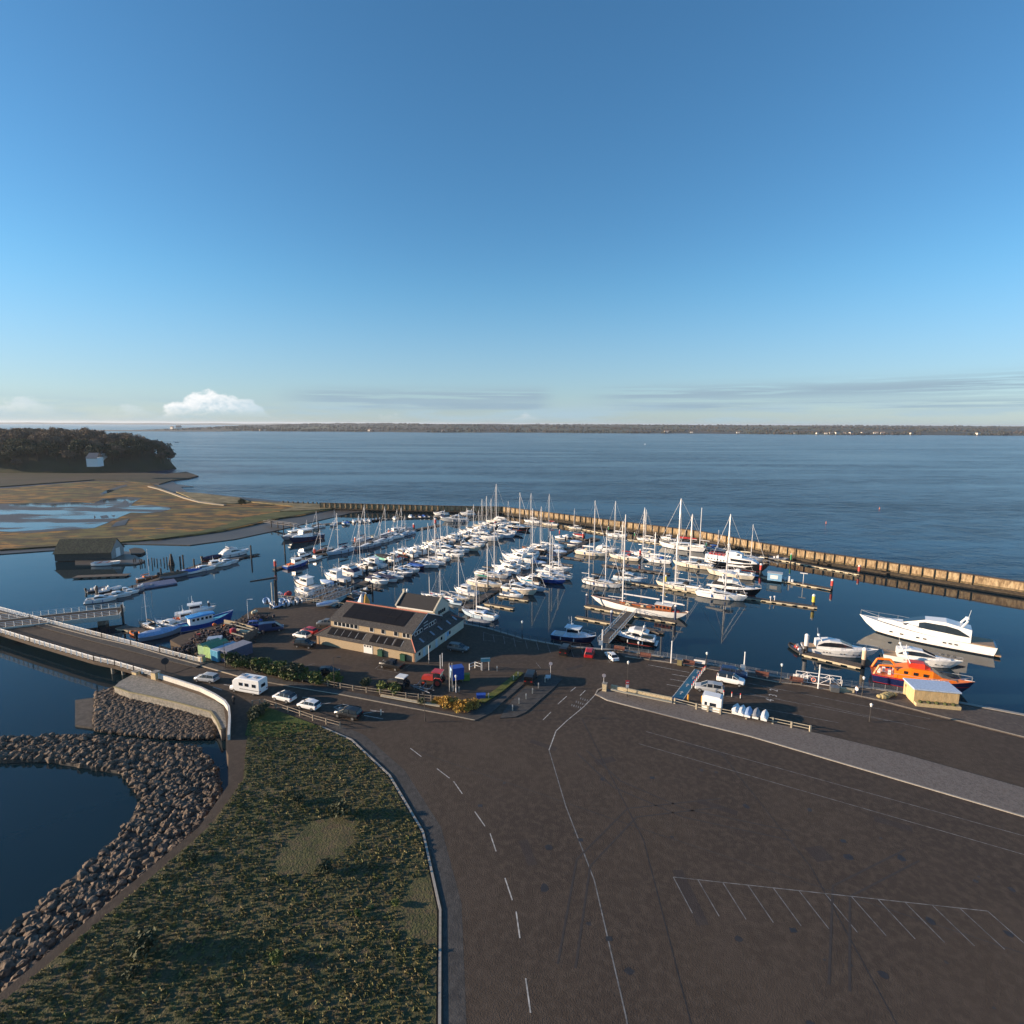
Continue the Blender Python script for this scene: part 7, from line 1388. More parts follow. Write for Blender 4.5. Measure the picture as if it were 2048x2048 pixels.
# ------------------------------------------------------------------ street furniture
def lamp(px, py, py_top, label, m=PIL, globe=True, arm=False, name='street_lamp', cat='street lamp'):
    p = P(px, py, GZ + .12); h = height_at(p, py_top) - GZ; r = empty(name, p, 0, label, cat); k = M(); k.cyl((0, 0, 0), (0, 0, .9), .11, .09, 8); k.cyl((0, 0, .9), (0, 0, h - .5), .06, .045, 6); k.cyl((0, 0, h * .72), (0, 0, h * .72 + .1), .1, n=6); k.obj('pole', m, r)
    if globe: k = M(); k.cyl((0, 0, h - .5), (0, 0, h - .1), .13, .24, 8); k.cyl((0, 0, h - .1), (0, 0, h + .12), .26, .03, 8); g = k.obj('lamp_head', mat('lamp_glass', (.72, .72, .70), .3), r)
    elif arm: k = M(); k.cyl((0, 0, h - .5), (0, 0, h), .045, n=5); k.cyl((0, 0, h), (.9, 0, h + .1), .05, n=5); k.bx(.7, -.14, h, 1.4, .14, h + .14); k.obj('lamp_head', m, r)
    else: k = M(); k.cyl((0, 0, h - .5), (0, 0, h), .045, n=5); k.obj('tip', m, r)
    return r
lamp(1412, 1338, 1306, 'globe lamp on the promenade beside the blue lane'); lamp(1276, 1315, 1285, 'dark globe lamp in front of the gangway motor boat'); lamp(1561, 1365, 1329, 'globe lamp left of the white quay gangway'); lamp(1724, 1392, 1355, 'globe lamp beside the lone walker'); lamp(1739, 1443, 1409, 'dark lamp post at the bottom right of the car park'); lamp(1044, 1276, 1243, 'dark globe lamp with blue notice at the shaded railings'); lamp(1560, 1362, 1329, 'x') if False else None
ls = lamp(1254, 1392, 1324, 'tall black lamp post with red notice in front of the stone wall'); k = M(); k.bx(-.32, -.1, 2.3, .32, -.04, 3.1); s_ = k.obj('notice', mat('notice_red', (.55, .03, .04), .5), ls); k = M(); k.bx(-.25, -.12, 1.7, .25, -.05, 2.28); k.obj('notice', WHP, ls); k = M(); k.bx(-.22, -.115, 2.6, .22, -.105, 2.8); k.obj('lettering', WHP, s_)
lamp(669, 1376, 1316, 'thin black street lamp rising from the hedge', globe=False, arm=True); lamp(850, 1443, 1381, 'thin black street lamp at the bottom middle of the road', globe=False, arm=True); lamp(451, 1334, 1286, 'thin black street lamp by the hedge end and containers', globe=False, arm=True)
lamp(497, 1242, 1200, 'pale street lamp at the seaward corner of the fishing yard', m=ALU, globe=False, arm=True)
def flagpole(px, py, pt, label, sign=None):
    p = P(px, py, GZ + .12); h = height_at(p, pt) - GZ; r = empty('white_pole', p, 0, label, 'pole'); k = M(); k.cyl((0, 0, 0), (0, 0, h), .14, .11, 8); k.obj('pole', WHP, r); k = M(); k.sph((0, 0, h), .15, 8, 4); k.obj('cap', WHP, r)
    if sign: k = M(); k.bx(-.75, -.2, sign, .1, -.14, sign + 1.1); k.obj('notice', WHP, r)
flagpole(1342, 1326, 1284, 'clean white pole on the promenade left of the blue lane'); flagpole(1487, 1350, 1306, 'white pole with low notice behind the dark blue off-road car', 1.2); flagpole(1636, 1377, 1332, 'white pole in front of the white quay gangway'); flagpole(1204, 1300, 1261, 'pink-white pole with white board at the head of the wide gangway', 1.2)
for px, py, pt, t in ((858, 1327, 1291, 'white post at the right front corner of the brick building'), (881, 1353, 1310, 'paler of two close white posts above the red tractor'), (885, 1340, 1306, 'farther of two close white posts above the red tractor')):
    p = P(px, py, GZ); h = height_at(p, pt) - GZ; r = empty('white_post', p, 0, t, 'post'); k = M(); k.cyl((0, 0, .8), (0, 0, h), .07, n=6); k.obj('pole', WHP, r); k = M(); k.cyl((0, 0, 0), (0, 0, .8), .13, n=6); k.obj('base', PG_, r)
def sign(px, py, h, label, m, round_=True):
    r = empty('road_sign', P(px, py, GZ), 0, label, 'road sign'); k = M(); k.cyl((0, 0, 0), (0, 0, h), .045, n=5); k.obj('post', ALU, r); k = M()
    if round_: k.cyl((0, -.08, h), (0, -.04, h), .36, n=12)
    else: k.bx(-.5, -.08, h - .4, .5, -.04, h + .3)
    k.obj('plate', m, r); return r
SGN = mat('pink_white_plate', (.7, .55, .52), .5); sign(1101, 1356, 3.0, 'round road sign right of the dark van', SGN); sign(1207, 1381, 3.0, 'round road sign at the stone pier', SGN); sign(1096, 1361, .9, 'pale blue slanted sign board by the bollards', mat('sign_paleblue', (.5, .62, .72), .5), False)
sb = empty('sign_board', P(971, 1341, GZ), R(8), 'cyan and white board on two white posts in the traffic island', 'sign'); k = M(); k.cyl((-.7, 0, 0), (-.7, 0, 2.6), .07, n=5); k.obj('post', WHP, sb); k = M(); k.cyl((.7, 0, 0), (.7, 0, 2.6), .07, n=5); k.obj('post', WHP, sb); k = M(); k.bx(-.95, -.07, 1.9, .95, -.02, 2.75); k.obj('board', mat('sign_teal', (.12, .33, .38), .5), sb); k = M(); k.bx(-.93, -.09, 2.55, .93, -.075, 2.73); k.obj('stripe', WHP, sb)
bh = empty('bin_hut', P(914, 1362, GZ), R(20), 'tall bright blue box with pale blue end beside the masts of the island', 'hut'); k = M(); k.bx(-1.2, -.9, .6, 1.2, .9, 3.0); k.obj('box', mat('royal_blue', (.02, .07, .35), .5), bh); k = M(); k.bx(-1.24, -.88, .7, -1.2, .88, 2.9); k.obj('end_panel', mat('panel_paleblue', (.35, .5, .65), .5), bh)
for x in (-1, 1): k = M(); k.bx(x - .08, -.8, 0, x + .08, .8, .6); k.obj('leg', PG_, bh)
o = empty('wheelie_bin', P(930, 1360, GZ), R(10), 'lime green bin cluster beside the tall blue box', 'bin'); k = M(); k.bx(-.9, -.4, 0, .9, .4, 1.2); k.obj('bin', mat('lime_plastic', (.16, .22, .03), .6), o); k = M(); k.bx(-.95, -.45, 1.2, .95, .45, 1.3); k.obj('lid', mat('lime_plastic', (.16, .22, .03), .6), o)
for px, py, t in ((762, 1312, 'dark green bin against the brick wall, left one with white base'), (807, 1321, 'dark green bin against the brick wall, near the corner')):
    o = empty('green_bin', P(px, py, GZ), bang, t, 'bin'); k = M(); k.bx(-.6, -.45, .1, .6, .45, 1.35); k.obj('bin', mat('bin_green', (.012, .07, .04), .5), o); k = M(); k.bx(-.65, -.5, 1.35, .65, .5, 1.45); k.obj('lid', mat('bin_green', (.012, .07, .04), .5), o)
o = empty('blue_crate', P(962, 1397, GZ), R(5), 'blue box by the rail fence near the ochre bushes', 'crate'); k = M(); k.bx(-.8, -.45, 0, .8, .45, .8); k.obj('box', mat('royal_blue', (.02, .07, .35), .5), o); k = M(); k.bx(-.85, -.5, .8, .85, .5, .88); k.obj('lid', mat('royal_blue', (.02, .07, .35), .5), o)
masts = empty('twin_post', P(902, 1383, GZ), 0, 'pair of tall pale posts close together beside the blue box', 'post'); 
for x in (-.25, .25): k = M(); k.cyl((x, 0, 0), (x, 0, 5.6), .09, n=6); k.obj('post', mat('pale_post', (.38, .36, .33), .6), masts)
lamp(912, 1385, 1352, 'short white lamp post beside the twin posts', m=WHP)
k = M(); k.bx(-.09, -.09, 0, .09, .09, 1.05); BOL = k.mesh('post', mat('bollard_pale', (.42, .38, .32), .7)); k = M(); k.bx(-.1, -.1, .8, .1, .1, .93); BOLB = k.mesh('band', WHP)
for i, (px, py) in enumerate(((1025, 1421), (1038, 1407), (1052, 1398), (1065, 1387), (1077, 1376), (1090, 1364), (1027, 1361), (1036, 1354), (994, 1342), (907, 1382), (918, 1384), (977, 1397), (762, 1430))):
    r = empty('bollard', P(px, py, GZ + .12), 0, 'square pale bollard at the edge of the footway around the island', 'bollard', 'pale bollards around the traffic island'); inst('post', BOL, r); inst('band', BOLB, r)
# red and white lane posts
k = M(); k.cyl((0, 0, .0), (0, 0, .06), .2, n=8); LB = k.mesh('base', TYRE); k = M(); k.cyl((0, 0, .06), (0, 0, .95), .07, n=6); LPM = k.mesh('post', WHP); k = M(); k.cyl((0, 0, .72), (0, 0, 1.0), .08, n=6); LPR = k.mesh('sleeve', mat('cone_red', (.65, .06, .04), .5))
def lane_post(px, py, label, group):
    r = empty('lane_post', P(px, py, GZ + .01), 0, label, 'traffic post', group); inst('base', LB, r); inst('post', LPM, r); inst('sleeve', LPR, r)
a_, b_ = z3(1150, 832), z3(1035, 1002)
for i in range(8): t = i / 7; lane_post(a_[0] + (b_[0] - a_[0]) * t, a_[1] + (b_[1] - a_[1]) * t, 'red and white post in the row along the right edge of the blue lane', 'posts along the blue lane')
for p_, t in ((z3(1103, 1022), 'lone red and white post at the rear of the silver-white estate'), (z3(1190, 1010), 'red and white post directly behind the white booth'), (z3(1358, 1075), 'nearest red and white post right of the white booth'), (z3(1440, 1088), 'middle red and white post right of the white booth'), (z3(1528, 1103), 'farthest right red and white post beyond the booth'), (z3(1167, 820), 'red and white post at the kerb end of the blue lane')):
    lane_post(p_[0], p_[1], t, None)
for p_, t in ((z3(995, 1130), 'left orange bollard between blue lane and white booth'), (z3(1138, 1143), 'right orange bollard touching the white booth')):
    r = empty('orange_bollard', P(*p_, GZ + .12), 0, t, 'bollard'); k = M(); k.cyl((0, 0, 0), (0, 0, 1.15), .17, .15, 8); k.obj('post', mat('bollard_orange', (.60, .28, .04), .6), r); k = M(); k.sph((0, 0, 1.15), .16, 8, 4); k.obj('cap', mat('bollard_orange', (.60, .28, .04), .6), r)
wb = empty('white_booth', P(1424, 1417, GZ + .12), R(-28), 'small white booth with two dark windows beside the rail fence', 'booth'); k = M(); k.loft([[(x, -1.1, 0), (x, -1.2, .1), (x, -1.2, 2.3), (x, -1.05, 2.55), (x, 1.05, 2.55), (x, 1.2, 2.3), (x, 1.2, .1), (x, 1.1, 0)] for x in (-1.6, 1.6)]); k.obj('shell', PW, wb)
for x0_, x1_ in ((-1.15, -.75), (-.3, .75)): k = M(); k.bx(x0_, -1.23, 1.0, x1_, -1.19, 1.6); k.obj('window', GLASS, wb)
k = M(); k.bx(-1.3, -.9, 2.55, 1.3, .9, 2.66); k.obj('roof_cap', PW, wb)
# benches
k = M(); k.bx(-.9, -.22, .42, .9, .22, .48); BS = k.mesh('seat', mat('bench_red', (.15, .055, .038), .7, var=.2)); k = M(); k.bx(-.9, .2, .5, .9, .27, .95); BBK = k.mesh('backrest', mat('bench_red', (.2, .07, .045), .7)); k = M(); k.bx(-.05, -.22, 0, .05, .22, .42); BLG = k.mesh('leg', PG_)
for p_, t in ((z3(295, 628), 'leftmost red-brown bench of the promenade, in deep shade'), (z3(560, 700), 'red-brown bench left of the clean white pole'), (z3(1002, 775), 'red-brown bench beside the stone litter bin'), (z3(1750, 893), 'red-brown bench right of the dark blue off-road car'), (z2(118, 892), 'red-brown bench left of the globe lamp'), (z2(470, 952), 'red-brown bench in front of the white quay gangway')):
    r = empty('bench', P(*p_, GZ + .12), R(-22), t, 'bench', None, 1.3); inst('seat', BS, r); inst('backrest', BBK, r); [inst('leg', BLG, r, loc=(x, 0, 0)) for x in (-.7, .7)]
o = empty('litter_bin', P(*z3(910, 760), GZ + .12), R(-22), 'olive stone litter bin on the promenade', 'litter bin'); k = M(); k.bx(-.45, -.45, 0, .45, .45, 1.2); k.obj('bin', mat('olive_stone', (.2, .17, .08), .8), o); k = M(); k.bx(-.5, -.5, 1.2, .5, .5, 1.3); k.obj('lid', PG_, o)
for p_, t, w_ in ((z3(1112, 745), 'white notice board on the quay railings', 1.1), (z2(482, 895), 'left white notice on the quay railings behind the gangway', .8), (z2(556, 905), 'right white notice on the quay railings behind the gangway', .6)):
    o = empty('notice_board', P(*p_, GZ + .7), R(-22), t, 'notice'); k = M(); k.bx(-w_, -.1, 0, w_, -.05, .75); k.obj('board', WHP, o); k = M(); k.bx(-w_ * .8, -.115, .3, w_ * .5, -.105, .4); k.obj('printed_line', PG_, o)
o = empty('lifebuoy', P(*z2(645, 935), GZ + .6), R(-22), 'orange and white lifebuoy hanging on the railings', 'lifebuoy'); k = M(); pts = [(.38 * math.cos(i * .628), 0, .45 + .38 * math.sin(i * .628)) for i in range(11)]; k.path(pts, .09, 6); k.obj('ring', mat('buoy_pink', (.75, .3, .22), .5), o)
# stone planters, rocks, shed at the right
for p_, t in ((z2(855, 1025), 'square dark stone planter with low wall'),):
    o = empty('planter', P(*p_, GZ + .12), R(-18), t, 'planter'); k = M(); k.bx(-.7, -.7, 0, .7, .7, .9); k.obj('block', PG_, o); k = M(); k.bx(.7, .2, 0, 3.4, .9, .6); k.obj('seat', stonew, o)
o = empty('sculpture', P(*z2(1385, 1088), GZ + .12), R(15), 'ochre boulder sculpture lying on the promenade', 'sculpture'); k = M(); [k.sph((x, .2 * math.sin(x * 2), .35), r_, 8, 5, .7) for x, r_ in ((-1.6, .5), (-1.0, .7), (-.3, .75), (.4, .7), (1.1, .6), (1.8, .45))]; k.obj('boulders', ground_mat('ochre_stone', [(.42, .34, .17), (.3, .24, .11)], [0, 1.5], bump=.5), o)
sd_ = empty('timber_shed', P(1853, 1400, GZ + .12), R(-12), 'timber-clad shed with pale blue flat roof at the right edge', 'shed'); k = M(); k.bx(-3.0, -2, 0, 4, 2, 2.7); k.obj('wall', ground_mat('larch_boards', [(.52, .36, .17), (.42, .28, .13), (.6, .44, .24)], [0, 1.2, 3], bump=.3, stretch=(6, 6, .4)), sd_); k = M(); k.bx(-3.2, -2.2, 2.7, 4.2, 2.2, 2.95); k.obj('roof', mat('roof_paleblue', (.45, .53, .66), .5), sd_); k = M(); k.bx(-3.0, -3.0, 0, 4, -2.1, .6); k.obj('planter', tan_stone, sd_)
for i in range(5): k = M(); k.sph((-2.2 + i * 1.3, -2.55, .75), .4, 7, 5, .7); k.obj('plant', mat('planter_green', (.06, .07, .02), .9, var=.4, scale=8), sd_)
# covered dinghies on trolleys behind the fence
for i, (p_, c, t) in enumerate(((z3(1485, 1225), 'white', 'leftmost white-covered dinghy behind the rail fence'), (z3(1545, 1240), 'white', 'white-covered dinghy, second behind the rail fence'), (z3(1610, 1255), 'paleblue', 'blue-lettered white dinghy, middle of the row behind the rail fence'), (z3(1690, 1270), 'grey', 'grey-covered dinghy behind the rail fence'), (z3(1775, 1290), 'white', 'rightmost white-covered dinghy behind the rail fence'))):
    dinghy(p_[0], p_[1], 3.4, 60, t, 'dinghies behind the rail fence', cover=c, z=GZ + .6, ob=False)
# ------------------------------------------------------------------ fishing yard
def container(px, py, hd, L_, W_, H_, label, wall, roofm, lid=0.0):
    r = empty('container', P(px, py, GZ), R(hd), label, 'container'); k = M(); k.bx(-L_ / 2, -W_ / 2, .1, L_ / 2, W_ / 2, H_)
    n = int(L_ / .45)
    for i in range(n): x = -L_ / 2 + (i + .3) * L_ / n; k.bx(x, -W_ / 2 - .04, .2, x + .2, W_ / 2 + .04, H_ - .12)
    for i in range(5): y = -W_ / 2 + (i + .3) * W_ / 5; k.bx(-L_ / 2 - .04, y, .2, L_ / 2 + .04, y + .2, H_ - .12)
    k.obj('box', wall, r); k = M()
    if lid: slab(k, [(-L_ / 2 - .1, -W_ / 2 - .1, H_), (L_ / 2 + .1, -W_ / 2 - .1, H_), (L_ / 2 + .1, 0, H_ + lid), (-L_ / 2 - .1, 0, H_ + lid)], .06); slab(k, [(-L_ / 2 - .1, 0, H_ + lid), (L_ / 2 + .1, 0, H_ + lid), (L_ / 2 + .1, W_ / 2 + .1, H_), (-L_ / 2 - .1, W_ / 2 + .1, H_)], .06)
    else: k.bx(-L_ / 2 + .02, -W_ / 2 + .02, H_, L_ / 2 - .02, W_ / 2 - .02, H_ + .05)
    k.obj('roof', roofm, r); return r
container(420, 1304, 62, 4.0, 2.0, 2.1, 'pale green shed container, left of the row', mat('pale_green', (.32, .48, .26), .6), mat('dull_green', (.13, .25, .17), .6), .5)
container(434, 1310, 62, 4.2, 2.4, 2.5, 'lime green shed container with pitched roof', mat('lime_green', (.33, .50, .20), .6), mat('mid_green', (.10, .24, .13), .6), .6)
container(452, 1314, 62, 5.2, 2.4, 2.4, 'light blue corrugated container with pale roof', mat('container_blue', (.06, .30, .46), .6), mat('pale_blue_roof', (.30, .38, .48), .6))
container(472, 1314, 62, 6.0, 3.0, 2.5, 'widest container, grey front and navy side', mat('container_navy', (.09, .10, .16), .6), mat('grey_blue_roof', (.22, .22, .26), .6))
container(430, 1283, 20, 3.0, 1.8, 1.0, 'low white lidded box behind the green containers', GEL, mat('pale_blue_roof', (.3, .38, .48), .6))
o = empty('storage_tank', P(467, 1271, GZ), 0, 'round red tank in the fishing yard', 'tank'); k = M(); k.cyl((0, 0, 0), (0, 0, 1.5), .75, n=14); k.sph((0, 0, 1.5), .74, 14, 5, .45); k.obj('tank', mat('tank_red', (.42, .04, .05), .4), o)
o = empty('wooden_fence', P(489, 1284, GZ), 0, 'high boarded wooden fence along the yard entrance', 'fence'); o.location = P(489, 1286, GZ); k = M(); a = P(488, 1287, GZ) - o.location; b = P(517, 1271, GZ) - o.location
for i in range(16): p0 = a + (b - a) * i / 16; p1 = a + (b - a) * (i + .9) / 16; k.prism([(p0.x, p0.y), (p1.x, p1.y), (p1.x, p1.y + .1), (p0.x, p0.y + .1)], 0, 2.0 - .05 * (i % 3))
k.obj('boards', mat('fence_boards', (.13, .105, .085), .85, var=.3), o)
for pts, t in (([(449, 1246), (470, 1250), (500, 1258), (520, 1266)], 'pale timber wall at the water side of the fishing yard'), ([(463, 1266), (480, 1271), (493, 1275)], 'short pale timber wall in front of the pot stack')):
    wall_run('timber_wall', t, pts, GZ, .25, .9, mat('pale_timber', (.33, .27, .18), .85))
for i in range(6): o = empty('fish_box', P(474.5 + i * 4.6, 1262.5 + i * .9, GZ + .5), R(-20), 'cream fish box in the row beside the pots', 'fish box', 'row of cream fish boxes in the yard'); k = M(); k.bx(-.28, -.28, 0, .28, .28, .55); k.obj('box', C['cream'], o); k = M(); k.bx(-.3, -.3, .55, .3, .3, .6); k.obj('rim', C['cream'], o)
# nets, pots and rope in heaps: uncountable
k = M(); rr = random.Random(21)
for (px, py, n, sp) in ((400, 1290, 70, 3), (415, 1275, 90, 3.2), (440, 1268, 110, 3.2), (456, 1262, 60, 2.5), (480, 1272, 90, 2.6), (500, 1268, 70, 2.4), (385, 1297, 60, 2.5), (470, 1283, 60, 2.5), (495, 1246, 90, 2.6), (512, 1240, 60, 2.2)):
    c = P(px, py, GZ)
    for _ in range(n): x, y = c.x + rr.gauss(0, sp * .6), c.y + rr.gauss(0, sp * .7); s_ = rr.uniform(.15, .45); h = rr.uniform(.2, 1.0); a = rr.random(); k.loft([[(x + s_ * math.cos(a + j * 1.571), y + s_ * math.sin(a + j * 1.571), GZ + z) for j in range(4)] for z in (0, h)])
tag(k.obj('fishing_gear', ground_mat('fishing_gear', [(.05, .048, .045), (.10, .08, .06), (.03, .04, .07), (.16, .09, .06)], [0, .7, 1.6, 1.1], bump=.6, bs=5)), None, None, kind='stuff')
for px, py, c, s_, t in ((399, 1274, 'red', .7, 'red buoy heap beside the white lidded box'), (412, 1281, 'white', .5, 'white buoy heap right of the red one'), (454, 1253, 'orange', .6, 'orange net ball by the timber wall'), (426, 1252, 'orange', .6, 'rust-orange net heap behind the blue fishing boat'), (507, 1228, 'cream', .8, 'stack of cream boxes at the seaward corner'), (520, 1244, 'blue', .7, 'royal blue covered heap near the slipway'), (452, 1259, 'cream', .35, 'small cream buoy on the yard wall'), (575, 1192, 'red', 1.1, 'large red buoy by the slipway railings'), (560, 1190, 'white', .8, 'white bag beside the large red buoy')):
    o = empty('gear_heap', P(px, py, GZ), rr.random(), t, 'buoy' if 'buoy' in t else 'gear heap'); k = M(); [k.sph((rr.uniform(-s_, s_), rr.uniform(-s_, s_) * .6, s_ * .5), s_ * rr.uniform(.5, .8), 8, 5) for _ in range(3)]; k.obj('heap', C[c], o)
# crane post at the slipway
cr_ = empty('boat_crane', P(549, 1213, GZ), R(0), 'dark jib crane with white mast on the slipway', 'crane'); hh = height_at(P(549, 1213, GZ), 1160) - GZ; k = M(); k.cyl((.5, .3, 0), (.5, .3, hh), .5, .45, 8); k.obj('column', mat('crane_dark', (.03, .03, .032), .6), cr_); k = M(); k.cyl((-.3, -.3, 0), (-.3, -.3, hh - .6), .16, n=6); k.obj('pole', mat('crane_pale', (.4, .4, .36), .6), cr_)
k = M(); k.loft([[(.9, -.1 + y, hh + .4) , (.9, .5 + y, hh + .4), (.9, .5 + y, hh + .9), (.9, -.1 + y, hh + .9)] if x > 0 else [(x, y + .1, hh - .6), (x, y + .3, hh - .6), (x, y + .3, hh - .2), (x, y + .1, hh - .2)] for x, y in ((1, 0), (-6, -.5))]); k.obj('jib', mat('crane_dark', (.03, .03, .032), .6), cr_)
for px, c, t in ((724, 'white', 'white peaked tent top behind the red ridge'), (732, 'yellow', 'orange peaked cover right of the white tent top')):
    o = empty('peaked_cover', P(px, 1212, GZ), 0, t, 'tent'); k = M(); k.cyl((0, 0, 0), (0, 0, 1.3), 1.2, 1.1, 8); k.cyl((0, 0, 1.3), (0, 0, 3.4), 1.1, .12, 8); k.obj('canvas', C[c] if c != 'yellow' else mat('ochre_canvas', (.55, .30, .06), .8), o)
# ------------------------------------------------------------------ people
def person(px, py, hd, label, top, legs, z=GZ + .12, sit=False):
    r = empty('person', P(px, py, z), R(hd), label, 'person'); me = bpy.data.meshes.new('body')
    if sit: V = [(0, 0, .55), (0, 0, .8), (.02, 0, 1.05), (.03, 0, 1.15), (.05, 0, 1.3), (0, .1, .55), (.4, .13, .5), (.42, .13, .1), (0, -.1, .55), (.4, -.13, .5), (.42, -.13, .1), (.02, .2, 1.0), (.12, .27, .75), (.35, .2, .7), (.02, -.2, 1.0), (.12, -.27, .75), (.35, -.2, .7)]
    else: V = [(0, 0, .92), (0, 0, 1.15), (0, 0, 1.42), (0, 0, 1.53), (.02, 0, 1.68), (0, .09, .88), (.08, .11, .48), (.0, .12, .06), (0, -.09, .88), (-.03, -.11, .48), (-.16, -.12, .06), (0, .2, 1.4), (-.04, .25, 1.12), (.08, .25, .88), (0, -.2, 1.4), (.04, -.25, 1.12), (.12, -.25, .88)]
    E_ = [(0, 1), (1, 2), (2, 3), (3, 4), (0, 5), (5, 6), (6, 7), (0, 8), (8, 9), (9, 10), (2, 11), (11, 12), (12, 13), (2, 14), (14, 15), (15, 16)]; RDs = [.14, .14, .15, .06, .105, .09, .065, .045, .09, .065, .045, .06, .045, .035, .06, .045, .035]
    me.from_pydata(V, E_, []); me.materials.append(mat('skin', (.45, .26, .18), .6)); o = bpy.data.objects.new('body', me); COL.objects.link(o); o.parent = r
    md = o.modifiers.new('skin', 'SKIN'); o.data.skin_vertices[0].data[0].use_root = True
    for i, q in enumerate(RDs): o.data.skin_vertices[0].data[i].radius = (q, q)
    o.modifiers.new('sub', 'SUBSURF').levels = 1; o.modifiers['sub'].render_levels = 1
    k = M(); v = [Vector(a) for a in V]; k.loft([[(p.x + a * math.cos(i * .785), p.y + a * 1.45 * math.sin(i * .785), p.z) for i in range(8)] for p, a in ((v[0] - Vector((0, 0, .08)), .16), (v[1], .155), (v[2] - Vector((0, 0, .04)), .165), (v[2] + Vector((0, 0, .07)), .08))])
    for a, b, c in ((11, 12, 13), (14, 15, 16)): k.cyl(v[a], v[b], .082, .07, 6); k.cyl(v[b], v[c], .07, .058, 6)
    k.obj('jacket', top, r); k = M()
    for a, b, c in ((5, 6, 7), (8, 9, 10)): k.cyl(v[a] + Vector((0, 0, .04)), v[b], .115, .09, 7); k.cyl(v[b], v[c], .09, .07, 7)
    k.obj('trousers', legs, r); k = M(); k.sph((v[4].x - .015, v[4].y, v[4].z + .03), .118, 8, 5); k.obj('hair', mat('dark_hair', (.04, .03, .02), .8), r); return r
person(1712.5, 1389, 200, 'person in white top and dark trousers walking on the promenade', C['white'], C['navy']); person(468, 1409, 100, 'person in dark clothes on the footway behind the motorhome', C['black'], C['black'])
person(1591, 1299, 90, 'person in red jacket and white hat seated in the black inflatable', C['red'], C['red'], z=.25, sit=True); person(1595, 1301.5, 90, 'second seated person in red, nearer the pontoon, in the black inflatable', C['red'], C['navy'], z=.25, sit=True)
# ------------------------------------------------------------------ vegetation
def leaf_mat(n, c, c2, r=.8): return mat(n, c, r, col2=c2, scale=1.2)
def leaves(k, rnd, c, rad, n, size, flat=.8, low=0.0):
    for _ in range(n):
        while True:
            p = Vector((rnd.uniform(-1, 1), rnd.uniform(-1, 1), rnd.uniform(-.75, 1)))
            if .35 < p.length < 1: break
        q = Vector(c) + Vector((p.x * rad, p.y * rad, p.z * rad * flat)); a = Vector((rnd.uniform(-1, 1), rnd.uniform(-1, 1), rnd.uniform(-1, 1))).normalized() * size * rnd.uniform(.6, 1.3); b = a.cross(Vector((rnd.uniform(-1, 1), rnd.uniform(-1, 1), rnd.uniform(-1, 1)))).normalized() * size * .7
        k.add([q - a, q + b, q + a, q - b * .8], [(0, 1, 2, 3)])
def bush_proto(seed, m, n=520, size=.16, lobes=7, r=1.0):
    rnd = random.Random(seed); k = M()
    for _ in range(lobes): a = rnd.random() * 6.283; d = rnd.uniform(0, .65); leaves(k, rnd, (math.cos(a) * d, math.sin(a) * d, rnd.uniform(.45, .95)), r * rnd.uniform(.42, .62), n // lobes, size)
    s_ = M(); [s_.cyl((0, 0, 0), (rnd.uniform(-.5, .5), rnd.uniform(-.5, .5), rnd.uniform(.6, 1.0)), .035, .012, 4) for _ in range(6)]; return k.mesh('foliage', m), s_.mesh('stem', mat('bark', (.06, .045, .032), .9))
BG = [bush_proto(i, leaf_mat('hedge_green', (.06, .085, .018), (.15, .17, .03))) for i in (1, 2)]; BD = [bush_proto(5, leaf_mat('hedge_dull', (.04, .05, .022), (.075, .08, .035)))]; BO = [bush_proto(i, leaf_mat('autumn_ochre', (.30, .16, .025), (.48, .30, .05)), size=.13) for i in (7, 8)]
def bush(px, py, s_, pr, label, group, z=GZ):
    r = empty('bush', P(px, py, z), random.random() * 6, label, 'bush', group, s_); inst('foliage', pr[0], r); inst('stem', pr[1], r)
for px, py, s_, pr, t in ((459, 1326, 1.9, BG[0], 'bright green bush at the left end of the hedge, by the blue container'), (474, 1328, 1.7, BD[0], 'dull dark bush second in the hedge'), (487, 1333, 1.6, BD[0], 'dull bush third in the hedge'), (503, 1334, 1.5, BD[0], 'low dull bush in the middle of the hedge left part'), (523, 1339, 2.1, BG[1], 'largest round green bush of the hedge'), (541, 1346, 1.4, BD[0], 'small dull bush right of the largest round one'), (558, 1349, 2.0, BG[0], 'round green bush right of the hedge middle'),
                         (577, 1352, 1.9, BD[0], 'grey-green bush with feathery top'), (596, 1357, 2.2, BD[0], 'broad dark bush at the right end of the hedge'), (570, 1360, 1.4, BG[1], 'small lit bush at the foot of the fence below the broad dark one'), (628, 1366, 1.7, BG[0], 'yellow-green bush leaning through the rail fence'), (668, 1367, 1.7, BG[1], 'yellow-green bush at the thin black street lamp'), (731, 1372, 1.2, BD[0], 'single small green bush along the fence'),
                         (763, 1382, 1.4, BG[1], 'olive bush left of the white-roofed tractor'), (787, 1388, 1.5, BG[0], 'ochre-green bush below the white-roofed tractor'), (845, 1408, .9, BD[0], 'low bush at the fence below the trailer')):
    bush(px, py, s_, pr, t, 'hedge and bushes along the rail fence')
for i, (px, py, s_) in enumerate(((884, 1411, 1.3), (900, 1415, 1.6), (912, 1418, 1.3), (924, 1424, 1.5), (938, 1421, 1.4), (952, 1414, 1.3), (873, 1408, .9), (930, 1417, 1.1))):
    bush(px, py, s_, BO[i % 2], 'golden ochre bush in the bed at the tip of the traffic island', 'golden bushes of the traffic island')
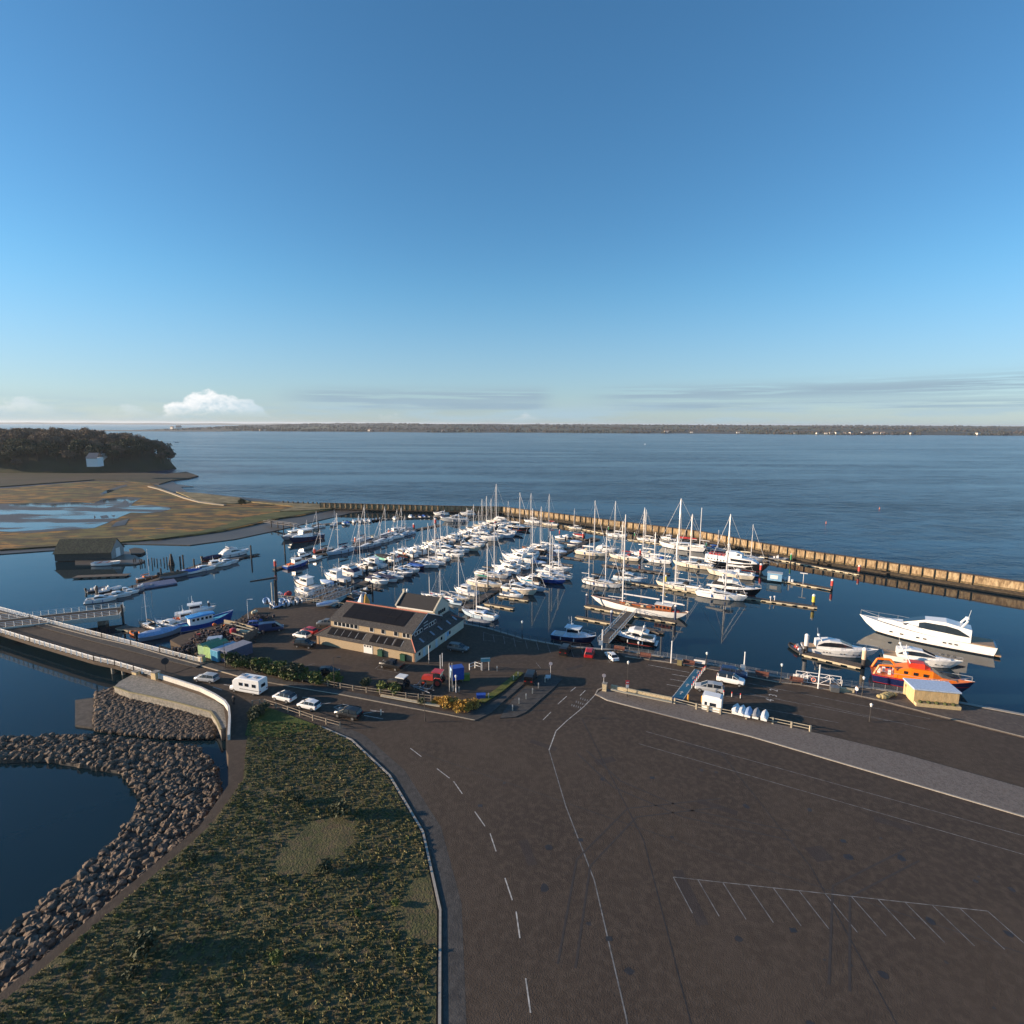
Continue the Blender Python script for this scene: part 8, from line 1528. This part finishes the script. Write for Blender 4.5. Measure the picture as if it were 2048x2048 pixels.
for i, (px, py, s_) in enumerate(((466, 1331, 1.5), (480, 1336, 1.5), (495, 1338, 1.5), (511, 1341, 1.6), (533, 1349, 1.5), (549, 1352, 1.5), (566, 1354, 1.6), (586, 1361, 1.6), (610, 1362, 1.3), (520, 1347, 1.2), (605, 1355, 1.5), (640, 1370, 1.1))):
    bush(px, py, s_, BG[i % 2] if i % 3 else BD[0], 'part of the olive hedge filling the gaps between the larger bushes', 'hedge filling bushes')
bush(483, 1010, 3.0, BD[0], 'dark round bush alone on the shingle spit', None, z=1.2)
tx = random.Random(8)
for i in range(12):
    y = tx.uniform(42, 80); x0_ = -44 + (y < 60) * -3; x = tx.uniform(-38 - max(0, 60 - y) * .3, -14 - (y - 60) * .35); s_ = tx.uniform(.35, 1.6)
    r = empty('bush', (x, y, GZ + .1), tx.random() * 6, 'low brown scrub bush on the rough common beyond the fence', 'bush', 'scrub on the rough common', s_); pr = BD[0] if i % 3 else BG[0]; inst('foliage', pr[0], r); inst('stem', pr[1], r)
# small grass corner at the road
sheet('grass', [(497, 1441), (510, 1416), (530, 1413), (552, 1420), (600, 1438), (640, 1452), (560, 1475), (490, 1470)], GZ + .125, ground_mat('corner_grass', [(.07, .10, .02), (.11, .13, .03), (.05, .07, .015)], [0, .8, 3], bump=.5, bs=10), thick=.1)
for i, (px, py) in enumerate(((505, 1432), (512, 1425), (520, 1430), (528, 1420), (508, 1440))): bush(px, py, 1.0, BD[0], 'low brown shrub on the rocky corner inside the curved fence', 'shrubs at the roadside corner')
# ------------------------------------------------------------------ trees on the headland
bark = mat('bark', (.06, .045, .032), .9)
def tree_proto(seed, m, H, spread, n, size, bare):
    rnd = random.Random(seed); t = M(); c = M(); t.cyl((0, 0, -1), (0, 0, H * .45), .35, .22, 6)
    for i in range(9):
        a = i * 2.4; z0 = H * rnd.uniform(.22, .5); e = (math.cos(a) * spread * rnd.uniform(.5, .95), math.sin(a) * spread * rnd.uniform(.5, .95), H * rnd.uniform(.55, .95)); t.cyl((0, 0, z0), e, .14, .04, 4)
        leaves(c, rnd, (e[0] * .8, e[1] * .8, e[2] * .95), spread * rnd.uniform(.38, .55), n // 10, size, .75)
    leaves(c, rnd, (0, 0, H * .7), spread * .85, n // 2, size, .8)
    return t.mesh('trunk', bark), c.mesh('crown', m)
TB = [tree_proto(i, leaf_mat('winter_twigs', (.11, .075, .048), (.19, .135, .085)), 11 + i % 3, 5.2, 620, .55, True) for i in (11, 12, 13)]; TE = [tree_proto(i, leaf_mat('evergreen', (.025, .034, .015), (.065, .075, .03)), 12, 5.5, 800, .6, False) for i in (21, 22)]
rnd = random.Random(77); placed = []
tries = 0
while len(placed) < 330 and tries < 30000:
    tries += 1; y = rnd.uniform(560, 745); x = rnd.uniform(-735, -395) - (y - 650) * .68; h = head_h(x, y)
    if h < .5 or x < -y * 0.97 or any((x - a) ** 2 + (y - b) ** 2 < 33 for a, b in placed): continue
    placed.append((x, y)); low = h < 19 and y < 650 and rnd.random() < .8
    pr = rnd.choice(TE) if low else rnd.choice(TB); s_ = rnd.uniform(.85, 1.35)
    r = empty('evergreen_tree' if low else 'winter_tree', (x, y, .9 + h), rnd.random() * 6, 'dark evergreen tree among the trees in front of the headland wood' if low else 'bare brown winter tree in the headland wood', 'tree', 'evergreens of the headland' if low else 'bare winter trees of the headland', s_); inst('trunk', pr[0], r); inst('crown', pr[1], r)
# ------------------------------------------------------------------ far things on the water and the other shore
for px, py, s_, t in ((1652, 1047, .6, 'small orange buoy far out right'), (1759, 1018, .6, 'little red buoy near the right edge of the sea'), (1290, 889, 2.0, 'white buoy in mid sea')):
    o = empty('sea_buoy', P(px, py, 0), 0, t, 'buoy'); k = M(); k.cyl((0, 0, -.3), (0, 0, .5), s_ * .5, s_ * .4, 8); k.cyl((0, 0, .5), (0, 0, .5 + s_ * 1.4), s_ * .25, .05, 6); k.obj('float', ORP if 'white' not in t else WHP, o)
o = dinghy(354, 885, 9, 20, 'distant white motor boat under way off the headland', None)
hx = random.Random(31)
for i in range(26):
    px = [350, 362, 545, 555, 700, 760, 900, 905, 1230, 1300, 1345, 1535, 1548, 1556, 1566, 1578, 1590, 1604, 1612, 1622, 1635, 1648, 1500, 1420, 1700, 1800][i]; py = [850, 851.5, 860, 861, 859, 860, 862, 862, 861, 861, 862, 863, 864, 864, 864, 864, 864, 864.5, 865, 865, 865, 865, 862, 862, 864, 865][i]
    x_ = (px - 1024) / F * 3700; y_ = shore_y(x_) + (60 if i > 1 else 90); sc = hx.uniform(.8, 1.6) * (1.6 if i < 2 else 1)
    r = empty('far_house', (x_, y_, 3 if i > 1 else 12), hx.uniform(-.4, .4), 'pale house far away on the opposite shore' if i > 1 else ('large white seafront building at the left end of the opposite shore' if i == 0 else 'smaller white building beside the large seafront one'), 'house', 'pale houses on the opposite shore' if i > 1 else None, sc)
    k = M(); k.bx(-8, -4, -3, 8, 4, 7); k.obj('wall', mat('far_wall', (.62, .57, .50), .8), r); k = M(); slab(k, [(-8.4, -4.4, 6.9), (8.4, -4.4, 6.9), (8.4, 0, 11), (-8.4, 0, 11)]); slab(k, [(-8.4, 0, 11), (8.4, 0, 11), (8.4, 4.4, 6.9), (-8.4, 4.4, 6.9)]); k.obj('roof', mat('far_roof', (.2, .14, .11), .8), r)
# ------------------------------------------------------------------ haze
k = M(); k.bx(-20400, -400, -5.5, 20400, 42500, 75); hz = k.obj('haze', None); hz['kind'] = 'stuff'
hm_ = bpy.data.materials.new('haze'); hm_.use_nodes = True; t = hm_.node_tree; t.nodes.clear(); ou = t.nodes.new('ShaderNodeOutputMaterial'); pv_ = t.nodes.new('ShaderNodeVolumePrincipled'); pv_.inputs['Color'].default_value = (.80, .88, 1, 1); pv_.inputs['Density'].default_value = 0.00004; pv_.inputs['Anisotropy'].default_value = .2; t.links.new(pv_.outputs[0], ou.inputs['Volume']); hz.data.materials.clear(); hz.data.materials.append(hm_)
